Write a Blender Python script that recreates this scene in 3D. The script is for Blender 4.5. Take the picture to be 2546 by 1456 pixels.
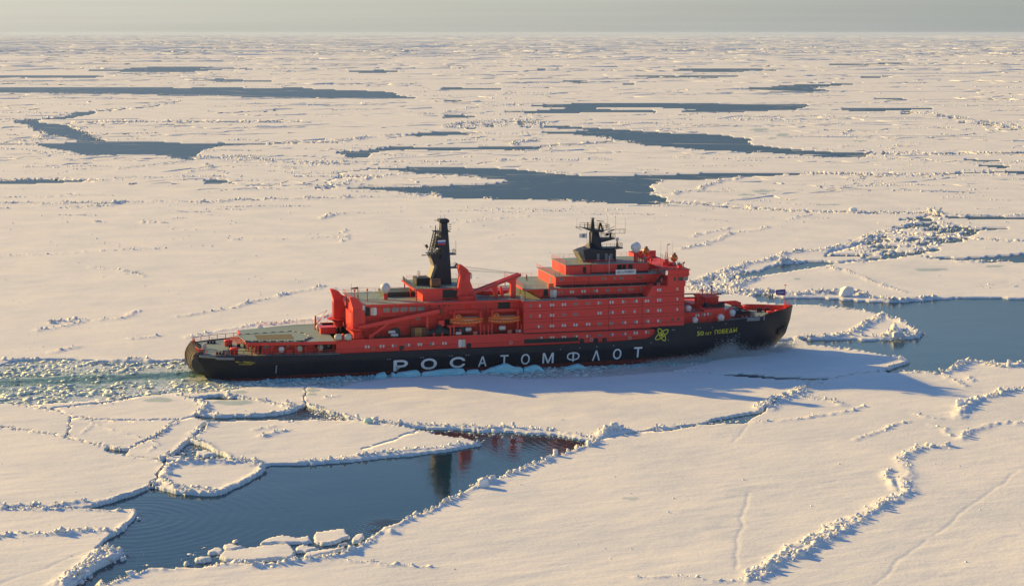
import bpy, bmesh, math, random
import numpy as np
from mathutils import Vector, Matrix

for _o in list(bpy.data.objects): bpy.data.objects.remove(_o)
SC = bpy.context.scene
COL = SC.collection
random.seed(7)
RNG = np.random.default_rng(11)

# ---------------------------------------------------------------- camera, sky, sun, exposure
F, CX, CY, Y0, HC = 4540.0, 1272.5, 728.0, 82.0, 84.0      # focal length in photo pixels (2545 wide), eye height in m
PITCH = math.atan((CY - Y0) / F)
YAW = math.radians(13.5)
FW0 = np.array([math.sin(YAW), math.cos(YAW), 0.0])
RT = np.array([math.cos(YAW), -math.sin(YAW), 0.0])
FW = FW0 * math.cos(PITCH) + np.array([0, 0, -math.sin(PITCH)])
UP = np.cross(RT, FW)
_d = FW + RT * ((1216 - CX) / F) - UP * ((897 - CY) / F)
CAM = -_d * (HC / -_d[2])                                   # helicopter 84 m above the sea, ship's middle at the origin

cam = bpy.data.cameras.new('camera')
cam.sensor_width = 36.0
cam.lens = 36.0 * F / 2545.0
cam.clip_start = 1.0
cam.clip_end = 200000.0
camo = bpy.data.objects.new('camera', cam)
COL.objects.link(camo)
M = Matrix((RT.tolist(), UP.tolist(), (-FW).tolist())).transposed().to_4x4()
M.translation = Vector(CAM.tolist())
camo.matrix_world = M
SC.camera = camo

SUN_EL = math.radians(19.5)
SUN_TO = np.array([-0.68, 0.73])                            # horizontal direction towards the sun
SUN_TO = SUN_TO / np.linalg.norm(SUN_TO)
world = bpy.data.worlds.new('World')
SC.world = world
world.use_nodes = True
wn = world.node_tree
wn.nodes.clear()
w_out = wn.nodes.new('ShaderNodeOutputWorld')
w_bg = wn.nodes.new('ShaderNodeBackground')
w_sky = wn.nodes.new('ShaderNodeTexSky')
w_sky.sky_type = 'NISHITA'
w_sky.sun_disc = False
w_sky.sun_elevation = SUN_EL
w_sky.sun_rotation = math.atan2(SUN_TO[0], SUN_TO[1])
w_sky.air_density = 1.0
w_sky.dust_density = 0.3
w_sky.ozone_density = 4.0
w_bg.inputs['Strength'].default_value = 0.105
HAZE_FAR, HAZE_SUN = (2.35, 2.56, 2.60), (4.6, 4.45, 3.85)          # radiance before the strength factor
# low haze bank round the horizon (paler towards the sun) with thin stratus streaks
w_tc = wn.nodes.new('ShaderNodeTexCoord')
def wmath(op, a=None, b=None, c=None):
    n = wn.nodes.new('ShaderNodeMath'); n.operation = op
    for i, v in enumerate((a, b, c)):
        if v is None: continue
        if isinstance(v, (int, float)): n.inputs[i].default_value = v
        else: wn.links.new(v, n.inputs[i])
    return n.outputs[0]
def wmix(f, a, b):
    n = wn.nodes.new('ShaderNodeMixRGB')
    for i, v in enumerate((f, a, b)):
        if isinstance(v, tuple): n.inputs[i].default_value = (*v, 1)
        elif isinstance(v, (int, float)): n.inputs[i].default_value = v
        else: wn.links.new(v, n.inputs[i])
    return n.outputs[0]
w_sep = wn.nodes.new('ShaderNodeSeparateXYZ')
wn.links.new(w_tc.outputs['Generated'], w_sep.inputs[0])
w_el = wmath('MAXIMUM', w_sep.outputs['Z'], 0.0)
w_dot = wn.nodes.new('ShaderNodeVectorMath'); w_dot.operation = 'DOT_PRODUCT'
wn.links.new(w_tc.outputs['Generated'], w_dot.inputs[0])
w_dot.inputs[1].default_value = (float(SUN_TO[0]), float(SUN_TO[1]), 0.0)
w_sun = wn.nodes.new('ShaderNodeMapRange')
w_sun.inputs['From Min'].default_value = 0.25; w_sun.inputs['From Max'].default_value = 0.85
wn.links.new(w_dot.outputs['Value'], w_sun.inputs['Value'])
w_haze = wmix(w_sun.outputs[0], HAZE_FAR, HAZE_SUN)
w_map = wn.nodes.new('ShaderNodeMapping')
w_map.inputs['Scale'].default_value = (4.0, 4.0, 230.0)
w_no = wn.nodes.new('ShaderNodeTexNoise')
w_no.inputs['Scale'].default_value = 1.0
w_no.inputs['Detail'].default_value = 4.0
wn.links.new(w_tc.outputs['Generated'], w_map.inputs['Vector'])
wn.links.new(w_map.outputs['Vector'], w_no.inputs['Vector'])
w_str = wmath('MULTIPLY', wmath('SUBTRACT', w_no.outputs['Fac'], 0.5), 0.22)
w_fac = wmath('ADD', 1.0, w_str)
w_mul = wn.nodes.new('ShaderNodeMixRGB'); w_mul.blend_type = 'MULTIPLY'; w_mul.inputs[0].default_value = 1.0
wn.links.new(w_haze, w_mul.inputs[1]); wn.links.new(w_fac, w_mul.inputs[2])
w_bank = wmath('POWER', 2.718, wmath('MULTIPLY', w_el, -10.0))
w_col = wmix(w_bank, w_sky.outputs['Color'], w_mul.outputs[0])
wn.links.new(w_col, w_bg.inputs['Color'])
wn.links.new(w_bg.outputs['Background'], w_out.inputs['Surface'])

sun = bpy.data.lights.new('sun', 'SUN')
sun.energy = 5.0
sun.angle = math.radians(0.55)
sun.color = (1.0, 0.65, 0.19)
suno = bpy.data.objects.new('sun', sun)
COL.objects.link(suno)
_sd = Vector((SUN_TO[0] * math.cos(SUN_EL), SUN_TO[1] * math.cos(SUN_EL), math.sin(SUN_EL)))
suno.rotation_euler = _sd.to_track_quat('Z', 'Y').to_euler()
suno.location = (-200, 200, 150)

SC.view_settings.view_transform = 'Standard'
SC.view_settings.look = 'None'
SC.view_settings.exposure = 0.42
SC.view_settings.gamma = 1.0
SC.view_settings.use_curve_mapping = False
SC.render.engine = 'CYCLES'
SC.cycles.max_bounces = 6
SC.cycles.diffuse_bounces = 3
SC.cycles.glossy_bounces = 3
SC.cycles.volume_bounces = 1
SC.cycles.volume_step_rate = 1.0
SC.cycles.use_denoising = True

# ---------------------------------------------------------------- helpers: photo pixel -> place in the world
def _ray(px, py):
    px = np.asarray(px, float); py = np.asarray(py, float)
    return FW + RT * ((px - CX) / F)[..., None] - UP * ((py - CY) / F)[..., None]
def at_sea(px, py, z=0.0):
    d = _ray(px, py)
    return CAM + d * ((z - CAM[2]) / d[..., 2])[..., None]
def at_side(px, py, Y):
    d = _ray(px, py)
    return CAM + d * ((Y - CAM[1]) / d[..., 1])[..., None]
def to_px(p):
    v = np.asarray(p, float) - CAM
    w = v @ FW
    return CX + F * (v @ RT) / w, CY - F * (v @ UP) / w
VIEWS = {'c1': (0, 1350, 1400 / 2546), 'c2': (0, 1700, 1640 / 2546), 'c3': (1300, 1450, 1400 / 2546),
         'c4': (2600, 1450, 1496 / 2439), 'c5': (2700, 800, 1396 / 2541), 'c6': (0, 100, 1400 / 2546),
         'c7': (1300, 100, 1400 / 2546), 'c8': (2696, 100, 1400 / 2546),
         's1': (700, 1100, 800 / 2532), 's2': (1300, 1050, 800 / 2532), 's3': (1600, 850, 600 / 2496),
         's4': (2050, 1050, 800 / 2532), 's5': (2200, 850, 600 / 2496), 's6': (2600, 1050, 700 / 2265),
         'D': (0, 0, 4096 / 2545)}
def V(view, *pts):
    """points read off one enlarged view of the photograph -> common photo pixels"""
    x0, y0, k = VIEWS[view]
    return [((x0 + x * k) * 2545 / 4096, (y0 + y * k) * 2545 / 4096) for x, y in pts]
def on_side(view, x, y, Y):
    (px, py), = V(view, (x, y))
    return at_side(px, py, Y)
def on_deck(view, x, y, z):
    (px, py), = V(view, (x, y))
    return at_sea(px, py, z)

def tag(o, label=None, cat=None, group=None, kind=None):
    if label: o['label'] = label
    if cat: o['category'] = cat
    if group: o['group'] = group
    if kind: o['kind'] = kind
    return o
def link(name, me, parent=None):
    o = bpy.data.objects.new(name, me)
    COL.objects.link(o)
    if parent is not None: o.parent = parent
    return o
def empty(name, loc=(0, 0, 0), rz=0.0):
    o = link(name, None)
    o.location = loc
    o.rotation_euler = (0, 0, rz)
    return o
def mesh_np(name, verts, faces, mat=None, smooth=False):
    """fast mesh from arrays; faces (n,3) or (n,4)"""
    me = bpy.data.meshes.new(name)
    verts = np.asarray(verts, np.float32); faces = np.asarray(faces, np.int32)
    n, k = faces.shape
    me.vertices.add(len(verts)); me.vertices.foreach_set('co', verts.ravel())
    me.loops.add(n * k); me.loops.foreach_set('vertex_index', faces.ravel())
    me.polygons.add(n)
    me.polygons.foreach_set('loop_start', np.arange(0, n * k, k, dtype=np.int32))
    me.polygons.foreach_set('loop_total', np.full(n, k, np.int32))
    if smooth: me.polygons.foreach_set('use_smooth', np.ones(n, bool))
    me.update(calc_edges=True)
    if mat: me.materials.append(mat)
    return me

# ---------------------------------------------------------------- materials
def new_mat(name):
    m = bpy.data.materials.new(name)
    m.use_nodes = True
    nt = m.node_tree
    return m, nt, nt.nodes['Principled BSDF']
def node(nt, t, **kw):
    n = nt.nodes.new(t)
    for k, v in kw.items():
        if k in n.inputs.keys(): n.inputs[k].default_value = v
        else: setattr(n, k, v)
    return n
def plain(name, col, rough=0.5, metal=0.0, var=0.0, scale=1.0, stretch=(1, 1, 1), dark=None, bump=0.0, spec=0.5, bscale=None):
    m, nt, b = new_mat(name)
    b.inputs['Base Color'].default_value = (*col, 1)
    b.inputs['Roughness'].default_value = rough
    b.inputs['Metallic'].default_value = metal
    b.inputs['Specular IOR Level'].default_value = spec
    if var > 0 or bump > 0:
        tc = node(nt, 'ShaderNodeTexCoord')
        mp = node(nt, 'ShaderNodeMapping', Scale=stretch)
        nt.links.new(tc.outputs['Object'], mp.inputs['Vector'])
        no = node(nt, 'ShaderNodeTexNoise', Scale=scale, Detail=6.0, Roughness=0.65)
        nt.links.new(mp.outputs['Vector'], no.inputs['Vector'])
        if var > 0:
            rp = node(nt, 'ShaderNodeValToRGB')
            rp.color_ramp.elements[0].position = 0.38; rp.color_ramp.elements[1].position = 0.68
            mx = node(nt, 'ShaderNodeMixRGB')
            mx.inputs['Color1'].default_value = (*col, 1)
            dk = dark or tuple(c * 0.5 for c in col)
            mx.inputs['Color2'].default_value = (*dk, 1)
            ml = node(nt, 'ShaderNodeMath', operation='MULTIPLY'); ml.inputs[1].default_value = var
            nt.links.new(no.outputs['Fac'], rp.inputs['Fac'])
            nt.links.new(rp.outputs['Color'], ml.inputs[0])
            nt.links.new(ml.outputs[0], mx.inputs['Fac'])
            nt.links.new(mx.outputs['Color'], b.inputs['Base Color'])
        if bump > 0:
            n2 = no
            if bscale:
                n2 = node(nt, 'ShaderNodeTexNoise', Scale=bscale, Detail=5.0)
                nt.links.new(tc.outputs['Object'], n2.inputs['Vector'])
            bp = node(nt, 'ShaderNodeBump', Strength=1.0, Distance=bump)
            nt.links.new(n2.outputs['Fac'], bp.inputs['Height'])
            nt.links.new(bp.outputs['Normal'], b.inputs['Normal'])
    return m
# ---------------------------------------------------------------- the hull's shape, needed by the ice beside it too
def hull_top(x):
    x = np.asarray(x, float)
    t = np.interp(x, [-80, -62, -45, 10, 30, 38.6], [6.45, 6.45, 6.05, 6.1, 6.4, 6.75])
    t = np.where(x > 38.6, np.interp(x, [38.6, 39.4, 40.2, 40.8, 41.1, 48, 63, 71.2, 73.8, 80, 83.6], [6.75, 6.95, 7.5, 8.3, 9.75, 10.1, 10.45, 10.5, 11.15, 11.35, 11.75]), t)
    return t
def stem_x(z):
    return np.interp(z, [-3, 0, 1.2, 4, 8, 11.75], [71.0, 77.4, 78.9, 81.6, 82.9, 83.6])
def hull_y(x, z):
    """half breadth"""
    x = np.asarray(x, float); z = np.asarray(z, float) + 0 * x
    bm = np.where(z < 4.5, 14.0 + np.clip(z, -3, 4.5) / 4.5, 15.0 - (z - 4.5) * 0.14)
    x0 = 30 + 1.2 * z
    u = np.clip((x - x0) / (stem_x(z) - x0), 0, 1)
    p = 2.5 + 0.04 * z
    b = bm * (1 - u ** p) ** 0.92
    us = np.clip((-55 - x) / 21.0, 0, 1.15)
    k = 0.42 + 0.22 * np.clip(1 - z / 6.0, 0, 1.3)
    return b * (1 - k * us ** 2.6)
DEBUG = False
# ================================================================ THE ICE
def snow_material(name, pond=False):
    m, nt, b = new_mat(name)
    b.inputs['Roughness'].default_value = 0.75
    b.inputs['Specular IOR Level'].default_value = 0.25
    geo = node(nt, 'ShaderNodeNewGeometry')
    n1 = node(nt, 'ShaderNodeTexNoise', Scale=0.045, Detail=5.0, Roughness=0.6)
    nt.links.new(geo.outputs['Position'], n1.inputs['Vector'])
    rp = node(nt, 'ShaderNodeValToRGB')
    rp.color_ramp.elements[0].position = 0.35; rp.color_ramp.elements[0].color = (0.76, 0.785, 0.81, 1)
    rp.color_ramp.elements[1].position = 0.62; rp.color_ramp.elements[1].color = (0.88, 0.875, 0.86, 1)
    nt.links.new(n1.outputs['Fac'], rp.inputs['Fac'])
    col = rp.outputs['Color']
    if pond:
        at = node(nt, 'ShaderNodeAttribute', attribute_name='pond')
        mx = node(nt, 'ShaderNodeMixRGB')
        mx.inputs['Color2'].default_value = (0.36, 0.50, 0.54, 1)
        nt.links.new(at.outputs['Fac'], mx.inputs['Fac'])
        nt.links.new(col, mx.inputs['Color1'])
        col = mx.outputs['Color']
        at2 = node(nt, 'ShaderNodeAttribute', attribute_name='foot')     # bare wet ice of the floe's foot
        mx2 = node(nt, 'ShaderNodeMixRGB')
        mx2.inputs['Color2'].default_value = (0.20, 0.45, 0.50, 1)
        nt.links.new(at2.outputs['Fac'], mx2.inputs['Fac'])
        nt.links.new(col, mx2.inputs['Color1'])
        col = mx2.outputs['Color']
    nt.links.new(col, b.inputs['Base Color'])
    # wind-packed relief: long low sastrugi and fine grain
    mp = node(nt, 'ShaderNodeMapping', Scale=(0.16, 0.50, 0.3), Rotation=(0, 0, math.radians(-12)))
    nt.links.new(geo.outputs['Position'], mp.inputs['Vector'])
    n2 = node(nt, 'ShaderNodeTexNoise', Scale=1.0, Detail=7.0, Roughness=0.62)
    nt.links.new(mp.outputs['Vector'], n2.inputs['Vector'])
    bp = node(nt, 'ShaderNodeBump', Strength=0.55, Distance=0.26)
    nt.links.new(n2.outputs['Fac'], bp.inputs['Height'])
    n3 = node(nt, 'ShaderNodeTexNoise', Scale=1.6, Detail=4.0)
    nt.links.new(geo.outputs['Position'], n3.inputs['Vector'])
    bp2 = node(nt, 'ShaderNodeBump', Strength=0.7, Distance=0.07)
    nt.links.new(n3.outputs['Fac'], bp2.inputs['Height'])
    nt.links.new(bp.outputs['Normal'], bp2.inputs['Normal'])
    nt.links.new(bp2.outputs['Normal'], b.inputs['Normal'])
    return m
SNOW = snow_material('snow_on_ice', True)
RUBBLE = plain('ridge_ice', (0.84, 0.86, 0.88), 0.6, var=0.35, scale=0.8, dark=(0.70, 0.78, 0.83), bump=0.08, bscale=2.5, spec=0.3)

# --- leads and openings, traced from the photograph
LEADS = []
LEADS.append(V('c2', (590, 775), (640, 735), (705, 692), (750, 665), (790, 640), (820, 600), (852, 562), (850, 540), (820, 536), (690, 545), (560, 536), (420, 536), (400, 528), (520, 524), (600, 507), (700, 482), (800, 447), (900, 407), (975, 382), (1000, 376), (960, 395), (1000, 405), (1060, 417), (1100, 430), (1200, 436), (1330, 441), (1400, 426), (1440, 401), (1500, 376), (1560, 346), (1620, 311), (1655, 281), (1650, 258), (1700, 252), (1850, 251), (1950, 249), (2100, 236), (2300, 216), (2546, 196))
             + V('c3', (618, 684), (800, 660), (950, 640), (1080, 616), (1145, 604), (1080, 576), (1030, 560), (850, 535), (720, 506), (600, 481), (500, 466), (640, 480), (900, 488), (1100, 503), (1350, 512), (1600, 528), (1750, 548), (1900, 572), (1985, 577), (1940, 601), (1830, 641), (1730, 681), (1640, 696), (1560, 741), (1450, 781), (1330, 826), (1200, 871), (1130, 901), (1000, 966), (900, 1021), (830, 1046), (740, 1101), (600, 1156), (520, 1196), (450, 1211), (400, 1241), (330, 1291), (290, 1331), (230, 1371), (150, 1401), (0, 1431))
             + V('c2', (1900, 850), (1720, 876), (1580, 882), (1400, 876), (1260, 901), (1050, 910), (930, 902), (830, 947), (700, 987), (650, 1010), (560, 1060), (380, 1062), (440, 1010), (510, 961), (600, 901), (660, 871), (720, 841), (790, 821), (740, 796), (640, 786)))
LEADS.append(V('c1', (1415, 585), (1430, 565), (1480, 580), (1600, 587), (1800, 582), (2000, 571), (2100, 556), (2150, 536), (2200, 511), (2220, 495), (2260, 515), (2350, 540), (2450, 570), (2540, 602)) + V('c3', (60, 372), (130, 402), (190, 427), (0, 432)) + V('c1', (2300, 608), (2000, 610), (1800, 611), (1600, 625), (1520, 625), (1440, 601)))
LEADS.append(V('c1', (1405, 455), (1500, 440), (1600, 430), (1750, 450), (1800, 462), (1650, 463), (1500, 463)))
LEADS.append(V('c1', (1295, 835), (1330, 802), (1375, 767), (1450, 786), (1530, 816), (1580, 851), (1660, 885), (1665, 905), (1560, 906), (1480, 916), (1330, 916), (1260, 926), (1215, 915), (1170, 905), (1230, 881)))
LEADS.append(V('c1', (1450, 692), (1465, 660), (1490, 638), (1510, 640), (1490, 665), (1475, 692)))
LEADS.append(V('c1', (765, 825), (780, 812), (850, 824), (935, 825), (905, 860), (870, 860), (800, 847)))
LEADS.append(V('c4', (0, 455), (150, 440), (260, 420), (380, 395), (430, 378), (560, 355), (700, 333), (755, 312), (720, 347), (680, 366), (650, 386), (610, 406), (560, 409), (480, 401), (400, 413), (330, 413), (200, 436), (60, 459)))
LEADS.append(V('c4', (330, 70), (430, 78), (600, 76), (700, 82), (850, 98), (1000, 103), (1160, 108), (1130, 128), (1060, 141), (1000, 127), (900, 116), (700, 107), (560, 97), (430, 82)))
LEADS.append(V('c5', (560, 700), (760, 714), (850, 720), (1000, 716), (1150, 726), (1300, 736), (1420, 746), (1560, 751), (1650, 751), (1750, 741), (1900, 726), (2100, 719), (2300, 719), (2600, 730), (3000, 735), (3000, 1200), (2700, 1196), (2540, 1196), (2400, 1196), (2240, 1186), (2120, 1191), (2070, 1216), (2000, 1246), (1950, 1266), (1920, 1282), (1860, 1266), (1800, 1256), (1700, 1261), (1640, 1264), (1500, 1258), (1560, 1241), (1620, 1216), (1680, 1196), (1710, 1186), (1690, 1165), (1670, 1152), (1590, 1151), (1500, 1131), (1390, 1111), (1280, 1096), (1150, 1081), (1060, 1071), (980, 1061), (960, 1041), (920, 1026), (885, 1012), (1000, 1018), (1200, 1019), (1400, 1026), (1560, 1021), (1700, 1016), (1780, 1006), (1808, 985), (1770, 964), (1720, 930), (1680, 905), (1620, 884), (1560, 864), (1520, 840), (1430, 824), (1300, 800), (1150, 785), (1050, 770), (950, 767), (840, 768), (600, 740)))
LEADS += [V('c5', (390, 590), (420, 555), (480, 540), (560, 530), (650, 520), (680, 495), (760, 475), (830, 465), (900, 465), (960, 455), (1080, 450), (1180, 465), (1100, 485), (960, 505), (860, 520), (760, 535), (660, 550), (560, 575), (460, 590), (420, 605)),
          V('c5', (1090, 415), (1200, 400), (1340, 405), (1360, 415), (1230, 421)), V('c5', (1340, 430), (1500, 425), (1580, 430), (1480, 441)),
          V('c5', (1780, 410), (1900, 425), (2050, 430), (2200, 425), (2400, 410), (2541, 398), (2800, 385), (2800, 455), (2541, 460), (2400, 455), (2280, 460), (2100, 446), (1950, 437), (1850, 427)),
          V('c5', (1830, 310), (1900, 295), (2040, 280), (2150, 285), (2100, 305), (1960, 320), (1850, 332)),
          V('c5', (1960, 125), (2100, 128), (2300, 124), (2541, 132), (2800, 140), (2800, 152), (2400, 147), (2150, 142), (2000, 136)),
          V('c5', (1700, 385), (1780, 388), (1790, 402), (1700, 412)), V('c5', (1985, 205), (2060, 195), (2140, 205), (2060, 218)), V('c5', (550, 690), (640, 685), (740, 700), (700, 712), (590, 705)),
          V('c5', (2200, 215), (2350, 208), (2440, 212), (2330, 222))]
LEADS.append(V('c7', (370, 1048), (440, 1043), (560, 1043), (750, 1040), (950, 1038), (1120, 1045), (1300, 1050), (1450, 1060), (1600, 1075), (1700, 1088), (1870, 1100), (2000, 1105), (2150, 1105), (2400, 1095))
             + V('c8', (0, 1093), (150, 1085), (350, 1082), (600, 1078), (800, 1078), (950, 1083), (1100, 1082), (900, 1092), (800, 1091), (720, 1100), (580, 1105), (440, 1112), (350, 1120), (200, 1130), (0, 1132))
             + V('c7', (2440, 1130), (2370, 1165), (2350, 1180), (2400, 1205), (2360, 1235), (2430, 1245), (2490, 1265), (2480, 1290), (2546, 1300), (2460, 1307), (2300, 1308), (2100, 1300), (1950, 1295), (1800, 1285), (1650, 1280), (1500, 1270), (1350, 1275), (1200, 1270), (1100, 1268), (950, 1265), (860, 1258), (780, 1240), (640, 1225), (500, 1210), (350, 1200), (200, 1195), (80, 1188), (240, 1185), (400, 1183), (600, 1180), (800, 1175), (960, 1168), (1150, 1165), (1260, 1155), (1340, 1140), (1300, 1125), (1200, 1122), (1100, 1110), (1000, 1100), (850, 1092), (700, 1090), (620, 1078), (540, 1062), (440, 1052)))
LEADS.append(V('c7', (1500, 745), (1600, 740), (1750, 735), (1850, 745), (2000, 755), (2150, 765), (2300, 775), (2450, 785))
             + V('c8', (0, 795), (150, 795), (330, 800), (430, 820), (500, 825), (590, 838), (520, 850), (560, 875), (700, 890), (850, 905), (950, 915), (1100, 925), (1200, 930), (1300, 930), (1440, 935), (1400, 955), (1350, 970), (1250, 965), (1100, 965), (950, 950), (800, 940), (650, 930), (540, 935), (400, 915), (250, 915), (150, 905), (0, 890))
             + V('c7', (2480, 885), (2300, 875), (2250, 860), (2140, 840), (2040, 825), (2000, 815), (1880, 805), (1800, 795), (1650, 795), (1560, 785), (1650, 778), (1800, 780), (1920, 770), (1850, 758), (1700, 755)))
LEADS += [V('c7', (150, 945), (180, 930), (310, 915), (430, 900), (500, 885), (600, 890), (800, 892), (1000, 892), (1200, 890), (1400, 885), (1600, 885), (1640, 878), (1560, 905), (1400, 915), (1200, 910), (1000, 912), (850, 915), (700, 910), (500, 915), (400, 925), (330, 945), (310, 965), (200, 970)),
          V('c7', (560, 810), (650, 795), (750, 785), (900, 778), (1050, 785), (1150, 790), (1000, 800), (850, 808), (700, 812)),
          V('c7', (1500, 590), (1650, 580), (1800, 575), (2000, 570), (2200, 570), (2400, 570)) + V('c8', (0, 570), (300, 575), (600, 580), (850, 578), (950, 580), (980, 590), (900, 610), (850, 625), (700, 625), (550, 630), (400, 640), (200, 635), (60, 640), (60, 628), (170, 620), (100, 612)) + V('c7', (2500, 606), (2350, 598), (2050, 600), (1910, 606), (2100, 621), (2300, 621), (2450, 628), (2400, 640), (2200, 638), (2000, 635), (1850, 640), (1700, 645), (1500, 645), (1350, 635), (1230, 628), (1400, 630), (1580, 625), (1700, 615), (1780, 605), (1700, 600), (1600, 598)),
          V('c6', (-300, 462), (0, 460), (200, 455), (350, 455), (500, 460), (700, 460), (850, 455), (1100, 455), (1300, 462), (1500, 460), (1650, 455), (1800, 462), (2000, 465), (2150, 455), (2300, 470)) + V('c7', (0, 473), (200, 480), (430, 485), (490, 495), (560, 520), (700, 535), (500, 535), (300, 535), (0, 535)) + V('c6', (2200, 535), (1900, 530), (1750, 525), (1600, 515), (1400, 515), (1200, 513), (1000, 505), (800, 500), (500, 500), (300, 495), (0, 495), (-300, 493)),
          V('c6', (115, 717), (105, 700), (180, 690), (350, 680), (500, 665), (540, 650), (560, 638), (700, 630), (650, 655), (560, 670), (450, 685), (300, 690), (280, 705), (330, 718), (420, 726), (500, 728), (520, 745), (560, 765), (640, 790), (680, 805), (720, 830), (770, 848), (850, 855), (1000, 850), (1200, 855), (1400, 868), (1600, 862), (1800, 865), (1950, 868), (1800, 875), (1650, 880), (1560, 895), (1480, 915), (1430, 950), (1400, 970), (1440, 990), (1380, 990), (1320, 975), (1250, 970), (1220, 955), (1100, 945), (950, 945), (800, 950), (650, 955), (580, 940), (550, 930), (450, 910), (350, 895), (280, 880), (310, 865), (440, 865), (585, 853), (560, 840), (500, 820), (330, 800), (300, 780), (260, 755), (215, 735), (200, 722)),
          V('c6', (-200, 1142), (0, 1140), (100, 1135), (250, 1132), (400, 1135), (550, 1135), (690, 1132), (600, 1142), (450, 1150), (300, 1155), (150, 1160), (-200, 1162)),
          V('c6', (1470, 1130), (1560, 1126), (1650, 1133), (1660, 1145), (1600, 1160), (1480, 1162)),
          V('c6', (-200, 372), (0, 370), (250, 370), (500, 372), (700, 368), (760, 375), (600, 388), (300, 385), (-200, 388)),
          V('c6', (980, 315), (1100, 308), (1300, 308), (1500, 310), (1720, 315), (1560, 328), (1400, 340), (1200, 340), (950, 340), (700, 335), (620, 330), (900, 325)),
          V('c6', (1380, 402), (1600, 395), (1750, 402), (2000, 410), (1800, 415), (1500, 408)),
          V('c7', (750, 465), (900, 458), (1100, 465), (1300, 468), (1000, 472)), V('c7', (170, 337), (400, 330), (560, 335), (450, 346), (250, 346)), V('c7', (1730, 410), (1850, 405), (1940, 415), (1850, 425)),
          V('c7', (2150, 426), (2330, 429), (2200, 436)), V('c7', (1500, 322), (1700, 317), (1600, 326)), V('c7', (2240, 376), (2400, 370), (2546, 374), (2546, 385), (2400, 385)),
          V('c8', (0, 325), (200, 320), (400, 320), (700, 325), (900, 325), (700, 335), (450, 340), (200, 340), (0, 336)), V('c8', (0, 376), (200, 370), (380, 371), (480, 375), (300, 384), (0, 388)),
          V('c8', (480, 465), (700, 455), (800, 442), (1000, 435), (1200, 430), (1360, 428), (1200, 440), (1060, 455), (1000, 470), (1150, 478), (1000, 490), (800, 490), (700, 480), (560, 478)),
          V('c8', (1080, 290), (1300, 285), (1500, 281), (1720, 281), (1500, 292), (1250, 294)), V('c8', (1240, 386), (1450, 377), (1600, 370), (1450, 387)), V('c8', (1430, 535), (1550, 538), (1800, 543), (1600, 551)),
          V('c8', (1200, 612), (1500, 605), (1750, 609), (2000, 607), (1700, 620), (1500, 628), (1300, 630)), V('c8', (2060, 980), (2200, 984), (2400, 989), (2250, 1001)), V('c8', (2180, 1020), (2350, 1024), (2450, 1030), (2400, 1046), (2250, 1031)),
          V('c8', (2400, 1065), (2546, 1069), (2700, 1080), (2546, 1087), (2420, 1079)), V('c7', (870, 660), (1000, 660), (1100, 670), (950, 680), (850, 675)), V('c7', (850, 551), (1000, 554), (1100, 564), (950, 566)),
          V('c6', (2430, 930), (2546, 915), (2546, 935), (2480, 945))]
def broken_patch(view, poly, n, lx, ly):
    q = V(view, *poly); xs_ = [p[0] for p in q]; ys_ = [p[1] for p in q]; k = 0
    while k < n:
        x, y = RNG.uniform(min(xs_), max(xs_)), RNG.uniform(min(ys_), max(ys_))
        c = False
        for a, b in zip(q, q[1:] + q[:1]):
            if (a[1] > y) != (b[1] > y) and x < a[0] + (y - a[1]) / (b[1] - a[1]) * (b[0] - a[0]): c = not c
        if not c: continue
        w, h = RNG.uniform(*lx), RNG.uniform(*ly)
        LEADS.append([(x + w * math.cos(t) * RNG.uniform(0.6, 1.2), y + h * math.sin(t) * RNG.uniform(0.5, 1.2) - 0.06 * w * math.cos(t)) for t in np.linspace(0, 2 * math.pi, 10)[:-1]]); k += 1
broken_patch('c5', ((1430, 270), (1730, 140), (1900, 150), (2300, 200), (2150, 275), (1950, 330), (1800, 395), (1500, 430), (1250, 410), (1350, 335)), 30, (12, 52), (1.8, 5.5))
broken_patch('c5', ((80, 620), (300, 560), (520, 520), (440, 640), (720, 690), (560, 715), (250, 690)), 12, (6, 22), (1.5, 4.0))
broken_patch('c7', ((880, 760), (1000, 720), (1200, 700), (1450, 690), (1660, 715), (1600, 750), (1200, 755)), 16, (6, 30), (0.8, 2.0))
broken_patch('c8', ((1650, 630), (1950, 655), (2300, 710), (2546, 745), (2546, 770), (2200, 725), (1800, 670)), 14, (8, 34), (0.8, 2.0))
BROKEN = [('c5', ((1430, 270), (1730, 140), (1900, 150), (2300, 200), (2150, 275), (1950, 330), (1800, 395), (1500, 430), (1250, 410), (1350, 335)), 520, 0.85), ('c5', ((80, 620), (300, 560), (520, 520), (440, 640), (720, 690), (560, 715), (250, 690)), 420, 0.85), ('c7', ((880, 760), (1000, 720), (1200, 700), (1450, 690), (1660, 715), (1600, 750), (1200, 755)), 380, 1.2), ('c8', ((1650, 630), (1950, 655), (2300, 710), (2546, 745), (2546, 770), (2200, 725), (1800, 670)), 300, 1.2), ('c6', ((1420, 960), (1750, 960), (2200, 1005), (2546, 1000), (2546, 1030), (2200, 1025), (1800, 1000), (1500, 985)), 420, 1.1)]
# broken channel behind and beside the ship (slush, green wash)
WAKE = (V('c1', (-500, 215), (0, 212), (100, 182), (250, 177), (480, 167), (650, 177), (800, 187), (1000, 187), (1150, 192), (1370, 172), (1500, 180))
        + V('D', (900, 900), (1300, 880), (1700, 868), (1900, 852), (1975, 845), (1952, 862)) + V('c3', (2700, 20), (2546, 62), (2300, 88), (2100, 105), (1900, 115), (1700, 127), (1400, 127), (1250, 102), (1100, 97), (700, 112), (450, 122), (230, 152), (100, 192), (0, 192))
        + V('c1', (2240, 357), (2100, 362), (1800, 372), (1600, 402), (1450, 417), (1310, 407), (1200, 422), (1000, 442), (930, 457), (400, 487), (240, 502), (130, 492), (0, 492), (-500, 500)))
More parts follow.
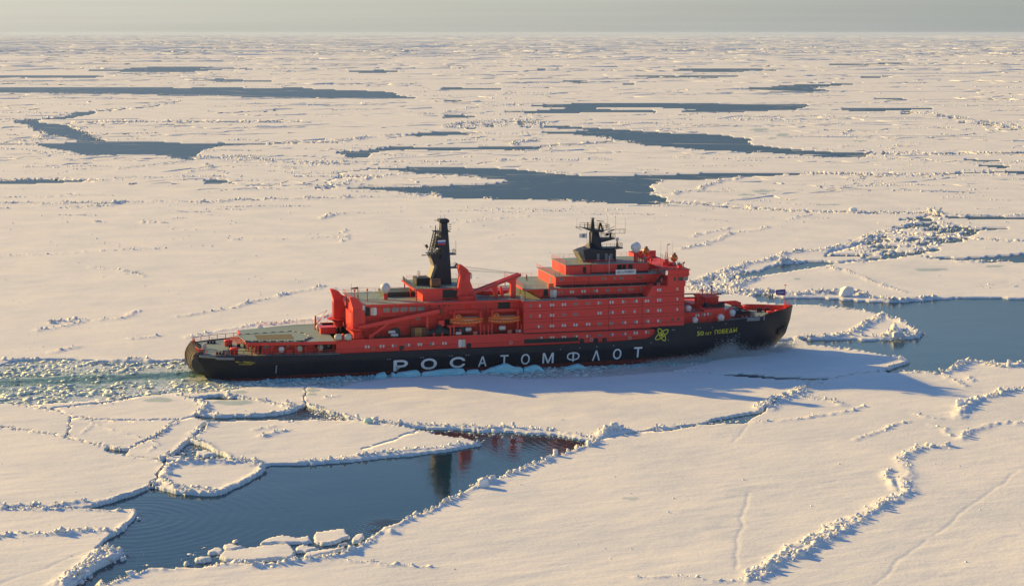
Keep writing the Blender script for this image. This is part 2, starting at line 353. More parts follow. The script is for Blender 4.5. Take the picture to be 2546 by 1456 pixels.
# small floes drifting in the near lead
DRIFT = [(V('c2', (1205, 840), (1260, 828), (1312, 830), (1310, 848), (1260, 858), (1215, 855)), 'small flat floe drifting alone left of the cluster of broken floes in the near lead'),
         (V('c2', (1138, 866), (1163, 853), (1182, 867), (1152, 875)), 'smallest white ice lump afloat in the near lead, just off the bottom rubble edge'),
         (V('c2', (1285, 795), (1330, 765), (1385, 775), (1375, 805), (1300, 808)), 'rounded lumpy floe at the left end of the broken cluster in the near lead'),
         (V('c2', (1380, 760), (1440, 743), (1500, 760), (1530, 770), (1440, 785), (1395, 780)), 'knobbly little floe above the largest flat piece of the broken cluster'),
         (V('c2', (1360, 830), (1388, 790), (1450, 790), (1550, 772), (1650, 757), (1790, 747), (1812, 762), (1825, 825), (1800, 840), (1550, 858), (1400, 848)), 'largest flat floe of the broken cluster, with a dark waterline along its near side'),
         (V('c2', (1605, 748), (1660, 715), (1750, 692), (1850, 710), (1920, 695), (1940, 733), (1900, 743), (1800, 742)), 'long low floe touching the back of the largest piece in the broken cluster'),
         (V('c2', (1948, 690), (1960, 675), (2060, 660), (2140, 655), (2170, 690), (2176, 705), (2080, 740), (2000, 750), (1952, 735)), 'square thick floe standing highest at the right of the broken cluster'),
         (V('c2', (1832, 772), (1880, 752), (1960, 765), (1990, 775), (1900, 795), (1836, 795)), 'small floe wedged between the largest flat piece and the tilted slab'),
         (V('c2', (1880, 825), (1900, 800), (2000, 785), (2140, 764), (2145, 777), (2050, 807), (1950, 831), (1890, 838)), 'narrow tilted slab floe lying along the big floe edge in the broken cluster'),
         (V('c2', (2186, 715), (2210, 690), (2260, 677), (2265, 700), (2230, 735), (2188, 740)), 'knobbly floe at the right end of the cluster, almost touching the big floe rim'),
         (V('c2', (2085, 752), (2160, 737), (2165, 747), (2100, 759)), 'thin white sliver of ice below the square thick floe'),
         (V('c2', (1438, 724), (1475, 716), (1487, 728), (1455, 734)), 'tiny white ice piece drifting farthest out from the broken cluster'),
         (V('c2', (845, 582), (870, 577), (878, 585), (850, 592)), 'tiny ice piece off the pointed tip of the left-hand strip floe'),
         (V('c2', (740, 838), (780, 825), (792, 832), (750, 848)), 'little ice fragment beside the rubble spit in the bottom left corner'),
         (V('c1', (1430, 840), (1500, 828), (1560, 848), (1585, 862), (1500, 872), (1440, 866)), 'white lumpy floe inside the small triangular opening'),
         (V('c1', (1195, 890), (1260, 872), (1320, 870), (1340, 885), (1290, 908), (1210, 908)), 'ring-shaped pancake floe at the left corner of the triangular opening'),
         (V('c3', (1085, 503), (1135, 492), (1220, 507), (1150, 513)), 'flat white scrap of ice under the upper rim of the near lead')]
# cracks: (points, width in metres)
CRACKS = [(V('c1', (-300, 610), (0, 660), (150, 685), (300, 710), (480, 738), (600, 765), (770, 802), (935, 828)), 0.95),
          (V('c1', (480, 738), (490, 700), (497, 650), (510, 610), (520, 595)), 0.8), (V('c1', (520, 595), (470, 565), (440, 545), (350, 540)), 0.45),
          (V('c1', (520, 595), (560, 596), (700, 612), (850, 618), (1000, 620), (1150, 612), (1310, 612)), 0.5),
          (V('c1', (935, 825), (1000, 787), (1060, 766), (1120, 740), (1180, 702), (1220, 660), (1290, 625), (1330, 610), (1425, 585)), 0.9),
          (V('c1', (1180, 905), (1100, 898), (1000, 885), (905, 862)), 0.6), (V('c1', (100, 495), (250, 515), (370, 535)), 2.0),
          (V('c1', (340, 533), (500, 515), (650, 500), (800, 485), (870, 470), (950, 455), (1000, 445)), 0.9), (V('c1', (2218, 340), (2221, 420), (2218, 470), (2222, 500)), 0.8),
          (V('c2', (-200, 540), (0, 534), (130, 530), (260, 528), (420, 530)), 0.9), (V('c2', (-100, 1045), (20, 995), (130, 950), (300, 900), (380, 860), (450, 828), (600, 782)), 0.28),
          (V('c1', (1500, 640), (1530, 625)), 1.0), (V('c1', (1440, 700), (1400, 740), (1370, 765)), 0.8), (V('c1', (1170, 905), (1200, 940), (1165, 985), (1155, 1040), (1090, 1105)), 1.3),
          (V('c1', (1660, 900), (1760, 915), (1880, 925), (1940, 950)), 0.5), (V('c1', (1430, 560), (1475, 520), (1440, 470), (1405, 455)), 0.6), (V('c1', (1400, 455), (1340, 440), (1300, 410)), 0.6),
          (V('c1', (1800, 462), (1900, 470), (2050, 500), (2150, 520), (2200, 515)), 0.5), (V('c3', (180, 425), (300, 440), (400, 452), (520, 467)), 0.5),
          (V('c3', (1985, 577), (2100, 540), (2230, 522), (2320, 514), (2400, 500)), 0.35), (V('c4', (0, 455), (-100, 470)), 0.5), (V('c4', (750, 315), (830, 262), (960, 215), (1040, 165), (1090, 138)), 0.5),
          (V('c4', (1100, 130), (1200, 110), (1300, 90), (1420, 72), (1500, 66)), 0.5), (V('c4', (330, 72), (200, 68), (60, 66)), 0.4), (V('c4', (640, 405), (620, 440), (590, 480), (540, 530)), 0.22),
          (V('c4', (640, 860), (620, 960), (585, 1030), (610, 1085), (570, 1200), (560, 1360)), 0.2), (V('c4', (-350, 850), (0, 850), (200, 825), (400, 820), (640, 826), (860, 838), (1050, 820), (1220, 785)), 0.2),
          (V('c3', (270, 640), (450, 590), (560, 545), (680, 508)), 0.35), (V('c4', (1850, 1140), (2050, 975), (2200, 870), (2400, 720)), 0.2), (V('c4', (1470, 1456), (1600, 1320), (1800, 1170)), 0.2),
          (V('c5', (1740, 160), (1600, 230), (1450, 262), (1330, 330), (1200, 372), (1090, 410)), 1.6), (V('c5', (2080, 288), (2200, 294), (2350, 296), (2541, 310), (2800, 330)), 1.6), (V('c5', (1180, 465), (1300, 452), (1420, 445), (1500, 438)), 1.0),
          (V('c5', (1580, 430), (1700, 410)), 1.2), (V('c5', (1790, 395), (1840, 330)), 1.0), (V('c5', (1960, 125), (1850, 118), (1790, 140), (1740, 165)), 1.6), (V('c5', (1250, 300), (1400, 330), (1600, 300), (1830, 315)), 1.2), (V('c5', (1250, 360), (1420, 372), (1560, 380), (1700, 390)), 1.3), (V('c5', (1600, 250), (1750, 255), (1900, 268), (2050, 262)), 1.3),
          (V('c7', (80, 1188), (-60, 1195)), 2.0), (V('c7', (370, 1048), (250, 1060), (100, 1085), (60, 1130), (80, 1188)), 1.6), (V('c7', (100, 1110), (250, 1105), (420, 1103)), 2.0), (V('c6', (1660, 1145), (1800, 1168), (1950, 1170), (2050, 1165)), 2.0),
          (V('c6', (-100, 1132), (0, 1128), (300, 1128), (700, 1135)), 1.6), (V('c6', (700, 708), (1000, 706), (1400, 703), (1800, 706), (2200, 703)), 2.2), (V('c6', (1950, 868), (2200, 858), (2500, 850)), 2.4), (V('c7', (430, 825), (560, 812)), 3.0), (V('c7', (1640, 878), (1800, 868), (2000, 858), (2140, 842)), 2.4),
          (V('c8', (1440, 938), (1700, 940), (1950, 940), (2250, 935), (2546, 930)), 2.4), (V('c8', (1100, 1082), (1400, 1088), (1900, 1092), (2100, 1080), (2400, 1070)), 2.0), (V('c8', (950, 1082), (1100, 1080)), 2.5), (V('c8', (0, 1290), (200, 1303), (400, 1330), (640, 1345), (1000, 1362), (1300, 1368), (1750, 1370), (1950, 1385)), 1.1),
          (V('c6', (540, 650), (700, 628), (850, 620), (1000, 605), (1150, 590), (1300, 555)), 3.0), (V('c6', (400, 727), (550, 712), (690, 710)), 3.0), (V('c6', (0, 868), (150, 870), (290, 872)), 2.0),
          (V('c6', (790, 120 + 1250), (1000, 1374)), 0.2), (V('c5', (950, 152), (1080, 150)), 0.2), (V('c5', (780, 240), (950, 240), (1150, 238), (1300, 237)), 0.2),
          (V('D', (0, 818), (110, 812), (260, 810)), 0.2), (V('D', (210, 877), (330, 868), (430, 864)), 0.2)]
# pressure ridges: (points, height m, half-width m, blocks per metre)
R = []
def ridge(view, h, w, dens, *pts): R.append((V(view, *pts), h, w, dens))
ridge('c3', 1.0, 0.8, 2.2, (1985, 577), (1940, 604), (1830, 645), (1730, 686), (1640, 700), (1560, 745), (1450, 786), (1330, 831), (1200, 876), (1130, 906), (1000, 972), (900, 1027), (830, 1052), (740, 1107), (600, 1162), (520, 1202), (450, 1217), (400, 1248), (330, 1298), (290, 1338), (230, 1378), (150, 1408), (0, 1438))
ridge('c3', 2.2, 1.2, 3, (1120, 895), (1160, 880), (1200, 880)); ridge('c3', 1.3, 1.2, 3, (380, 1260), (450, 1240), (480, 1260))
ridge('c4', 1.0, 1.4, 1.6, (640, 1440), (720, 1370), (840, 1280), (920, 1220), (1100, 1150), (1260, 1060), (1330, 1030), (1480, 950), (1640, 890), (1690, 860), (1690, 760), (1660, 700), (1630, 640), (1730, 590), (1800, 570), (1940, 560))
ridge('c4', 1.1, 1.1, 1.6, (700, 1440), (880, 1300), (1000, 1270), (1100, 1190), (1230, 1130), (1300, 1080), (1370, 1060), (1480, 962), (1600, 920)); ridge('c4', 0.9, 0.9, 1.4, (1560, 720), (1570, 790), (1600, 850))
ridge('c4', 0.5, 0.8, 0.8, (1960, 490), (1930, 440), (1830, 420)); ridge('c4', 0.9, 1.2, 1.4, (2030, 510), (2080, 460), (2200, 420), (2300, 405), (2439, 405), (2700, 410)); ridge('c4', 1.3, 1.5, 1.8, (2020, 372), (2060, 320), (2150, 250), (2240, 230), (2300, 200), (2439, 190), (2700, 180))
ridge('c4', 1.4, 2.2, 4.0, (750, 315), (830, 260), (900, 240), (960, 210), (1040, 170), (1100, 145)); ridge('c4', 0.7, 1.4, 1.6, (1000, 240), (1100, 250), (1250, 290))
ridge('c4', 0.5, 0.7, 0.8, (690, 400), (980, 380), (1100, 360), (1250, 340), (1400, 300)); ridge('c4', 0.5, 0.7, 0.8, (1340, 520), (1450, 480), (1550, 440), (1690, 400)); ridge('c4', 0.7, 1.0, 0.9, (1740, 350), (1880, 380))
ridge('c4', 0.4, 0.6, 0.8, (-100, 1415), (0, 1415), (200, 1410), (450, 1440), (600, 1445)); ridge('c2', 0.4, 0.6, 0.8, (2050, 845), (2200, 860), (2350, 870), (2540, 890), (2700, 900))
ridge('c3', 1.0, 0.9, 2.6, (200, 428), (320, 438), (400, 450), (500, 458), (640, 470), (750, 472), (900, 477), (1050, 480), (1200, 492), (1350, 494), (1500, 500), (1650, 510), (1750, 528), (1850, 550), (1980, 562), (2050, 532), (2120, 510), (2230, 522))
ridge('c3', 1.5, 1.4, 3, (2020, 535), (2110, 512), (2200, 520)); ridge('c3', 0.7, 0.7, 1.8, (2330, 508), (2400, 490), (2546, 478), (2700, 465))
ridge('c2', 0.8, 0.9, 2.0, (1860, 242), (2000, 230), (2150, 212), (2320, 188), (2450, 184), (2546, 188)); ridge('c3', 0.8, 0.9, 2.0, (0, 728), (150, 715), (300, 695), (450, 668), (600, 655), (800, 634), (950, 615), (1050, 602), (1130, 600))
ridge('c2', 1.4, 1.2, 2.6, (1030, 285), (1080, 258), (1170, 250), (1250, 252), (1350, 243), (1480, 243), (1600, 253)); ridge('c2', 0.9, 0.9, 2.2, (1600, 253), (1645, 272), (1612, 305), (1500, 366), (1400, 418), (1330, 433), (1200, 428), (1080, 408), (1045, 380), (1010, 340), (1025, 300)); ridge('c2', 0.7, 1.0, 2, (1080, 400), (1200, 405), (1300, 420))
ridge('c2', 0.9, 0.8, 2.2, (340, 518), (450, 500), (500, 490), (580, 498), (700, 472), (850, 424), (970, 376)); ridge('c2', 0.9, 0.8, 2.2, (-100, 522), (0, 522), (130, 513), (250, 520))
ridge('c2', 0.6, 0.6, 1.6, (-100, 542), (0, 540), (400, 542), (700, 550), (830, 544), (840, 570), (800, 618), (745, 660), (690, 688)); ridge('c2', 1.0, 0.9, 2.4, (690, 688), (600, 672), (400, 690), (200, 702), (130, 690), (0, 710), (-150, 715))
ridge('c2', 1.4, 1.4, 3.5, (380, 998), (450, 950), (540, 890), (600, 825), (650, 795), (720, 812), (780, 816)); ridge('c2', 1.1, 1.2, 3.0, (470, 980), (560, 910), (640, 865), (700, 835))
ridge('c2', 0.9, 0.9, 2.4, (600, 1030), (650, 995), (750, 970), (830, 945), (930, 905), (1030, 913), (1150, 903), (1280, 885), (1400, 875), (1500, 875), (1570, 890), (1700, 882), (1900, 855), (2050, 833))
ridge('c1', 1.0, 1.0, 2.2, (1430, 575), (1480, 545), (1500, 512), (1460, 482), (1380, 455), (1300, 435)); ridge('c1', 0.7, 0.8, 1.8, (1480, 550), (1560, 575), (1650, 583), (1800, 578), (2000, 565), (2135, 538)); ridge('c1', 0.7, 0.9, 1.6, (1870, 465), (1960, 485), (2050, 505), (2140, 530), (2100, 490)); ridge('c1', 1.0, 1.0, 2, (1640, 430), (1760, 448))
ridge('c1', 0.9, 0.9, 2.2, (1370, 755), (1450, 772), (1520, 805), (1580, 845), (1660, 880), (1750, 908), (1880, 918)); ridge('c1', 0.7, 0.8, 1.8, (1370, 765), (1330, 792), (1290, 830), (1230, 872), (1170, 900)); ridge('c1', 0.9, 1.0, 2.0, (1400, 720), (1430, 700), (1490, 662), (1550, 640))
ridge('c1', 0.6, 0.7, 1.4, (1020, 780), (1120, 742), (1180, 706), (1220, 664), (1300, 628)); ridge('c1', 0.35, 0.6, 0.6, (570, 600), (680, 640), (820, 690), (1000, 740), (1060, 760)); ridge('c1', 0.3, 0.5, 0.5, (680, 640), (640, 680), (600, 710)); ridge('c1', 0.3, 0.5, 0.5, (1120, 770), (1160, 795), (1080, 845))
ridge('c1', 0.7, 1.0, 1.2, (1910, 735), (1990, 715), (2090, 690)); ridge('c1', 0.5, 0.8, 0.8, (1850, 690), (1960, 670), (2000, 660)); ridge('c1', 0.6, 0.8, 1.0, (2080, 625), (2150, 630)); ridge('c1', 0.6, 0.7, 1.4, (2220, 500), (2350, 540), (2450, 570), (2546, 590)); ridge('c1', 0.5, 0.8, 1.0, (2380, 450), (2450, 440))
ridge('c5', 1.8, 2.0, 3.0, (800, 700), (880, 700), (1000, 692), (1100, 692), (1230, 695), (1300, 695), (1400, 715)); ridge('c5', 1.2, 1.2, 2.2, (1400, 720), (1560, 742), (1650, 740), (1750, 728), (1900, 718)); ridge('c5', 0.6, 1.2, 1.0, (1110, 485), (1250, 522), (1350, 560), (1500, 620), (1600, 660), (1680, 680)); ridge('c5', 1.0, 1.8, 2, (1080, 500), (1180, 515))
ridge('c5', 1.1, 1.5, 2.2, (1200, 990), (1350, 950), (1400, 910), (1470, 870), (1520, 850)); ridge('c5', 1.1, 1.2, 2.2, (1500, 840), (1600, 882), (1700, 915), (1740, 952), (1795, 982)); ridge('c5', 1.2, 1.2, 2.4, (900, 1012), (1100, 1010), (1200, 1000), (1400, 1005), (1550, 1008), (1700, 1002), (1790, 990)); ridge('c5', 1.9, 1.6, 3, (1580, 985), (1640, 980), (1690, 985)); ridge('c5', 0.6, 0.7, 1.2, (860, 775), (1050, 778), (1300, 808), (1430, 830))
ridge('c5', 1.2, 1.5, 2.0, (1950, 1270), (2050, 1230), (2130, 1197), (2220, 1193), (2300, 1212), (2400, 1228), (2541, 1215), (2700, 1210)); ridge('c5', 0.8, 0.9, 1.6, (1660, 1268), (1800, 1262), (1900, 1280)); ridge('c5', 0.9, 0.9, 2, (1490, 1248), (1560, 1232), (1620, 1210), (1700, 1182)); ridge('c5', 0.6, 0.7, 1.4, (1060, 1075), (1150, 1085), (1280, 1098), (1370, 1108)); ridge('c5', 0.5, 0.9, 1.2, (1960, 1290), (2050, 1330), (2120, 1370)); ridge('c5', 0.6, 0.9, 1.0, (2140, 1300), (2160, 1330))
ridge('c5', 1.4, 2.2, 3.0, (100, 625), (200, 592), (260, 560), (350, 545), (450, 510)); ridge('c5', 1.1, 1.7, 2.2, (450, 510), (560, 470), (680, 440), (800, 398), (900, 385)); ridge('c5', 1.1, 1.8, 2.4, (900, 385), (1090, 375), (1280, 335), (1420, 270), (1500, 240), (1650, 215), (1740, 180), (1800, 140)); ridge('c5', 1.4, 2.0, 3.0, (420, 640), (480, 620), (560, 590), (600, 575)); ridge('c5', 1.2, 2.4, 3.0, (80, 650), (300, 685), (550, 675), (740, 692)); ridge('c5', 1.5, 1.8, 2.5, (770, 465), (830, 455), (880, 455)); ridge('c5', 1.3, 1.6, 2, (2060, 455), (2420, 448))
ridge('c5', 1.0, 1.3, 1.6, (-200, 15), (0, 35), (120, 42), (250, 32), (400, 42), (560, 60), (700, 76), (950, 92), (1100, 96), (1300, 85), (1400, 96), (1600, 96), (1750, 102), (1850, 92), (1950, 108), (2100, 118), (2250, 120), (2400, 122), (2541, 112), (2800, 110)); ridge('c5', 2.5, 2.2, 2, (1820, 95), (1880, 98), (1940, 108)); ridge('c5', 2.4, 2.0, 2, (1290, 85), (1320, 82))
ridge('c5', 0.8, 1.2, 0.9, (130, 278), (240, 240), (330, 228), (400, 208)); ridge('c5', 1.0, 1.3, 1.0, (30, 365), (140, 345), (230, 338), (320, 288), (400, 252), (520, 236), (680, 205)); ridge('c5', 0.7, 1.0, 0.9, (820, 152), (900, 132), (980, 112)); ridge('c5', 0.6, 0.9, 0.7, (110, 145), (250, 150), (380, 160))
ridge('c6', 1.7, 2.2, 1.5, (-200, 1300), (0, 1308), (100, 1302), (300, 1312), (450, 1308), (600, 1303), (800, 1312), (900, 1298), (1100, 1293), (1300, 1293), (1450, 1298), (1600, 1292), (1700, 1284), (1900, 1280), (2100, 1274), (2300, 1270), (2400, 1268), (2546, 1262)); ridge('c6', 1.2, 1.4, 1.2, (420, 1340), (600, 1330), (800, 1322)); ridge('c6', 1.0, 1.2, 1.0, (-100, 1340), (0, 1342), (250, 1338)); ridge('c6', 0.8, 1.3, 0.8, (-100, 1255), (0, 1258), (330, 1258), (520, 1240), (560, 1235))
ridge('c6', 1.4, 2.0, 1.2, (860, 1055), (1000, 1035), (1150, 1022), (1300, 1005), (1370, 992)); ridge('c6', 2.0, 4.0, 2.5, (1420, 975), (1600, 962), (1750, 978), (1900, 992), (2000, 1003), (2200, 1012), (2400, 1022), (2546, 1012)); ridge('c6', 1.6, 2.0, 1.2, (1280, 1112), (1500, 1110), (1620, 1112)); ridge('c6', 1.4, 2.0, 1.2, (700, 1140), (880, 1122), (1080, 1120)); ridge('c6', 1.5, 2.0, 1.2, (2140, 1110), (2300, 1110), (2546, 1110)); ridge('c6', 1.6, 2.2, 1.6, (2240, 1182), (2400, 1182), (2546, 1164)); ridge('c6', 1.5, 2.0, 1.0, (380, 930), (480, 940), (560, 942)); ridge('c6', 1.2, 2.0, 0.9, (0, 905), (150, 910), (330, 938)); ridge('c6', 1.6, 2.0, 1.2, (610, 958), (800, 955))
ridge('c6', 1.6, 2.4, 1.3, (230, 740), (300, 772), (320, 800), (220, 850), (0, 866)); ridge('c6', 1.6, 2.4, 1.3, (250, 842), (400, 815), (505, 806)); ridge('c6', 1.5, 2.2, 1.2, (500, 735), (620, 785), (690, 815), (750, 845)); ridge('c6', 1.6, 2.4, 1.0, (90, 705), (300, 690), (540, 650)); ridge('c6', 1.6, 2.2, 1.0, (700, 625), (1000, 605), (1120, 575), (1300, 550)); ridge('c6', 1.4, 2.0, 0.8, (1360, 1078), (1540, 1045), (1500, 1015)); ridge('c6', 0.9, 1.6, 0.7, (1950, 1020), (2100, 1050), (2300, 1085)); ridge('c6', 1.3, 1.6, 1.0, (2330, 1418), (2400, 1395), (2500, 1378)); ridge('c6', 1.6, 1.6, 1.2, (690, 1440), (730, 1445)); ridge('c6', 1.4, 1.6, 1.2, (1040, 1442), (1200, 1448))
ridge('c7', 1.6, 2.2, 1.4, (-60, 1015), (0, 1012), (100, 1008), (250, 1003)); ridge('c7', 1.6, 2.2, 1.3, (350, 1005), (500, 1003), (650, 998), (800, 1002), (980, 1000)); ridge('c7', 1.8, 2.4, 1.3, (1260, 992), (1360, 988), (1480, 990), (1580, 990)); ridge('c7', 1.2, 1.8, 0.9, (1600, 992), (1800, 988), (2100, 986)); ridge('c7', 1.8, 2.8, 1.4, (100, 858), (250, 838), (350, 818), (420, 812), (560, 805)); ridge('c7', 1.8, 3.0, 1.3, (660, 655), (850, 652), (950, 627), (1100, 607), (1250, 592), (1500, 585)); ridge('c7', 2.0, 6.0, 2.2, (900, 755), (1000, 724), (1200, 708), (1400, 697), (1500, 707), (1650, 722)); ridge('c7', 1.8, 3.0, 1.8, (1380, 882), (1450, 857), (1550, 850)); ridge('c7', 1.5, 2.2, 1.0, (1030, 797), (1150, 797), (1450, 797), (1600, 808)); ridge('c7', 1.5, 2.0, 1.2, (2000, 822), (2100, 847), (2250, 858)); ridge('c7', 1.8, 2.0, 1.6, (620, 1252), (780, 1242), (850, 1256)); ridge('c7', 1.4, 1.8, 1.2, (200, 1262), (270, 1255), (400, 1260)); ridge('c7', 1.2, 1.5, 1.0, (1160, 1262), (1250, 1272)); ridge('c7', 1.3, 1.6, 1.2, (1520, 1275), (1620, 1270), (1800, 1284), (1950, 1290), (2070, 1296)); ridge('c7', 1.6, 1.8, 1.4, (950, 1100), (1060, 1094), (1110, 1112)); ridge('c7', 1.4, 1.8, 1.3, (-60, 1185), (0, 1182), (150, 1152), (300, 1132), (400, 1107), (640, 1080)); ridge('c7', 1.0, 1.2, 0.9, (240, 1188), (400, 1186), (700, 1180), (960, 1170), (1200, 1160)); ridge('c7', 1.4, 1.8, 0.9, (440, 1036), (520, 1040)); ridge('c7', 1.3, 1.8, 1.0, (1840, 1095), (1700, 1082), (1600, 1070))
ridge('c7', 1.0, 1.4, 0.8, (1290, 1368), (1600, 1366), (1820, 1358)); ridge('c7', 1.2, 1.6, 1.0, (1510, 1352), (1590, 1358)); ridge('c7', 1.3, 1.6, 1.0, (2360, 1325), (2520, 1318)); ridge('c7', 0.7, 1.0, 0.6, (880, 1452), (1200, 1420), (1480, 1398)); ridge('c7', 0.9, 1.3, 0.7, (200, 1375), (540, 1365)); ridge('c7', 1.0, 1.4, 0.8, (0, 1395), (60, 1385))
ridge('c8', 1.4, 1.6, 1.3, (0, 1240), (100, 1218), (200, 1184), (330, 1144), (480, 1114)); ridge('c8', 1.4, 2.0, 0.9, (690, 662), (780, 682), (700, 707), (850, 707), (1050, 707), (1200, 717), (1390, 722)); ridge('c8', 1.4, 2.0, 1.0, (1000, 742), (1100, 738), (1220, 732)); ridge('c8', 1.6, 2.0, 1.1, (1230, 802), (1260, 785), (1300, 772)); ridge('c8', 1.0, 1.5, 0.8, (1250, 808), (1450, 832), (1600, 842), (1790, 872)); ridge('c8', 1.5, 2.0, 1.1, (1220, 890), (1290, 885), (1380, 888)); ridge('c8', 1.2, 1.6, 0.9, (1460, 888), (1650, 882)); ridge('c8', 1.4, 2.0, 1.0, (0, 972), (150, 968), (300, 982), (500, 977), (700, 972), (900, 972), (1080, 972), (1500, 972), (1800, 992), (2000, 1003), (2500, 1010)); ridge('c8', 1.3, 2.0, 0.9, (900, 910), (1000, 905), (1150, 920)); ridge('c8', 1.2, 1.8, 0.8, (1450, 940), (1900, 944), (2200, 945), (2546, 955)); ridge('c8', 1.3, 1.6, 0.9, (780, 1092), (840, 1090), (950, 1090), (1200, 1097), (1500, 1094), (1800, 1097), (2100, 1102), (2500, 1097)); ridge('c8', 1.8, 5.0, 1.6, (1650, 640), (1900, 660), (2100, 685), (2300, 722), (2546, 755), (2700, 780)); ridge('c8', 1.3, 2.0, 0.9, (0, 905), (100, 908), (180, 916)); ridge('c8', 2.0, 3.0, 1.0, (1850, 330), (2000, 335), (2200, 340), (2400, 335))
ridge('D', 0.9, 1.3, 1.0, (468, 843), (497, 836), (534, 830), (571, 822), (590, 819), (649, 809), (671, 811), (696, 808), (720, 803), (764, 798), (783, 797), (820, 786)); ridge('D', 0.7, 1.1, 0.8, (440, 790), (464, 788), (482, 784), (533, 776), (560, 771), (586, 769), (612, 756), (631, 752), (670, 745)); ridge('D', 0.9, 1.3, 0.9, (690, 740), (710, 733), (725, 731), (782, 722), (802, 714)); ridge('D', 0.8, 1.2, 0.9, (90, 826), (160, 815), (200, 805)); ridge('D', 0.9, 1.3, 1.0, (240, 800), (260, 797), (300, 795), (345, 775)); ridge('D', 1.0, 1.2, 1.2, (125, 806), (150, 802), (172, 803), (190, 797), (212, 800)); ridge('D', 0.7, 1.2, 0.8, (130, 880), (165, 872), (195, 866)); ridge('D', 0.8, 1.2, 0.9, (328, 845), (370, 842), (395, 838)); ridge('D', 0.8, 1.0, 1.6, (0, 900), (60, 897), (100, 897)); ridge('D', 0.9, 1.0, 1.8, (285, 900), (340, 898), (390, 903)); ridge('D', 1.2, 1.2, 2.0, (430, 903), (462, 900))
ridge('D', 0.7, 1.0, 0.8, (225, 668), (360, 690)); ridge('D', 0.9, 1.0, 0.8, (300, 680), (345, 685)); ridge('D', 0.8, 1.0, 0.8, (785, 716), (830, 720)); ridge('D', 0.6, 0.9, 0.7, (850, 605), (865, 590), (860, 575)); ridge('D', 0.6, 0.9, 0.6, (0, 640), (220, 628), (420, 620)); ridge('D', 0.6, 0.9, 0.6, (570, 600), (700, 596), (850, 592)); ridge('D', 1.1, 1.0, 0.9, (370, 556), (410, 557)); ridge('D', 1.1, 1.0, 0.9, (235, 555), (262, 556)); ridge('D', 1.0, 1.0, 0.9, (1080, 745), (1110, 742)); ridge('D', 0.9, 1.0, 0.8, (1330, 700), (1370, 688), (1440, 650))

# --- perspective-spaced sampling of the sea surface (fine near the ship and camera, coarse far away and outside)
def spaced(a, b, step, far_a, far_b, grow=1.18):
    core = list(np.arange(a, b, step))
    lo, s, x = [], step, a
    while x > far_a: s *= grow; x -= s; lo.append(x)
    hi, s, x = [], step, core[-1]
    while x < far_b: s *= grow; x += s; hi.append(x)
    return np.array(lo[::-1] + core + hi)
STEP = 2.45
GX = spaced(-130.0, 2680.0, STEP, -6000.0, 8500.0)
GY = np.concatenate([np.array([90.4, 91.0, 91.8, 92.8, 94.0, 95.5]), spaced(97.0, 1520.0, STEP, 97.0, 3400.0)])
NX, NY = len(GX), len(GY)
PXG, PYG = np.meshgrid(GX, GY)
P3 = at_sea(PXG, PYG)
WX, WY = P3[..., 0], P3[..., 1]
DIST = np.hypot(WX - CAM[0], WY - CAM[1])

def _hash(ix, iy, s):
    h = (ix.astype(np.int64) * 374761393 + iy.astype(np.int64) * 668265263 + s * 974634777) & 0xffffffff
    h = ((h ^ (h >> 13)) * 1274126177) & 0xffffffff
    return ((h ^ (h >> 16)) & 0xffff) / 65535.0
def vnoise(x, y, s=0):
    ix, iy = np.floor(x), np.floor(y)
    fx, fy = x - ix, y - iy
    fx = fx * fx * (3 - 2 * fx); fy = fy * fy * (3 - 2 * fy)
    a = _hash(ix, iy, s); b = _hash(ix + 1, iy, s); c = _hash(ix, iy + 1, s); d = _hash(ix + 1, iy + 1, s)
    return (a + (b - a) * fx) * (1 - fy) + (c + (d - c) * fx) * fy
def fbm(x, y, octv=4, s=0, gain=0.5):
    t = np.zeros_like(x); a, n = 1.0, 0.0
    for i in range(octv):
        t += a * vnoise(x * 2 ** i + 17.3 * i, y * 2 ** i - 9.1 * i, s + i); n += a; a *= gain
    return t / n

def rough_line(pts, closed, amp=0.09, tgt=7.0):
    """photo-pixel points -> world points, broken up by midpoint displacement in the world"""
    P = [np.array(p) for p in pts]
    if closed: P = P + [P[0]]
    out = []
    for a, b in zip(P[:-1], P[1:]):
        A, B = at_sea(*a)[:2], at_sea(*b)[:2]
        n = max(1, int(2 ** math.ceil(math.log2(max(1.0, math.hypot(*(b - a)) / tgt)))))
        seg = [A, B]
        am = amp
        while len(seg) - 1 < n:
            new = []
            for u, v in zip(seg[:-1], seg[1:]):
                d = v - u
                L = np.hypot(*d)
                nrm = np.array([-d[1], d[0]]) / max(L, 1e-6)
                # keep the wander as large as the eye would see it, not as large as the foreshortened span
                mid = (u + v) / 2 + nrm * min(L, 60.0) * am * RNG.uniform(-1, 1)
                new += [u, mid]
            new.append(seg[-1]); seg = new
        out += seg[:-1]
    if not closed: out.append(at_sea(*P[-1])[:2])
    return np.array(out)
def px_of(w):
    w3 = np.concatenate([w, np.zeros((len(w), 1))], 1)
    return np.stack(to_px(w3), 1)
def fill(mask, wpts, val=True):
    p = px_of(wpts)
    y0, y1 = p[:, 1].min(), p[:, 1].max()
    j0, j1 = np.searchsorted(GY, y0), np.searchsorted(GY, y1)
    q = np.roll(p, -1, 0)
    for j in range(j0, j1):
        y = GY[j]
        c = ((p[:, 1] <= y) & (q[:, 1] > y)) | ((q[:, 1] <= y) & (p[:, 1] > y))
        if not c.any(): continue
        xs = np.sort(p[c, 0] + (y - p[c, 1]) / (q[c, 1] - p[c, 1]) * (q[c, 0] - p[c, 0]))
        for a, b in zip(xs[0::2], xs[1::2]):
            mask[j, np.searchsorted(GX, a):np.searchsorted(GX, b)] = val
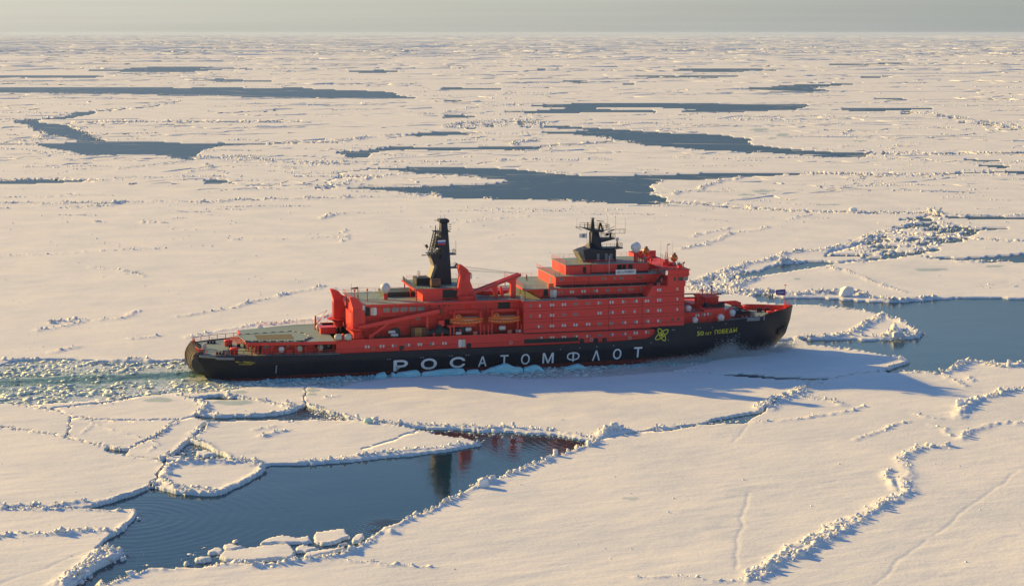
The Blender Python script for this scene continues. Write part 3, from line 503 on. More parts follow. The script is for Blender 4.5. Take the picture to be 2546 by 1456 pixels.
def near_line(wpts, closed, reach, fn):
    """call fn(window, distance, position along the line) around every segment of the line"""
    p = px_of(wpts)
    n = len(wpts) if closed else len(wpts) - 1
    s_acc = 0.0
    for i in range(n):
        A, B = wpts[i], wpts[(i + 1) % len(wpts)]
        pa, pb = p[i], p[(i + 1) % len(wpts)]
        r = reach
        dn = max(150.0, min(np.hypot(*(A - CAM[:2])), np.hypot(*(B - CAM[:2]))) - r)
        sx, sy = F / dn * r, F * HC / dn ** 2 * r * 1.3
        i0, i1 = np.searchsorted(GX, min(pa[0], pb[0]) - sx - 2), np.searchsorted(GX, max(pa[0], pb[0]) + sx + 2)
        j0, j1 = np.searchsorted(GY, min(pa[1], pb[1]) - sy - 2), np.searchsorted(GY, max(pa[1], pb[1]) + sy + 2)
        L = np.hypot(*(B - A))
        near_line.across = (abs((B - A) @ RT[:2]) / max(L, 1e-6), abs((B - A) @ FW0[:2]) / max(L, 1e-6))
        if i1 > i0 and j1 > j0 and L > 1e-6:
            w = (slice(j0, j1), slice(i0, i1))
            x, y = WX[w] - A[0], WY[w] - A[1]
            t = np.clip((x * (B - A)[0] + y * (B - A)[1]) / L ** 2, 0, 1)
            fn(w, np.hypot(x - t * (B - A)[0], y - t * (B - A)[1]), s_acc + t * L)
        s_acc += L

ROWGAP = np.clip(0.62 * STEP * DIST ** 2 / (F * HC), 0.3, 60.0)
def grid_at(xy):
    p = px_of(xy)
    i = np.clip(np.searchsorted(GX, p[:, 0]), 0, NX - 1); j = np.clip(np.searchsorted(GY, p[:, 1]), 0, NY - 1)
    return j, i
WATER = np.zeros((NY, NX), bool)
EDGE = np.full((NY, NX), 9.0)
SEP = np.zeros((NY, NX), bool)
def edge_of(w, d, s): np.minimum(EDGE[w], d, out=EDGE[w])
lead_w = [rough_line(l, True) for l in LEADS]
wake_w = rough_line(WAKE, True, 0.05)
drift_w = [rough_line(d, True, 0.10, 5.0) for d, _ in DRIFT]
for l in lead_w: fill(WATER, l)
WAKEM = np.zeros((NY, NX), bool)
fill(WAKEM, wake_w)
WATER |= WAKEM
for l in drift_w: fill(WATER, l, False)
for l in lead_w + drift_w + [wake_w]: near_line(l, True, 5.0, edge_of)
EDGE[(EDGE > 3.0)] = 9.0
SD = np.where(WATER, -EDGE, EDGE)
crack_w = []
GROOVE = np.zeros((NY, NX))
# cracks: the nearest sample points are moved onto the crack's floor and its two lips, so that it stays one clean narrow cut
CRK = np.zeros((NY, NX), np.int8); CBEST = np.full((NY, NX), 9.0); CDX = np.zeros((NY, NX)); CDY = np.zeros((NY, NX))
def snap_crack(l, w):
    p = px_of(l)
    s0 = 0.0
    for i in range(len(l) - 1):
        A, B = l[i], l[i + 1]; d = B - A; L = np.hypot(*d)
        if L < 1e-6: continue
        u = d / L; nrm = np.array([-u[1], u[0]])
        dist = np.hypot(*(A - CAM[:2]))
        cell = STEP * (abs(u @ RT[:2]) * dist ** 2 / (F * HC) + abs(u @ FW0[:2]) * dist / F)
        half = 0.5 * max(w * 0.55, 0.5 * STEP * dist ** 2 / (F * HC) * abs(u @ RT[:2])) * (0.65 + 0.7 * float(vnoise(np.array([s0 * 0.10]), np.array([w * 7.0]))[0]))
        x0, x1 = sorted((p[i][0], p[i + 1][0])); y0, y1 = sorted((p[i][1], p[i + 1][1]))
        i0, i1 = np.searchsorted(GX, x0 - 3 * STEP), np.searchsorted(GX, x1 + 3 * STEP)
        j0, j1 = np.searchsorted(GY, y0 - 3 * STEP), np.searchsorted(GY, y1 + 3 * STEP)
        s0 += L
        if i1 <= i0 or j1 <= j0: continue
        W_ = (slice(j0, j1), slice(i0, i1))
        x, y = WX[W_] - A[0], WY[W_] - A[1]
        t = (x * u[0] + y * u[1]) / L
        sg = x * nrm[0] + y * nrm[1]
        q = np.abs(sg) / cell
        m = (t > -0.08) & (t < 1.08) & (q < 1.5) & (q < CBEST[W_])
        tgt = np.where(q < 0.5, 0.0, np.sign(sg) * half)
        CBEST[W_][m] = q[m]
        CDX[W_][m] = ((tgt - sg) * nrm[0])[m]; CDY[W_][m] = ((tgt - sg) * nrm[1])[m]
        CRK[W_][m] = np.where(q < 0.5, 1, 2)[m]
for pts, w in CRACKS:
    l = rough_line(pts, False, 0.10 if w > 0.3 else 0.05, 6.0)
    if w < 0.3:                                       # healed hairline: only a shallow groove in the snow
        def groove(win, d, s):
            np.maximum(GROOVE[win], 0.06 * np.exp(-(d / 0.4) ** 2), out=GROOVE[win])
        near_line(l, False, 1.5, groove)
        continue
    crack_w.append((l, w))
    snap_crack(l, w)
    def part_(win, d, s, w=w): SEP[win] |= d < np.maximum(w * 0.3 + 0.2, ROWGAP[win])
    near_line(l, False, max(4.0, 1.3 * float(ROWGAP[grid_at(l)].max())), part_)

# floe surface
H0 = 0.42 + 0.26 * (fbm(WX * 0.018, WY * 0.018, 3, 3) - 0.5)
fade = np.clip(1.2 - DIST / 1500.0, 0.15, 1.0)
sas = fbm(WX * 0.12 + WY * 0.03, WY * 0.35 - WX * 0.08, 4, 21, 0.55)
H0 += 0.18 * fade * (sas - 0.5)
H0 += 0.20 * np.clip(fbm(WX * 0.06, WY * 0.06, 3, 33) - 0.62, 0, 1) * 3 * fade
MOUND = np.zeros((NY, NX))
ridge_w = []
for pts, h, w, dens in R:
    l = rough_line(pts, False, 0.12, 6.0)
    ridge_w.append((l, h, w, dens))
    def raise_(win, d, s, h=h, w=w):
        n = 0.30 + 1.0 * vnoise(WX[win] * 1.25, WY[win] * 1.25, 5) * (0.35 + 0.9 * vnoise(s * 0.12, s * 0 + h * 13, 8))
        np.maximum(MOUND[win], 0.58 * h * n * np.exp(-(d / w) ** 2), out=MOUND[win])
        SEP[win] |= d < np.maximum(0.3, ROWGAP[win])
    near_line(l, False, max(w * 2.2, 1.3 * float(ROWGAP[grid_at(l)].max())), raise_)
SLOPE = 3.5
ICE_H = np.where(SD > 0, np.minimum(SD * SLOPE, H0 + MOUND - GROOVE), np.maximum(SD * SLOPE, -1.6))
ICE_H = np.where((CRK == 1) & (SD > 0), -0.55, ICE_H)
_mv = (CRK > 0) & (SD > 0)
WX = WX + np.where(_mv, CDX, 0); WY = WY + np.where(_mv, CDY, 0)
POND = np.zeros((NY, NX))
for view, x, y, rx, ry in [('c5', 1870, 515, 120, 10), ('c5', 2330, 490, 60, 8), ('c5', 1120, 40, 90, 5), ('c5', 890, 582, 30, 5), ('c8', 650, 1215, 80, 8), ('c8', 520, 1240, 65, 6), ('c8', 540, 1262, 60, 4), ('c8', 790, 805, 45, 12), ('c8', 720, 830, 60, 5), ('c8', 620, 768, 80, 9), ('c8', 1350, 850, 60, 5), ('c8', 1150, 1312, 80, 4),
                           ('c1', 1700, 487, 140, 17), ('c1', 1750, 412, 60, 9), ('c1', 2280, 400, 60, 10), ('c1', 2270, 430, 40, 8), ('c1', 1160, 470, 110, 18), ('c1', 1980, 376, 90, 6), ('c3', 1785, 230, 28, 5), ('c3', 1730, 434, 22, 5), ('c4', 205, 806, 28, 3), ('c3', 2230, 1000, 60, 10), ('c4', 500, 872, 20, 3)]:
    (cx, cy), = V(view, (x, y)); k = VIEWS[view][2] * 2545 / 4096
    q = ((PXG - cx) / (rx * k)) ** 2 + ((PYG - cy) / (ry * k)) ** 2 + 1.1 * (vnoise(WX * 0.5, WY * 0.5, 77) - 0.5)
    POND = np.maximum(POND, np.clip((1.15 - q) * 2.5, 0, 1) * (0.55 if view in ('c3', 'c4') else 0.8))
FOOT = np.clip(1.0 - (ICE_H - 0.02) / 0.10, 0, 1) * (SD > -1) * (CRK == 0) * 0.85

# --- which floe is which: connected pieces between leads, cracks and ridges
solid = (SD > 0.05) & ~SEP
if DEBUG: DBG_A = solid.copy()
lab = np.zeros((NY, NX), np.int32)
parent_uf = [0]
def find(a):
    while parent_uf[a] != a:
        parent_uf[a] = parent_uf[parent_uf[a]]; a = parent_uf[a]
    return a
prev = []
for j in range(NY):
    r = solid[j].astype(np.int8)
    d = np.diff(np.concatenate([[0], r, [0]]))
    st, en = np.where(d == 1)[0], np.where(d == -1)[0]
    cur = []
    for a, b in zip(st, en):
        idn = 0
        for (pa, pb, pid) in prev:
            if pa < b and pb > a:
                if idn == 0: idn = find(pid)
                else:
                    u, v = find(idn), find(pid)
                    if u != v: parent_uf[max(u, v)] = min(u, v)
                    idn = min(u, v)
        if idn == 0:
            parent_uf.append(len(parent_uf)); idn = len(parent_uf) - 1
        lab[j, a:b] = idn
        cur.append((a, b, idn))
    prev = cur
roots = np.array([find(i) for i in range(len(parent_uf))])
lab = roots[lab]
FLOES = [('c4', 400, 900, 'widest smooth floe of the lower right, rimmed by the rubble edge of the near lead'),
         ('c4', 1900, 1250, 'smooth floe to the right of the double rubble ridge, crossed by faint straight cracks'),
         ('c3', 1200, 300, 'floe directly beside the hull, half in the ship\'s shadow and striped by the mast shadow'),
         ('c3', 300, 600, 'wedge-shaped floe pointing right into the near lead, between the oval floe and the lead'),
         ('c1', 1800, 530, 'oval floe with a grey melt patch and rubble rim just below the wake'),
         ('c1', 500, 1000, 'broad smooth floe at the left edge below the long thin crack'),
         ('c2', 400, 610, 'long strip floe with a pointed end entering the near lead at the left edge'),
         ('c2', 250, 830, 'bottom left floe ending in a thick spit of ice rubble'),
         ('c2', 1300, 330, 'four-sided floe walled all round by rubble, at the upper left bank of the near lead'),
         ('c1', 1000, 560, 'flat floe under the wake, above the fine straight crack'),
         ('c1', 700, 740, 'angular floe between the two cracks that meet above the small square opening'),
         ('c1', 1300, 700, 'narrow floe between the diagonal crack and the triangular opening'),
         ('c1', 1050, 840, 'small four-cornered floe beside the small square opening'),
         ('D', 372, 1042, 'rounded triangular floe between the fine straight crack and the diagonal crack'),
         ('c1', 250, 590, 'flat floe at the left edge between the wake and the long thin crack'),
         ('c5', 1100, 900, 'sunlit floe just ahead of the bow with a rubble tip in dark water'),
         ('c5', 1000, 1170, 'floe under the bow lying almost wholly in the ship\'s blue shadow'),
         ('c5', 800, 560, 'large floe behind the bow with a crest of big upturned blocks along its near edge'),
         ('c5', 2300, 370, 'pale floe with a curved dark waterline at the right edge, below the brash field'),
         ('c7', 800, 1145, 'slim tongue-shaped floe in the lead far behind the funnel'),
         ('c7', 1000, 850, 'lens-shaped floe enclosed by two narrow leads in the middle distance'),
         ('c1', 2000, 420, 'snow-covered floe between the wake and the oval floe, split by a short crack')]
names = {}
for k, (view, x, y, text) in enumerate(FLOES):
    (px, py), = V(view, (x, y))
    j, i = np.searchsorted(GY, py), np.searchsorted(GX, px)
    w = lab[max(0, j - 2):j + 3, max(0, i - 2):i + 3]
    v = w[w > 0]
    if len(v):
        c = np.bincount(v).argmax()
        if c not in names: names[c] = text
for k, (pts, text) in enumerate(DRIFT):
    m = np.zeros((NY, NX), bool)
    fill(m, drift_w[k])
    v = lab[m]; v = v[v > 0]
    if len(v):
        c = np.bincount(v).argmax()
        if c not in names: names[c] = text
ids = sorted(names)
OWN = np.zeros((NY, NX), np.int16)
OWN[solid] = -1
TEXT = {}
for k, c in enumerate(ids):
    OWN[lab == c] = k + 1; TEXT[k + 1] = names[c]
# floes that run out of the picture or are held to a neighbour by a ridge: outlined by hand along their cracks and ridges
REGIONS = [(V('c3', (0, 1438), (400, 1248), (830, 1052), (1330, 831), (1730, 686), (1985, 577), (2400, 500)) + V('c4', (430, 400), (750, 315), (1040, 165), (1130, 115), (1500, 66), (1650, 60), (1960, 20)) + V('c5', (1920, 1282), (2240, 1186), (3500, 1196)) + V('c4', (9000, -20), (9000, 380), (2439, 405), (2200, 420), (1940, 555), (1640, 660), (1690, 800), (1300, 1050), (840, 1280), (640, 1456), (450, 1440), (0, 1415)) + V('c2', (2540, 890), (2350, 872), (2050, 843)), 'widest smooth floe of the lower right, rimmed by the rubble edge of the near lead'),
           (V('c4', (640, 1456), (840, 1280), (1300, 1050), (1480, 955), (1640, 890), (1690, 800), (1640, 660), (1730, 590), (1940, 555), (2030, 510), (2200, 420), (2439, 405), (9000, 380), (9000, 6000), (640, 6000)), 'smooth floe to the right of the double rubble ridge, crossed by faint straight cracks'),
           (V('c3', (-146, 140), (-146, 480), (100, 380), (300, 440), (640, 480), (1200, 490), (1985, 577), (2100, 540), (2400, 500), (2546, 478)) + V('c4', (430, 380), (750, 315), (1040, 165), (1130, 125), (600, 90), (330, 72), (0, 62)) + V('c3', (2200, 60), (1000, 60)), 'floe directly beside the hull, half in the ship\'s shadow and striped by the mast shadow'),
           (V('c1', (-9000, 700), (-300, 610), (480, 738), (935, 828), (1170, 905), (1200, 950), (1090, 1105), (700, 1230), (0, 1253), (-9000, 1300)), 'broad smooth floe at the left edge below the long thin crack'),
           (V('c2', (-9000, 700), (-9000, 540), (0, 534), (420, 528), (850, 536), (850, 600), (700, 690), (400, 692), (0, 712)), 'long strip floe with a pointed end entering the near lead at the left edge'),
           (V('c2', (-9000, 712), (0, 712), (400, 692), (700, 690), (590, 775), (650, 788), (800, 815), (600, 920), (380, 1100), (300, 6000), (-9000, 6000)), 'bottom left floe ending in a thick spit of ice rubble'),
           (V('c1', (905, 862), (935, 825), (1060, 766), (1160, 795), (1290, 835), (1170, 905), (1000, 885)), 'small four-cornered floe beside the small square opening'),
           (V('c1', (-9000, 480), (0, 495), (130, 500), (370, 535), (520, 595), (490, 700), (480, 738), (0, 660), (-9000, 600)), 'flat floe at the left edge between the wake and the long thin crack'),
           (V('c5', (760, 752), (1430, 818), (1570, 862), (1815, 985), (1500, 1030), (885, 1015), (760, 960)), 'sunlit floe just ahead of the bow with a rubble tip in dark water'),
           (V('c5', (450, 1100), (885, 1014), (980, 1058), (1500, 1128), (1715, 1186), (1500, 1262), (1130, 1300), (500, 1272), (190, 1262), (-60, 1200)), 'floe under the bow lying almost wholly in the ship\'s blue shadow'),
           (V('c5', (380, 640), (600, 580), (960, 505), (1180, 465), (1500, 440), (2200, 450), (2541, 460), (9000, 470), (9000, 735), (1900, 728), (1500, 752), (760, 716), (540, 700)), 'large floe behind the bow with a crest of big upturned blocks along its near edge'),
           (V('c5', (1780, 400), (1850, 335), (2080, 290), (2541, 310), (9000, 330), (9000, 390), (2541, 400), (2050, 432)), 'pale floe with a curved dark waterline at the right edge, below the brash field'),
           (V('c7', (60, 1188), (400, 1103), (620, 1080), (1100, 1112), (1345, 1140), (1150, 1166), (600, 1182)), 'slim tongue-shaped floe in the lead far behind the funnel'),
           (V('c7', (480, 887), (560, 812), (1050, 797), (1600, 800), (2000, 820), (2140, 842), (1640, 878), (1200, 892), (600, 892)), 'lens-shaped floe enclosed by two narrow leads in the middle distance'),
           (V('c2', (500, 1120), (830, 940), (1280, 890), (1580, 875), (1900, 850), (2050, 840), (2350, 870), (2540, 889)) + V('c4', (0, 1414), (450, 1439), (640, 1456), (640, 6000)) + V('c2', (300, 6000)), 'floe along the bottom edge below the line of rubble'),
           (V('c2', (1590, 748), (1660, 705), (1750, 680), (1850, 700), (1925, 690), (1942, 740), (1800, 745)), 'long low floe touching the back of the largest piece in the broken cluster'),
           (V('c4', (1960, 40), (2100, 170), (2060, 320), (2030, 370), (2439, 190), (9000, 170), (9000, -60), (2700, 0)), None)]
kk = 200
for pts, text in REGIONS:
    if text is None: continue
    m = np.zeros((NY, NX), bool)
    fill(m, at_sea([p[0] for p in pts], [p[1] for p in pts])[:, :2])
    kk += 1
    for q in [q for q, t in TEXT.items() if t == text and q < 200]: OWN[OWN == q] = -1; TEXT.pop(q)
    OWN[m & solid] = kk; TEXT[kk] = text
# ridge flanks, rims and floe edges go to the nearest piece
for it in range(14):
    z = OWN == 0
    if not z.any(): break
    new = OWN.copy()
    for dj, di in ((0, 1), (0, -1), (1, 0), (-1, 0)):
        sh = np.roll(np.roll(OWN, dj, 0), di, 1)
        t = (new == 0) & (sh != 0)
        new[t] = sh[t]
    OWN = new
OWN[OWN == 0] = -1

def ice_mesh(name, own_id):
    cell_own = OWN[:-1, :-1]
    top = np.maximum.reduce([ICE_H[:-1, :-1], ICE_H[1:, :-1], ICE_H[:-1, 1:], ICE_H[1:, 1:]])
    sel = (cell_own == own_id) & (top > -0.9)
    j, i = np.where(sel)
    if len(j) == 0: return None
    idx = np.stack([(j + 1) * NX + i, (j + 1) * NX + i + 1, j * NX + i + 1, j * NX + i], 1)
    uq, inv = np.unique(idx.ravel(), return_inverse=True)
    v = np.stack([WX.ravel()[uq], WY.ravel()[uq], ICE_H.ravel()[uq]], 1)
    me = mesh_np(name, v, inv.reshape(-1, 4), SNOW, True)
    for nm, arr in (('pond', POND), ('foot', FOOT)):
        a = me.attributes.new(nm, 'FLOAT', 'POINT')
        a.data.foreach_set('value', arr.ravel()[uq].astype(np.float32))
    return me
if DEBUG: np.savez('/workdir/t/dbg.npz', lab=lab, own=OWN, gx=GX, gy=GY, sep=SEP, water=WATER)
FLOE_OBJ = {}
me = ice_mesh('pack_ice', -1)
pack = link('pack_ice', me); tag(pack, kind='structure')
FLOE_OBJ[-1] = pack
small_from = len(FLOES)
for k in sorted(TEXT):
    me = ice_mesh('ice_floe', k)
    if me is None: continue
    o = link('ice_floe', me)
    tag(o, TEXT[k], 'ice floe', 'ice floes around the ship')
    FLOE_OBJ[k] = o
print('missing', [t for t in [f[3] for f in FLOES] + [d[1] for d in DRIFT] if t not in TEXT.values()])
print('floes', len(FLOE_OBJ), 'grid', NX, NY)
# ================================================================ THE SEA
def water_material():
    m, nt, b = new_mat('sea_water')
    b.inputs['Base Color'].default_value = (0.007, 0.036, 0.060, 1)
    b.inputs['Roughness'].default_value = 0.07
    b.inputs['IOR'].default_value = 1.333
    geo = node(nt, 'ShaderNodeNewGeometry')
    n1 = node(nt, 'ShaderNodeTexNoise', Scale=0.9, Detail=3.0, Roughness=0.55)
    mp = node(nt, 'ShaderNodeMapping', Scale=(0.55, 1.0, 1.0), Rotation=(0, 0, math.radians(20)))
    nt.links.new(geo.outputs['Position'], mp.inputs['Vector'])
    nt.links.new(mp.outputs['Vector'], n1.inputs['Vector'])
    b1 = node(nt, 'ShaderNodeBump', Strength=0.5, Distance=0.03)
    nt.links.new(n1.outputs['Fac'], b1.inputs['Height'])
    n2 = node(nt, 'ShaderNodeTexNoise', Scale=0.10, Detail=2.0)
    nt.links.new(mp.outputs['Vector'], n2.inputs['Vector'])
    b2 = node(nt, 'ShaderNodeBump', Strength=0.5, Distance=0.10)
    nt.links.new(n2.outputs['Fac'], b2.inputs['Height'])
    nt.links.new(b1.outputs['Normal'], b2.inputs['Normal'])
    last = b2
    # ring waves running out from ice edges that bob in the ship's swell
    for (view, x, y, rad, lam, amp) in (('c2', 800, 585, 46.0, 2.3, 0.011), ('c4', 1690, 20, 16.0, 1.7, 0.02), ('c3', 1960, 560, 30.0, 1.6, 0.008), ('c3', 440, 1200, 10.0, 0.9, 0.03), ('c1', 2180, 520, 34.0, 1.5, 0.008)):
        (px, py), = V(view, (x, y))
        c = at_sea(px, py)
        ds = node(nt, 'ShaderNodeVectorMath', operation='DISTANCE')
        nt.links.new(geo.outputs['Position'], ds.inputs[0]); ds.inputs[1].default_value = (float(c[0]), float(c[1]), 0)
        ad = node(nt, 'ShaderNodeMath', operation='MULTIPLY_ADD'); ad.inputs[1].default_value = 5.0
        nt.links.new(n2.outputs['Fac'], ad.inputs[0]); nt.links.new(ds.outputs['Value'], ad.inputs[2])
        ml = node(nt, 'ShaderNodeMath', operation='MULTIPLY'); ml.inputs[1].default_value = 2 * math.pi / lam
        nt.links.new(ad.outputs[0], ml.inputs[0])
        sn = node(nt, 'ShaderNodeMath', operation='SINE'); nt.links.new(ml.outputs[0], sn.inputs[0])
        mr = node(nt, 'ShaderNodeMapRange'); mr.inputs['From Min'].default_value = rad * 0.15; mr.inputs['From Max'].default_value = rad
        mr.inputs['To Min'].default_value = 1.0; mr.inputs['To Max'].default_value = 0.0
        nt.links.new(ds.outputs['Value'], mr.inputs['Value'])
        pr = node(nt, 'ShaderNodeMath', operation='MULTIPLY'); nt.links.new(sn.outputs[0], pr.inputs[0]); nt.links.new(mr.outputs[0], pr.inputs[1])
        bp = node(nt, 'ShaderNodeBump', Strength=0.6, Distance=amp)
        nt.links.new(pr.outputs[0], bp.inputs['Height']); nt.links.new(last.outputs['Normal'], bp.inputs['Normal'])
        last = bp
    # sheltered and smooth between the near floes, wind-ruffled on the open leads farther off
    ds = node(nt, 'ShaderNodeVectorMath', operation='DISTANCE')
    nt.links.new(geo.outputs['Position'], ds.inputs[0]); ds.inputs[1].default_value = (-20.0, -120.0, 0.0)
    mr = node(nt, 'ShaderNodeMapRange')
    for k, v in (('From Min', 70.0), ('From Max', 520.0), ('To Min', 0.055), ('To Max', 0.38)): mr.inputs[k].default_value = v
    nt.links.new(ds.outputs['Value'], mr.inputs['Value']); nt.links.new(mr.outputs[0], b.inputs['Roughness'])
    nt.links.new(last.outputs['Normal'], b.inputs['Normal'])
    return m
SEA = water_material()
_s = 43500.0
me = mesh_np('sea_water', [(0, 0, 0)] + [(_s * math.cos(2 * math.pi * k / 180), _s * math.sin(2 * math.pi * k / 180), 0) for k in range(180)], [(0, k + 1, (k + 1) % 180 + 1) for k in range(180)], SEA)
tag(link('sea_water', me), kind='structure')

# --- churned channel behind the ship: green wash, foam and slush
def wash_material():
    m, nt, b = new_mat('propeller_wash')
    b.inputs['Roughness'].default_value = 0.35
    geo = node(nt, 'ShaderNodeNewGeometry')
    at = node(nt, 'ShaderNodeAttribute', attribute_name='foam')
    mp = node(nt, 'ShaderNodeMapping', Scale=(0.16, 0.42, 0.5), Rotation=(0, 0, math.radians(-4)))
    nt.links.new(geo.outputs['Position'], mp.inputs['Vector'])
    n1 = node(nt, 'ShaderNodeTexNoise', Scale=1.0, Detail=9.0, Roughness=0.72)
    n1.inputs['Distortion'].default_value = 1.2
    nt.links.new(mp.outputs['Vector'], n1.inputs['Vector'])
    ad = node(nt, 'ShaderNodeMath', operation='MULTIPLY_ADD'); ad.inputs[1].default_value = 3.2
    nf = node(nt, 'ShaderNodeTexNoise', Scale=1.1, Detail=6.0, Roughness=0.7)
    nt.links.new(geo.outputs['Position'], nf.inputs['Vector'])
    av = node(nt, 'ShaderNodeMath', operation='MULTIPLY_ADD'); av.inputs[1].default_value = 0.5
    am = node(nt, 'ShaderNodeMath', operation='MULTIPLY'); am.inputs[1].default_value = 0.5
    nt.links.new(nf.outputs['Fac'], am.inputs[0]); nt.links.new(n1.outputs['Fac'], av.inputs[0]); nt.links.new(am.outputs[0], av.inputs[2])
    nt.links.new(av.outputs[0], ad.inputs[0])
    sb = node(nt, 'ShaderNodeMath', operation='SUBTRACT'); sb.inputs[1].default_value = 1.6
    nt.links.new(at.outputs['Fac'], sb.inputs[0]); nt.links.new(sb.outputs[0], ad.inputs[2])
    rp = node(nt, 'ShaderNodeValToRGB')
    e = rp.color_ramp.elements
    e[0].position = 0.05; e[0].color = (0.022, 0.050, 0.048, 1)
    e[1].position = 1.0; e[1].color = (0.78, 0.80, 0.78, 1)
    for p, c in ((0.28, (0.05, 0.16, 0.105, 1)), (0.46, (0.19, 0.33, 0.24, 1)), (0.60, (0.44, 0.52, 0.46, 1)), (0.75, (0.64, 0.67, 0.63, 1))):
        q = e.new(p); q.color = c
    nt.links.new(ad.outputs[0], rp.inputs['Fac'])
    nt.links.new(rp.outputs['Color'], b.inputs['Base Color'])
    bp = node(nt, 'ShaderNodeBump', Strength=0.7, Distance=0.35)
    nt.links.new(n1.outputs['Fac'], bp.inputs['Height'])
    nt.links.new(bp.outputs['Normal'], b.inputs['Normal'])
    return m
WASH = wash_material()
jj, ii = np.where(WAKEM)
j0, j1, i0, i1 = jj.min() - 2, jj.max() + 3, ii.min() - 2, ii.max() + 3
W = (slice(j0, j1), slice(i0, i1))
wx, wy = WX[W], WY[W]
# distance from the wash centreline (straight astern)
CENTRE = V('c1', (1480, 255), (1250, 285), (1000, 290), (700, 310), (400, 320), (0, 340), (-600, 360))
cw = np.array([at_sea(*p)[:2] for p in CENTRE])
dc = np.full(wx.shape, 1e9)
for A, B in zip(cw[:-1], cw[1:]):
    d = B - A; t = np.clip(((wx - A[0]) * d[0] + (wy - A[1]) * d[1]) / (d @ d), 0, 1)
    dc = np.minimum(dc, np.hypot(wx - A[0] - t * d[0], wy - A[1] - t * d[1]))
astern = np.clip((-40.0 - wx) / 25.0, 0, 1)
core = np.exp(-(dc / 7.0) ** 2) * astern
foam = 0.36 + 0.40 * fbm(wx * 0.06, wy * 0.16, 4, 41) + 0.26 * np.clip(dc / 16 - 0.3, 0, 1) - 0.40 * core
foam += 0.25 * np.exp(-((dc - 6) / 2.5) ** 2) * astern
beside = np.clip((wx + 62) / 15.0, 0, 1)
foam += 0.10 * beside
wz = 0.06 + 0.55 * (fbm(wx * 0.45, wy * 0.6, 5, 51, 0.65) - 0.40) + 0.35 * core * (fbm(wx * 0.10, wy * 0.3, 3, 61) - 0.2)
wz = np.where(WAKEM[W], wz, -0.4)
n_j, n_i = wx.shape
jj2, ii2 = np.meshgrid(np.arange(n_j - 1), np.arange(n_i - 1), indexing='ij')
msk = (WAKEM[W][:-1, :-1] | WAKEM[W][1:, 1:] | WAKEM[W][1:, :-1] | WAKEM[W][:-1, 1:])
a = jj2[msk] * n_i + ii2[msk]
fc = np.stack([a + n_i, a + n_i + 1, a + 1, a], 1)
uq, inv = np.unique(fc.ravel(), return_inverse=True)
me = mesh_np('wake', np.stack([wx.ravel()[uq], wy.ravel()[uq], wz.ravel()[uq]], 1), inv.reshape(-1, 4), WASH, True)
at_ = me.attributes.new('foam', 'FLOAT', 'POINT'); at_.data.foreach_set('value', foam.ravel()[uq].astype(np.float32))
tag(link('wake', me), kind='structure')

# ================================================================ LOOSE AND PILED ICE
ICO_V = None
def template(n_kind):
    bm = bmesh.new()
    if n_kind == 0: bmesh.ops.create_icosphere(bm, subdivisions=1, radius=1.0)
    else: bmesh.ops.create_cube(bm, size=1.6)
    bmesh.ops.triangulate(bm, faces=bm.faces)
    v = np.array([p.co[:] for p in bm.verts]); f = np.array([[q.index for q in t.verts] for t in bm.faces])
    bm.free()
    return v, f
TEMPL = [template(0), template(1)]
def chunks(name, pos, size, mat, parent=None, flat=(0.45, 0.9), round_share=0.5, smooth=False, tilt=0.5):
    """many separate irregular ice pieces in one mesh; pos (n,3), size (n,)"""
    pos = np.asarray(pos, float); size = np.asarray(size, float)
    VV, FF, off = [], [], 0
    kind = (RNG.random(len(pos)) > round_share).astype(int)
    for k in (0, 1):
        m = kind == k
        n = int(m.sum())
        if not n: continue
        tv, tf = TEMPL[k]
        v = tv[None] + RNG.normal(0, 0.17 if k == 0 else 0.26, (n, len(tv), 3))
        sc = size[m][:, None] * np.stack([RNG.uniform(0.7, 1.25, n), RNG.uniform(0.7, 1.25, n), RNG.uniform(flat[0], flat[1], n)], 1)
        v *= sc[:, None, :] * 0.5
        a = RNG.uniform(0, 2 * math.pi, n); tx = RNG.normal(0, tilt, n); ty = RNG.normal(0, tilt, n)
        ca, sa = np.cos(a)[:, None], np.sin(a)[:, None]
        x, y, z = v[..., 0], v[..., 1], v[..., 2]
        cx, sx = np.cos(tx)[:, None], np.sin(tx)[:, None]
        y, z = y * cx - z * sx, y * sx + z * cx
        cy, sy = np.cos(ty)[:, None], np.sin(ty)[:, None]
        x, z = x * cy + z * sy, -x * sy + z * cy
        x, y = x * ca - y * sa, x * sa + y * ca
        VV.append((np.stack([x, y, z], -1) + pos[m][:, None, :]).reshape(-1, 3))
        FF.append((tf[None] + (np.arange(n) * len(tv))[:, None, None] + off).reshape(-1, 3))
        off += n * len(tv)
    if not VV: return None
    me = mesh_np(name, np.concatenate(VV), np.concatenate(FF), mat, smooth)
    o = link(name, me, parent)
    tag(o, kind='stuff')
    return o
cp, cs = [], []
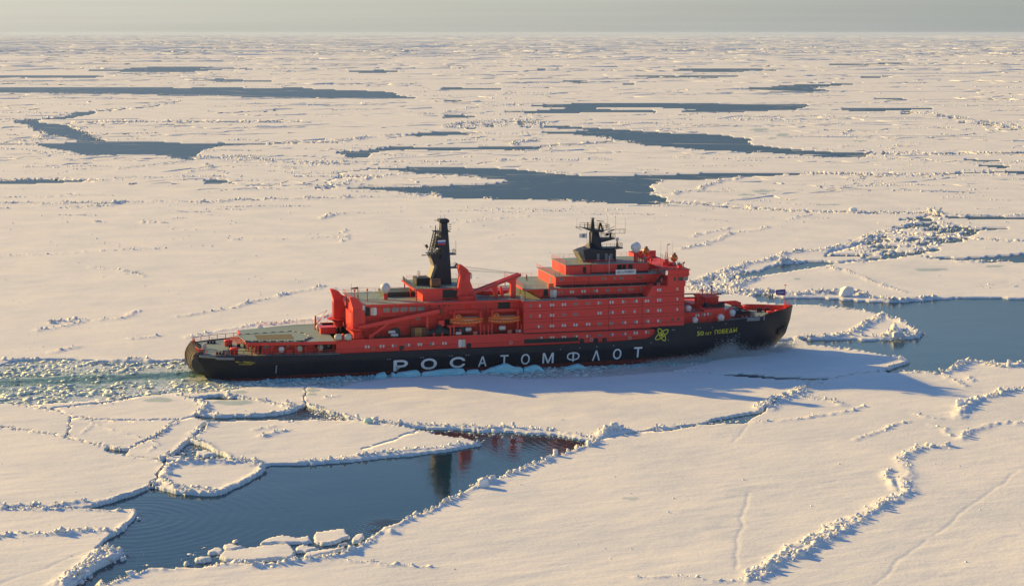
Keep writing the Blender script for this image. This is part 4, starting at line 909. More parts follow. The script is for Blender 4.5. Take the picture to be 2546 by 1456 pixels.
for l, h, w, dens in ridge_w:
    seg = np.diff(l, axis=0); L = np.hypot(seg[:, 0], seg[:, 1])
    tot = L.sum()
    dist = np.hypot(*(l.mean(0) - CAM[:2]))
    big = max(1.0, dist / 900.0)                      # far away only the larger blocks are worth building
    n = int(min(3800, tot * dens * 3.8 * (0.6 + w * 0.4) / big ** 1.4)) + 2
    u = np.sort(RNG.random(n)) * tot
    k = np.clip(np.searchsorted(np.cumsum(L), u), 0, len(L) - 1)
    t = RNG.random(n)
    p = l[k] + seg[k] * t[:, None]
    patch = vnoise(u * 0.06 / big, u * 0 + h * 31, 3)
    keep = patch > 0.26
    p, patch = p[keep], patch[keep]; n = len(p)
    nr = RNG.normal(0, 0.62 * w, (n, 2))
    p = p + nr
    away = np.hypot(nr[:, 0], nr[:, 1]) / w
    s = (0.12 + 0.95 * RNG.random(n) ** 5.0) * (0.55 + 0.55 * h) * big ** 0.42 * np.clip(1.25 - 0.5 * away, 0.4, 1.2) * (0.6 + 0.8 * patch)
    j, i = grid_at(p)
    z = np.maximum(ICE_H[j, i], 0.0) + s * RNG.uniform(-0.12, 0.22, n) + np.clip(h * 0.55 * (1 - away), 0, None) * RNG.random(n) * patch
    cp.append(np.concatenate([p, z[:, None]], 1)); cs.append(s)
# scattered lone lumps and short snow ripples over the floes
n = 9000
py = RNG.uniform(0, 1, n) ** 1.25 * 1420 + 130; px = RNG.uniform(-100, 2650, n)
clump = RNG.integers(0, 1100, n)
cxy = np.stack([RNG.uniform(-100, 2650, 1100), RNG.uniform(0, 1, 1100) ** 1.35 * 1300 + 125], 1)
use = RNG.random(n) < 0.95
px = np.where(use, cxy[clump, 0] + RNG.normal(0, 34, n), px); py = np.where(use, cxy[clump, 1] + RNG.normal(0, 1, n) * 0.007 * (cxy[clump, 1] - 80), py)
py = np.clip(py, 100, 1700)
p = at_sea(px, py)[:, :2]
j, i = grid_at(p)
ok = (SD[j, i] > 0.5) & (RNG.random(n) < np.clip((DIST[j, i] - 300) / 350, 0.12, 1.0))
ok &= ~((p[:, 0] > -80) & (p[:, 0] < 86) & (np.abs(p[:, 1]) < 20))
p, j, i = p[ok], j[ok], i[ok]
dd = DIST[j, i]
s = (0.12 + 0.6 * RNG.random(len(p)) ** 4) * np.clip(dd / 650, 0.7, 4.5) * (0.4 + 0.9 * vnoise(p[:, 0] * 0.02, p[:, 1] * 0.02, 55))
cp.append(np.concatenate([p, (ICE_H[j, i] + s * 0.05)[:, None]], 1)); cs.append(s)
# more thin ridges and snow-filled cracks between the surveyed ones
for _ in range(230):
    py0 = 118 + 430 * RNG.random() ** 1.1; px0 = RNG.uniform(-80, 2620)
    ln = RNG.uniform(30, 230); m_ = int(ln / 7) + 3
    xs_ = px0 + np.linspace(0, ln, m_)
    ys_ = py0 + np.cumsum(RNG.normal(RNG.normal(0, 0.10), 0.45, m_)) * (py0 - 70) / 350
    p = at_sea(np.repeat(xs_, 5) + RNG.normal(0, 2.2, m_ * 5), np.repeat(ys_, 5) + RNG.normal(0, 0.25, m_ * 5))[:, :2]
    p = p[RNG.random(len(p)) < 0.75]
    j, i = grid_at(p)
    ok = SD[j, i] > 0.8
    ok &= ~((p[:, 0] > -85) & (p[:, 0] < 90) & (np.abs(p[:, 1]) < 24))
    p, j, i = p[ok], j[ok], i[ok]
    s = (0.2 + 0.9 * RNG.random(len(p)) ** 3) * np.clip(DIST[j, i] / 800, 0.8, 2.6) * RNG.uniform(0.5, 1.1)
    cp.append(np.concatenate([p, (ICE_H[j, i] + s * 0.06)[:, None]], 1)); cs.append(s)
# blocks crowding the broken fields
for view, poly, n, sc_ in BROKEN:
    q = V(view, *poly); xs_ = [a for a, b in q]; ys_ = [b for a, b in q]
    m_ = np.zeros((NY, NX), bool); fill(m_, at_sea(xs_, ys_)[:, :2])
    p = at_sea(RNG.uniform(min(xs_), max(xs_), n * 2), RNG.uniform(min(ys_), max(ys_), n * 2))[:, :2]
    j, i = grid_at(p); ok = m_[j, i]; p, j, i = p[ok], j[ok], i[ok]
    s = (0.35 + 1.7 * RNG.random(len(p)) ** 3.2) * sc_
    cp.append(np.concatenate([p, (np.maximum(ICE_H[j, i], 0.0) + s * 0.08)[:, None]], 1)); cs.append(s)
# far pressure ridges, kilometre after kilometre to the horizon: long uneven walls of ice
rv, rf, ro = [], [], 0
for q_ in range(2100):
    d = 900 * (34.0 ** (RNG.random() ** 0.85)) if q_ < 1100 else 7000 * 8.0 ** RNG.random()
    lat = RNG.uniform(-0.38, 0.38) * d
    c = CAM[:2] + FW0[:2] * d + RT[:2] * lat
    L = RNG.uniform(0.015, 0.17) * d * (1.0 if q_ < 1100 else 1.4)
    n = int(RNG.uniform(12, 38))
    ang = RNG.normal(0, 0.25)
    t = np.sort(RNG.uniform(-0.5, 0.5, n)) * L
    wob = np.cumsum(RNG.normal(0, 0.006 * d, n))
    u = np.array([RT[0] * math.cos(ang) + FW0[0] * math.sin(ang), RT[1] * math.cos(ang) + FW0[1] * math.sin(ang)])
    w_ = np.array([-u[1], u[0]])
    p = c + np.outer(t, u) + np.outer(wob, FW0[:2])
    j, i = grid_at(p)
    base = np.maximum(ICE_H[j, i], 0.0) - 0.15
    onice = np.where(SD[j, i] > 0, 1.0, 0.15)
    h = (RNG.random(n) ** 2.0) * RNG.uniform(0.35, 1.2) * np.clip(d / 1500, 0.7, 3.4) * (1.0 if q_ < 1100 else 1.3 + d / 40000) * onice + 0.15
    h[0] = h[-1] = 0.05
    wd = h * RNG.uniform(1.0, 2.2, n)
    a_ = np.concatenate([p - w_ * wd[:, None], base[:, None]], 1); b_ = np.concatenate([p + w_ * RNG.normal(0, 0.3, n)[:, None] * wd[:, None], (base + h)[:, None]], 1); c_ = np.concatenate([p + w_ * wd[:, None], base[:, None]], 1)
    rv.append(np.concatenate([a_, b_, c_]))
    k = np.arange(n - 1)
    rf.append(np.concatenate([np.stack([k, k + 1, n + k + 1, n + k], 1), np.stack([n + k, n + k + 1, 2 * n + k + 1, 2 * n + k], 1)]) + ro)
    ro += 3 * n
me = mesh_np('distant_ridges', np.concatenate(rv), np.concatenate(rf), RUBBLE)
tag(link('distant_ridges', me, pack), kind='stuff')
cp, cs = np.concatenate(cp), np.concatenate(cs)
j, i = grid_at(cp[:, :2])
own = OWN[j, i]
onship = (cp[:, 0] > -78) & (cp[:, 0] < 80) & (np.abs(cp[:, 1]) < 14.5)
for k, o in FLOE_OBJ.items():
    m = (own == k) & ~onship
    if m.any(): chunks('ridge_rubble', cp[m], cs[m], RUBBLE, o, flat=(0.2, 0.75), round_share=0.22, tilt=0.65)
print('ridge pieces', len(cp))

# slush and brash in the broken channel
BRASH = plain('brash_ice', (0.72, 0.77, 0.75), 0.45, var=0.6, scale=0.25, dark=(0.42, 0.64, 0.66), bump=0.06, bscale=2.0)
n = 30000
px = RNG.uniform(-200, 1500, n); py = RNG.uniform(890, 1010, n)
p = at_sea(px, py)[:, :2]
j, i = grid_at(p)
ok = WAKEM[j, i] & (SD[j, i] < -0.3)
p, j, i = p[ok], j[ok], i[ok]
dcc = np.full(len(p), 1e9)
for A, B in zip(cw[:-1], cw[1:]):
    d = B - A; t = np.clip(((p[:, 0] - A[0]) * d[0] + (p[:, 1] - A[1]) * d[1]) / (d @ d), 0, 1)
    dcc = np.minimum(dcc, np.hypot(p[:, 0] - A[0] - t * d[0], p[:, 1] - A[1] - t * d[1]))
ok = (RNG.random(len(p)) < np.clip(0.20 + (dcc - 4) / 13, 0.12, 0.9)) & ~((p[:, 0] > -76) & (np.abs(p[:, 1]) < 15.2)) & (vnoise(p[:, 0] * 0.07, p[:, 1] * 0.15, 91) > 0.26)
p = p[ok]
s = 0.26 + 1.7 * RNG.random(len(p)) ** 6.5
chunks('brash_ice', np.concatenate([p, (0.05 + 0.08 * s)[:, None]], 1), s, BRASH, None, flat=(0.18, 0.42), round_share=0.35, tilt=0.16)
# band of small broken ice rolled up along the hull
n = 2600
x = RNG.uniform(-60, 74, n)
side = -hull_y(x, 0.6) - 0.25 - np.abs(RNG.normal(0, 1, n)) * (1.0 + 1.6 * vnoise(x * 0.12, x * 0, 15))
s = (0.22 + 1.0 * RNG.random(n) ** 3.0) * np.where((x > -32) & (x < 48), 0.5, 0.8)
hz = np.clip(1.0 - (-hull_y(x, 0.6) - side) / 3.5, 0, 1) * 0.22 * vnoise(x * 0.2, x * 0 + 3, 19)
BLUEICE = plain('blue_ice', (0.36, 0.66, 0.74), 0.32, var=0.7, scale=0.35, dark=(0.58, 0.78, 0.83), bump=0.05, bscale=1.5)
chunks('hull_brash', np.stack([x, side, 0.15 + hz + s * 0.1], 1), s, BLUEICE, None, flat=(0.35, 0.8), round_share=0.4, tilt=0.35)
# crumbs afloat in openings
cr, sr = [], []
for view, x0, x1, y0, y1, n in (('c3', 640, 1950, 480, 580, 260), ('c2', 880, 1700, 760, 890, 110), ('c1', 1240, 1640, 780, 905, 260), ('c1', 2230, 2540, 520, 605, 300), ('c3', 0, 190, 350, 430, 140), ('c1', 1410, 1560, 600, 625, 60), ('c1', 1130, 1230, 930, 1100, 90), ('c5', 400, 1100, 450, 600, 120), ('c5', 1200, 1900, 1000, 1030, 60), ('c4', 380, 700, 350, 410, 60)):
    q = V(view, *zip(RNG.uniform(x0, x1, n), RNG.uniform(y0, y1, n)))
    w = at_sea([a for a, b in q], [b for a, b in q])[:, :2]
    j, i = grid_at(w); ok = (SD[j, i] < -0.1) & (SD[j, i] > -6) & (RNG.random(n) < 0.9)
    cr.append(w[ok]); sr.append(0.15 + 0.7 * RNG.random(int(ok.sum())) ** 3)
cr, sr = np.concatenate(cr), np.concatenate(sr)
chunks('floating_ice_crumbs', np.concatenate([cr, np.full((len(cr), 1), 0.03)], 1), sr, RUBBLE, None, flat=(0.2, 0.5), round_share=0.4, tilt=0.15)
# ================================================================ THE ICEBREAKER
class MB:
    """collects shapes, builds them as ONE mesh object"""
    def __init__(self): self.v, self.f = [], []
    def add(self, v, f):
        n = len(self.v)
        self.v += [tuple(map(float, p)) for p in v]
        self.f += [tuple(i + n for i in q) for q in f]
        return self
    def box(self, x0, x1, y0, y1, z0, z1):
        v = [(x0, y0, z0), (x1, y0, z0), (x1, y1, z0), (x0, y1, z0), (x0, y0, z1), (x1, y0, z1), (x1, y1, z1), (x0, y1, z1)]
        return self.add(v, [(0, 3, 2, 1), (4, 5, 6, 7), (0, 1, 5, 4), (1, 2, 6, 5), (2, 3, 7, 6), (3, 0, 4, 7)])
    def prism(self, poly, y0, y1):
        """outline in x,z swept across the ship"""
        n = len(poly)
        a = sum(poly[i][0] * poly[(i + 1) % n][1] - poly[(i + 1) % n][0] * poly[i][1] for i in range(n))
        if a < 0: poly = poly[::-1]
        v = [(x, y0, z) for x, z in poly] + [(x, y1, z) for x, z in poly]
        f = [tuple(range(n)), tuple(range(2 * n - 1, n - 1, -1))] + [(i, i + n, (i + 1) % n + n, (i + 1) % n) for i in range(n)]
        return self.add(v, f)
    def plate(self, poly, z0, z1):
        """outline in x,y given height"""
        n = len(poly)
        a = sum(poly[i][0] * poly[(i + 1) % n][1] - poly[(i + 1) % n][0] * poly[i][1] for i in range(n))
        if a < 0: poly = poly[::-1]
        v = [(x, y, z0) for x, y in poly] + [(x, y, z1) for x, y in poly]
        f = [tuple(range(n - 1, -1, -1)), tuple(range(n, 2 * n))] + [(i, (i + 1) % n, (i + 1) % n + n, i + n) for i in range(n)]
        return self.add(v, f)
    def tube(self, a, b, r0, r1=None, n=6, cap=True):
        a, b = Vector(a), Vector(b); r1 = r0 if r1 is None else r1
        d = (b - a)
        if d.length < 1e-6: return self
        q = d.to_track_quat('Z', 'Y')
        v = []
        for c, r in ((a, r0), (b, r1)):
            for i in range(n):
                t = 2 * math.pi * (i + 0.5) / n
                v.append(c + q @ Vector((r * math.cos(t), r * math.sin(t), 0)))
        f = [(i, (i + 1) % n, (i + 1) % n + n, i + n) for i in range(n)]
        if cap: f += [tuple(range(n - 1, -1, -1)), tuple(range(n, 2 * n))]
        return self.add(v, f)
    def path(self, pts, r, n=4):
        for a, b in zip(pts[:-1], pts[1:]): self.tube(a, b, r, n=n)
        return self
    def beam(self, a, b, w, h):
        """rectangular bar"""
        a, b = Vector(a), Vector(b); d = (b - a).normalized()
        s = d.cross(Vector((0, 0, 1)))
        s = s.normalized() if s.length > 1e-4 else Vector((0, 1, 0))
        u = s.cross(d)
        v = [c + s * (i * w / 2) + u * (k * h / 2) for c in (a, b) for i, k in ((-1, -1), (1, -1), (1, 1), (-1, 1))]
        return self.add(v, [(0, 1, 2, 3), (7, 6, 5, 4), (0, 4, 5, 1), (1, 5, 6, 2), (2, 6, 7, 3), (3, 7, 4, 0)])
    def lathe(self, c, prof, n=16, axis='Z'):
        """rings of (radius, along) about an axis through c"""
        v, f = [], []
        for r, h in prof:
            for i in range(n):
                t = 2 * math.pi * i / n
                p = (r * math.cos(t), r * math.sin(t), h)
                if axis == 'X': p = (p[2], p[0], p[1])
                if axis == 'Y': p = (p[1], p[2], p[0])
                v.append((c[0] + p[0], c[1] + p[1], c[2] + p[2]))
        for k in range(len(prof) - 1):
            for i in range(n): f.append((k * n + i, k * n + (i + 1) % n, (k + 1) * n + (i + 1) % n, (k + 1) * n + i))
        f.append(tuple(range(n - 1, -1, -1))); f.append(tuple(range((len(prof) - 1) * n, len(prof) * n)))
        return self.add(v, f)
    def ball(self, c, r, n=16, m=9, sq=1.0):
        return self.lathe(c, [(max(1e-3, r * math.sin(math.pi * k / m)), -r * sq * math.cos(math.pi * k / m)) for k in range(m + 1)], n)
    def build(self, name, mat, parent=None, smooth=False, label=None):
        me = bpy.data.meshes.new(name)
        me.from_pydata(self.v, [], self.f)
        if mat: me.materials.append(mat)
        if smooth: me.polygons.foreach_set('use_smooth', np.ones(len(me.polygons), bool))
        me.update()
        o = link(name, me, parent)
        if label: o['label'] = label
        return o
def split_islands(o):
    """one object for each piece that does not touch the others"""
    me = o.data; n = len(me.vertices)
    par = list(range(n))
    def fd(a):
        while par[a] != a: par[a] = par[par[a]]; a = par[a]
        return a
    for e in me.edges:
        a, b = fd(e.vertices[0]), fd(e.vertices[1])
        if a != b: par[a] = b
    co = [v.co.copy() for v in me.vertices]; faces = [tuple(p.vertices) for p in me.polygons]; sm = any(p.use_smooth for p in me.polygons)
    isl = {}
    for i in range(n): isl.setdefault(fd(i), []).append(i)
    boxes = [(min(co[i].x for i in k), max(co[i].x for i in k), min(co[i].y for i in k), max(co[i].y for i in k), min(co[i].z for i in k), max(co[i].z for i in k), k) for k in isl.values()]
    grp = list(range(len(boxes)))
    def fg(a):
        while grp[a] != a: a = grp[a]
        return a
    for i in range(len(boxes)):
        for j in range(i):
            A, B = boxes[i], boxes[j]
            if all(A[2 * q] - 0.04 <= B[2 * q + 1] and B[2 * q] - 0.04 <= A[2 * q + 1] for q in range(3)): grp[fg(i)] = fg(j)
    out = {}
    for i, b in enumerate(boxes): out.setdefault(fg(i), []).extend(b[6])
    if len(out) < 2: return
    owner = {}
    for k, vs in out.items():
        for i in vs: owner[i] = k
    first = True
    for k, vs in out.items():
        ix = {v: q for q, v in enumerate(vs)}
        m2 = bpy.data.meshes.new(o.name.split('.')[0])
        m2.from_pydata([co[v] for v in vs], [], [tuple(ix[v] for v in f) for f in faces if owner[f[0]] == k])
        for mt in me.materials: m2.materials.append(mt)
        if sm: m2.polygons.foreach_set('use_smooth', np.ones(len(m2.polygons), bool))
        m2.update()
        if first: o.data = m2; first = False
        else:
            c = o.copy(); c.data = m2; COL.objects.link(c)
    bpy.data.meshes.remove(me)
def smooth_by_angle(o, deg=35):
    bm = bmesh.new(); bm.from_mesh(o.data)
    bmesh.ops.recalc_face_normals(bm, faces=bm.faces)
    for e in bm.edges:
        e.smooth = len(e.link_faces) == 2 and e.calc_face_angle(0) < math.radians(deg)
    for f in bm.faces: f.smooth = True
    bm.to_mesh(o.data); bm.free()
def rail(mb, pts, h=1.05, gap=1.9, bars=3, rp=0.035, rb=0.025, closed=False):
    """guard rail: stanchions and bars along points (x,y,z)"""
    P = [Vector(p) for p in pts]
    if closed: P.append(P[0])
    for a, b in zip(P[:-1], P[1:]):
        n = max(1, int(round((b - a).length / gap)))
        for i in range(n + 1):
            c = a.lerp(b, i / n)
            mb.tube(c, c + Vector((0, 0, h)), rp, n=4)
        for k in range(bars):
            z = Vector((0, 0, h * (k + 1) / bars))
            mb.tube(a + z, b + z, rb if k < bars - 1 else rb * 1.3, n=4)

RED = plain('red_paint', (0.88, 0.078, 0.062), 0.5, spec=0.22, var=0.30, scale=0.5, stretch=(1, 1, 0.22), dark=(0.70, 0.062, 0.05), bump=0.012, bscale=1.4)
SEAM = plain('seam_dark_red', (0.22, 0.025, 0.022), 0.6)
RED2 = plain('red_paint_weathered', (0.80, 0.070, 0.055), 0.55, spec=0.22, var=0.45, scale=0.8, stretch=(1, 1, 0.25), dark=(0.42, 0.042, 0.034), bump=0.012, bscale=1.4)
ORANGE = plain('orange_paint', (0.92, 0.20, 0.03), 0.42, var=0.2, scale=1.2, dark=(0.62, 0.15, 0.02))
BLACK = plain('black_hull_paint', (0.006, 0.011, 0.023), 0.42, var=0.5, scale=0.35, stretch=(1, 1, 0.35), dark=(0.022, 0.024, 0.030), bump=0.03, bscale=0.35, spec=0.3)
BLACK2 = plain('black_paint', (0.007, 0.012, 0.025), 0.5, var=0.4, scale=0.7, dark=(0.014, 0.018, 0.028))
BOOT = plain('boot_topping_red', (0.17, 0.020, 0.018), 0.5, var=0.6, scale=0.5, stretch=(1, 1, 0.5), dark=(0.07, 0.012, 0.012))
DECK = plain('deck_green', (0.22, 0.32, 0.28), 0.6, var=0.5, scale=0.35, dark=(0.28, 0.32, 0.26))
DECKD = plain('deck_green_dark', (0.05, 0.075, 0.06), 0.6, var=0.4, scale=0.5)
WHITE = plain('white_paint', (0.78, 0.78, 0.76), 0.4, var=0.2, scale=0.8, dark=(0.62, 0.60, 0.55))
CREAM = plain('cream_paint', (0.66, 0.62, 0.48), 0.45, var=0.4, scale=1.0, dark=(0.50, 0.44, 0.32))
FLANK = plain('mottled_beige', (0.30, 0.27, 0.20), 0.6, var=0.7, scale=1.2, dark=(0.07, 0.065, 0.055))  # beige with random darker mottling
GREY = plain('grey_steel', (0.24, 0.25, 0.26), 0.45, var=0.4, scale=1.0)
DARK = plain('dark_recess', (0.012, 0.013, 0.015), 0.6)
YELLOW = plain('yellow_lettering', (0.72, 0.62, 0.03), 0.5)
LETTER = plain('white_lettering', (0.84, 0.85, 0.86), 0.5, var=0.2, scale=1.3, dark=(0.70, 0.71, 0.72))
ROPE = plain('woven_rope', (0.20, 0.165, 0.12), 0.95, var=0.7, scale=2.6, dark=(0.05, 0.042, 0.032), bump=0.12, bscale=4.0)
TARP = plain('dark_tarpaulin', (0.030, 0.038, 0.042), 0.7, var=0.4, scale=1.2, dark=(0.06, 0.065, 0.07), bump=0.05, bscale=1.6)
NET = plain('rope_net', (0.16, 0.14, 0.09), 0.9, var=0.8, scale=3.0, dark=(0.08, 0.075, 0.05), bump=0.03)
RUST = plain('rusty_brown', (0.20, 0.09, 0.05), 0.7, var=0.5, scale=1.5)
OCHRE = plain('ochre_panel', (0.50, 0.24, 0.06), 0.55, var=0.3, scale=2.0)
STEEL = plain('polished_metal', (0.85, 0.84, 0.82), 0.18, metal=1.0)
COPPER = plain('copper_floodlight', (0.62, 0.22, 0.07), 0.3, metal=0.45)
BLUE = plain('blue_cloth', (0.07, 0.07, 0.30), 0.7, var=0.3, scale=2)
def glass(name, c): 
    m, nt, b = new_mat(name)
    b.inputs['Base Color'].default_value = (*c, 1); b.inputs['Roughness'].default_value = 0.06; b.inputs['Specular IOR Level'].default_value = 0.6
    return m
GLASS_L = glass('curtained_window', (0.60, 0.60, 0.58))  # pale base: white curtains plus the snow's reflection put into the colour
GLASS_M = glass('grey_window', (0.20, 0.21, 0.21))  # grey base stands in for snow mirrored in the panes
GLASS_D = glass('dark_window', (0.02, 0.024, 0.028))

ship = empty('icebreaker')
tag(ship, 'huge red and black icebreaker with a tall black funnel mast breaking through the pack ice', 'icebreaker')

# ---- hull shell
NS, NV = 150, 20
def hull_grid():
    V_, k = [], []
    ss = np.concatenate([np.linspace(0, 0.70, 70), np.linspace(0.70, 0.745, 14)[1:], np.linspace(0.745, 1, 50)[1:]])
    xa = -75.0
    for s in ss:
        xd = xa + s * (83.6 - xa)
        zt = float(hull_top(xd))
        zb = float(np.interp(xd, [-77, -72, -69, -66], [1.5, 0.7, -0.6, -2.4]))
        row = []
        for t in np.linspace(0, 1, NV):
            z = zb + t * (zt - zb)
            x = xa + s * (float(stem_x(z)) - xa)
            row.append((x, float(hull_y(x, z)) if s < 1 else 0.0, z))
        V_.append(row)
    return V_
HG = hull_grid()
def shell(name, mat, cond, inset=0.0):
    mb = MB(); n = len(HG)
    for sgn in (-1, 1):
        v = [(x, sgn * y, z) for r in HG for x, y, z in r]
        f = []
        for i in range(n - 1):
            for j in range(NV - 1):
                q = (i * NV + j, (i + 1) * NV + j, (i + 1) * NV + j + 1, i * NV + j + 1)
                zc = sum(v[k][2] for k in q) / 4; xc = sum(v[k][0] for k in q) / 4
                if cond(xc, zc): f.append(q if sgn < 0 else q[::-1])
        mb.add(v, f)
    # transom
    if cond(-75, 4):
        for j in range(NV - 1):
            a, b = HG[0][j], HG[0][j + 1]
            mb.add([(a[0], -a[1], a[2]), (a[0], a[1], a[2]), (b[0], b[1], b[2]), (b[0], -b[1], b[2])], [(0, 3, 2, 1)])
    o = mb.build(name, mat, ship, True)
    bm = bmesh.new(); bm.from_mesh(o.data); bmesh.ops.remove_doubles(bm, verts=bm.verts, dist=1e-4); 
    bmesh.ops.delete(bm, geom=[v for v in bm.verts if not v.link_faces], context='VERTS')
    bm.to_mesh(o.data); bm.free()
    smooth_by_angle(o, 40)
    return o
# refit the rows so one row of the shell lies on the boot-topping line
def boot_line(x): return float(np.interp(x, [-77, -62, -52, -40, 10, 30, 40, 62, 84], [0.2, 0.7, 1.3, 1.2, 1.25, 1.5, 1.75, 1.6, 1.95]))
for r in HG:
    zz = np.array([p[2] for p in r]); bl = boot_line(r[0][0]); j = int(np.argmin(np.abs(zz - bl)))
    if 0 < j < NV - 1 and zz[0] < bl < zz[-1]:
        s = (r[0][0] - (-75.0)) / (float(stem_x(zz[0])) - (-75.0)) if float(stem_x(zz[0])) > -74.9 else 0
        x = -75.0 + s * (float(stem_x(bl)) + 75.0)
        r[j] = (x, float(hull_y(x, bl)) if s < 0.9999 else 0.0, bl)
hull = shell('hull', BLACK, lambda x, z: z > boot_line(x))
shell('boot_topping', BOOT, lambda x, z: z <= boot_line(x))
# rubbing strake along the stern quarter and weld seams
mb = MB()
for sg in (-1, 1):
    mb.path([(x, sg * (float(hull_y(x, 4.75)) + 0.02), 4.75) for x in np.linspace(-73, -41, 22)], 0.10, 6)
mb.build('rubbing_strake', BLACK, hull)
mb = MB()
for sg in (-1, 1):
    mb.path([(x, sg * (float(hull_y(x, 6.3)) + 0.05), 6.05) for x in np.linspace(-74.6, -71, 6)] + [(x, sg * (float(hull_y(x, 5.7)) + 0.12), 5.75) for x in np.linspace(-70.5, -66.5, 5)], 0.34, 8)
mb.build('fender_pipe', GREY, hull)

# ---- decks
def deck_outline(xs, inset, z=None):
    a = [(x, -max(0.0, float(hull_y(x, float(hull_top(x)))) - inset)) for x in xs]
    return a + [(x, -y) for x, y in a[::-1]]
MB().plate(deck_outline(np.linspace(-74.9, -41, 24), 0.10), 5.9, 6.18).build('stern_deck', DECK, ship)
MB().plate(deck_outline(np.linspace(-41, 41, 24), 0.12), 5.6, 6.0).build('side_walkway', DECKD, ship)
_fx = np.concatenate([np.linspace(41.2, 78, 20), np.linspace(78.5, 82.2, 10)])
_fo = [(x, -max(0.02, float(hull_y(x, 9.3)) - 0.3)) for x in _fx]
MB().plate(_fo + [(x, -y) for x, y in _fo[::-1]], 9.5, 9.72).build('foredeck', DECK, ship)
# bulwark: inner red plating with stays, at the bow
mb = MB()
xs = np.concatenate([np.linspace(66, 80, 20), np.linspace(80.4, 83.1, 10)])
for sg in (-1, 1):
    pts = [(x, sg * max(0.02, float(hull_y(x, 10.4)) - 0.22), float(hull_top(x))) for x in xs]
    for a, b in zip(pts[:-1], pts[1:]):
        mb.add([(a[0], a[1], 9.6), (b[0], b[1], 9.6), (b[0], b[1], b[2] + 0.02), (a[0], a[1], a[2] + 0.02)], [(0, 1, 2, 3) if sg > 0 else (3, 2, 1, 0)])
    for x in np.arange(74.5, 82.6, 1.15):
        y = sg * max(0.05, float(hull_y(x, 10.4)) - 0.24)
        mb.add([(x - 0.05, y, 9.7), (x - 0.05, y - sg * 0.55, 9.7), (x - 0.05, y, float(hull_top(x)) - 0.1), (x + 0.05, y, 9.7), (x + 0.05, y - sg * 0.55, 9.7), (x + 0.05, y, float(hull_top(x)) - 0.1)], [(0, 1, 2), (5, 4, 3), (0, 3, 4, 1), (1, 4, 5, 2), (2, 5, 3, 0)])
mb.build('bulwark', RED, ship)
# raised far-side bulwark amidships of the foredeck
mb = MB()
mb.prism([(63.5, 9.7), (64.8, 11.7), (71.5, 11.8), (73.0, 11.2), (73.0, 9.7)], 11.0, 11.2)
mb.build('wave_breaker_plate', RED, ship)

# ---- stern towing notch fender of woven rope
mb = MB()
prof = []
nseg = 22
for i in range(nseg + 1):
    t = i / nseg
    y = -8.75 + 17.5 * t
    ring = []
    for k in range(13):
        a = math.radians(-85 + 230 * k / 12)
        bulge = 2.4 * (1 - abs(2 * t - 1) ** 3 * 0.45)
        ring.append((-74.9 - bulge * math.cos(a) * 1.05, y * (1 - 0.03 * math.cos(a)), 4.15 + 2.75 * math.sin(a)))
    prof.append(ring)
v = [p for r in prof for p in r]
f = [(i * 13 + k, (i + 1) * 13 + k, (i + 1) * 13 + k + 1, i * 13 + k + 1) for i in range(nseg) for k in range(12)]
mb.add(v, f); mb.add(prof[0], [tuple(range(13))]); mb.add(prof[-1], [tuple(range(12, -1, -1))])
fender = mb.build('stern_fender', ROPE, ship, True)
smooth_by_angle(fender, 50)
for i in range(0, nseg + 1, 2):
    m2 = MB(); m2.path([(p[0] - 0.05, p[1], p[2] + 0.03) for p in prof[i]], 0.09, 5); m2.build('rope_band', ROPE, fender, True)
m2 = MB(); m2.lathe((-74.4, -8.95, 4.1), [(0.1, -0.05), (2.15, 0.0), (2.3, 0.35), (0.1, 0.5)], 20, 'Y'); m2.build('fender_cheek', plain('worn_rubber', (0.07, 0.068, 0.062), 0.8, var=0.5, scale=0.8), fender)

# ---- the long red side of the upper deck (recessed strake with windows)
SY = 13.95
mb = MB()
nose = [(39.2 + 1.5 * math.sin(math.radians(a)), 7.9 - 1.45 * math.cos(math.radians(a))) for a in range(10, 171, 20)]
poly = [(-41.7, 6.0)] + [(38.4, 6.3)] + nose + [(38.4, 9.5), (-41.7, 9.18)]
for sg in (-1, 1):
    mb.prism(poly, sg * SY, sg * (SY - 0.4))
strake = mb.build('upper_side_wall', RED, ship)
MB().plate([(-41.9, -14.05), (5.4, -14.05), (5.4, 14.05), (-41.9, 14.05)], 9.05, 9.24).build('upper_deck', DECKD, ship)
mb = MB()
for sg in (-1, 1): mb.box(-42, 5.4, sg * 14.1 - 0.06, sg * 14.1 + 0.06, 8.75, 9.40)
mb.build('deck_edge_plate', RED, strake)
mb = MB()
for x in np.arange(-41, 40, 4.6):
    mb.box(x - 0.03, x + 0.03, -SY - 0.03, -SY, 6.1, 9.0)
mb.build('wall_rib', RED2, strake)
mb = MB(); mb.tube((-41.6, -SY - 0.02, 7.15), (38.5, -SY - 0.02, 7.25), 0.04); mb.build('weld_seam', SEAM, strake)

def win_mesh(name, w, h, mat, d=0.05, frame=True):
    mb = MB()
    c = min(w, h) * 0.25
    o = [(-w / 2 + c, -h / 2), (w / 2 - c, -h / 2), (w / 2, -h / 2 + c), (w / 2, h / 2 - c), (w / 2 - c, h / 2), (-w / 2 + c, h / 2), (-w / 2, h / 2 - c), (-w / 2, -h / 2 + c)]
    mb.prism(o, -d, 0.03)
    me = bpy.data.meshes.new(name); me.from_pydata(mb.v, [], mb.f); me.materials.append(mat); me.update()
    return me
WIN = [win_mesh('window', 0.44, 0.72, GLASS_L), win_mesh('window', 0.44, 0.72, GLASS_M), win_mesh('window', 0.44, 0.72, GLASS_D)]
DOORM = [win_mesh('door', 0.85, 2.0, WHITE), win_mesh('door', 0.85, 2.0, CREAM), win_mesh('door', 1.2, 2.2, DARK)]
def put(me, name, parent, x, y, z):
    o = link(name, me, parent); o.location = (float(x), float(y), float(z)); return o
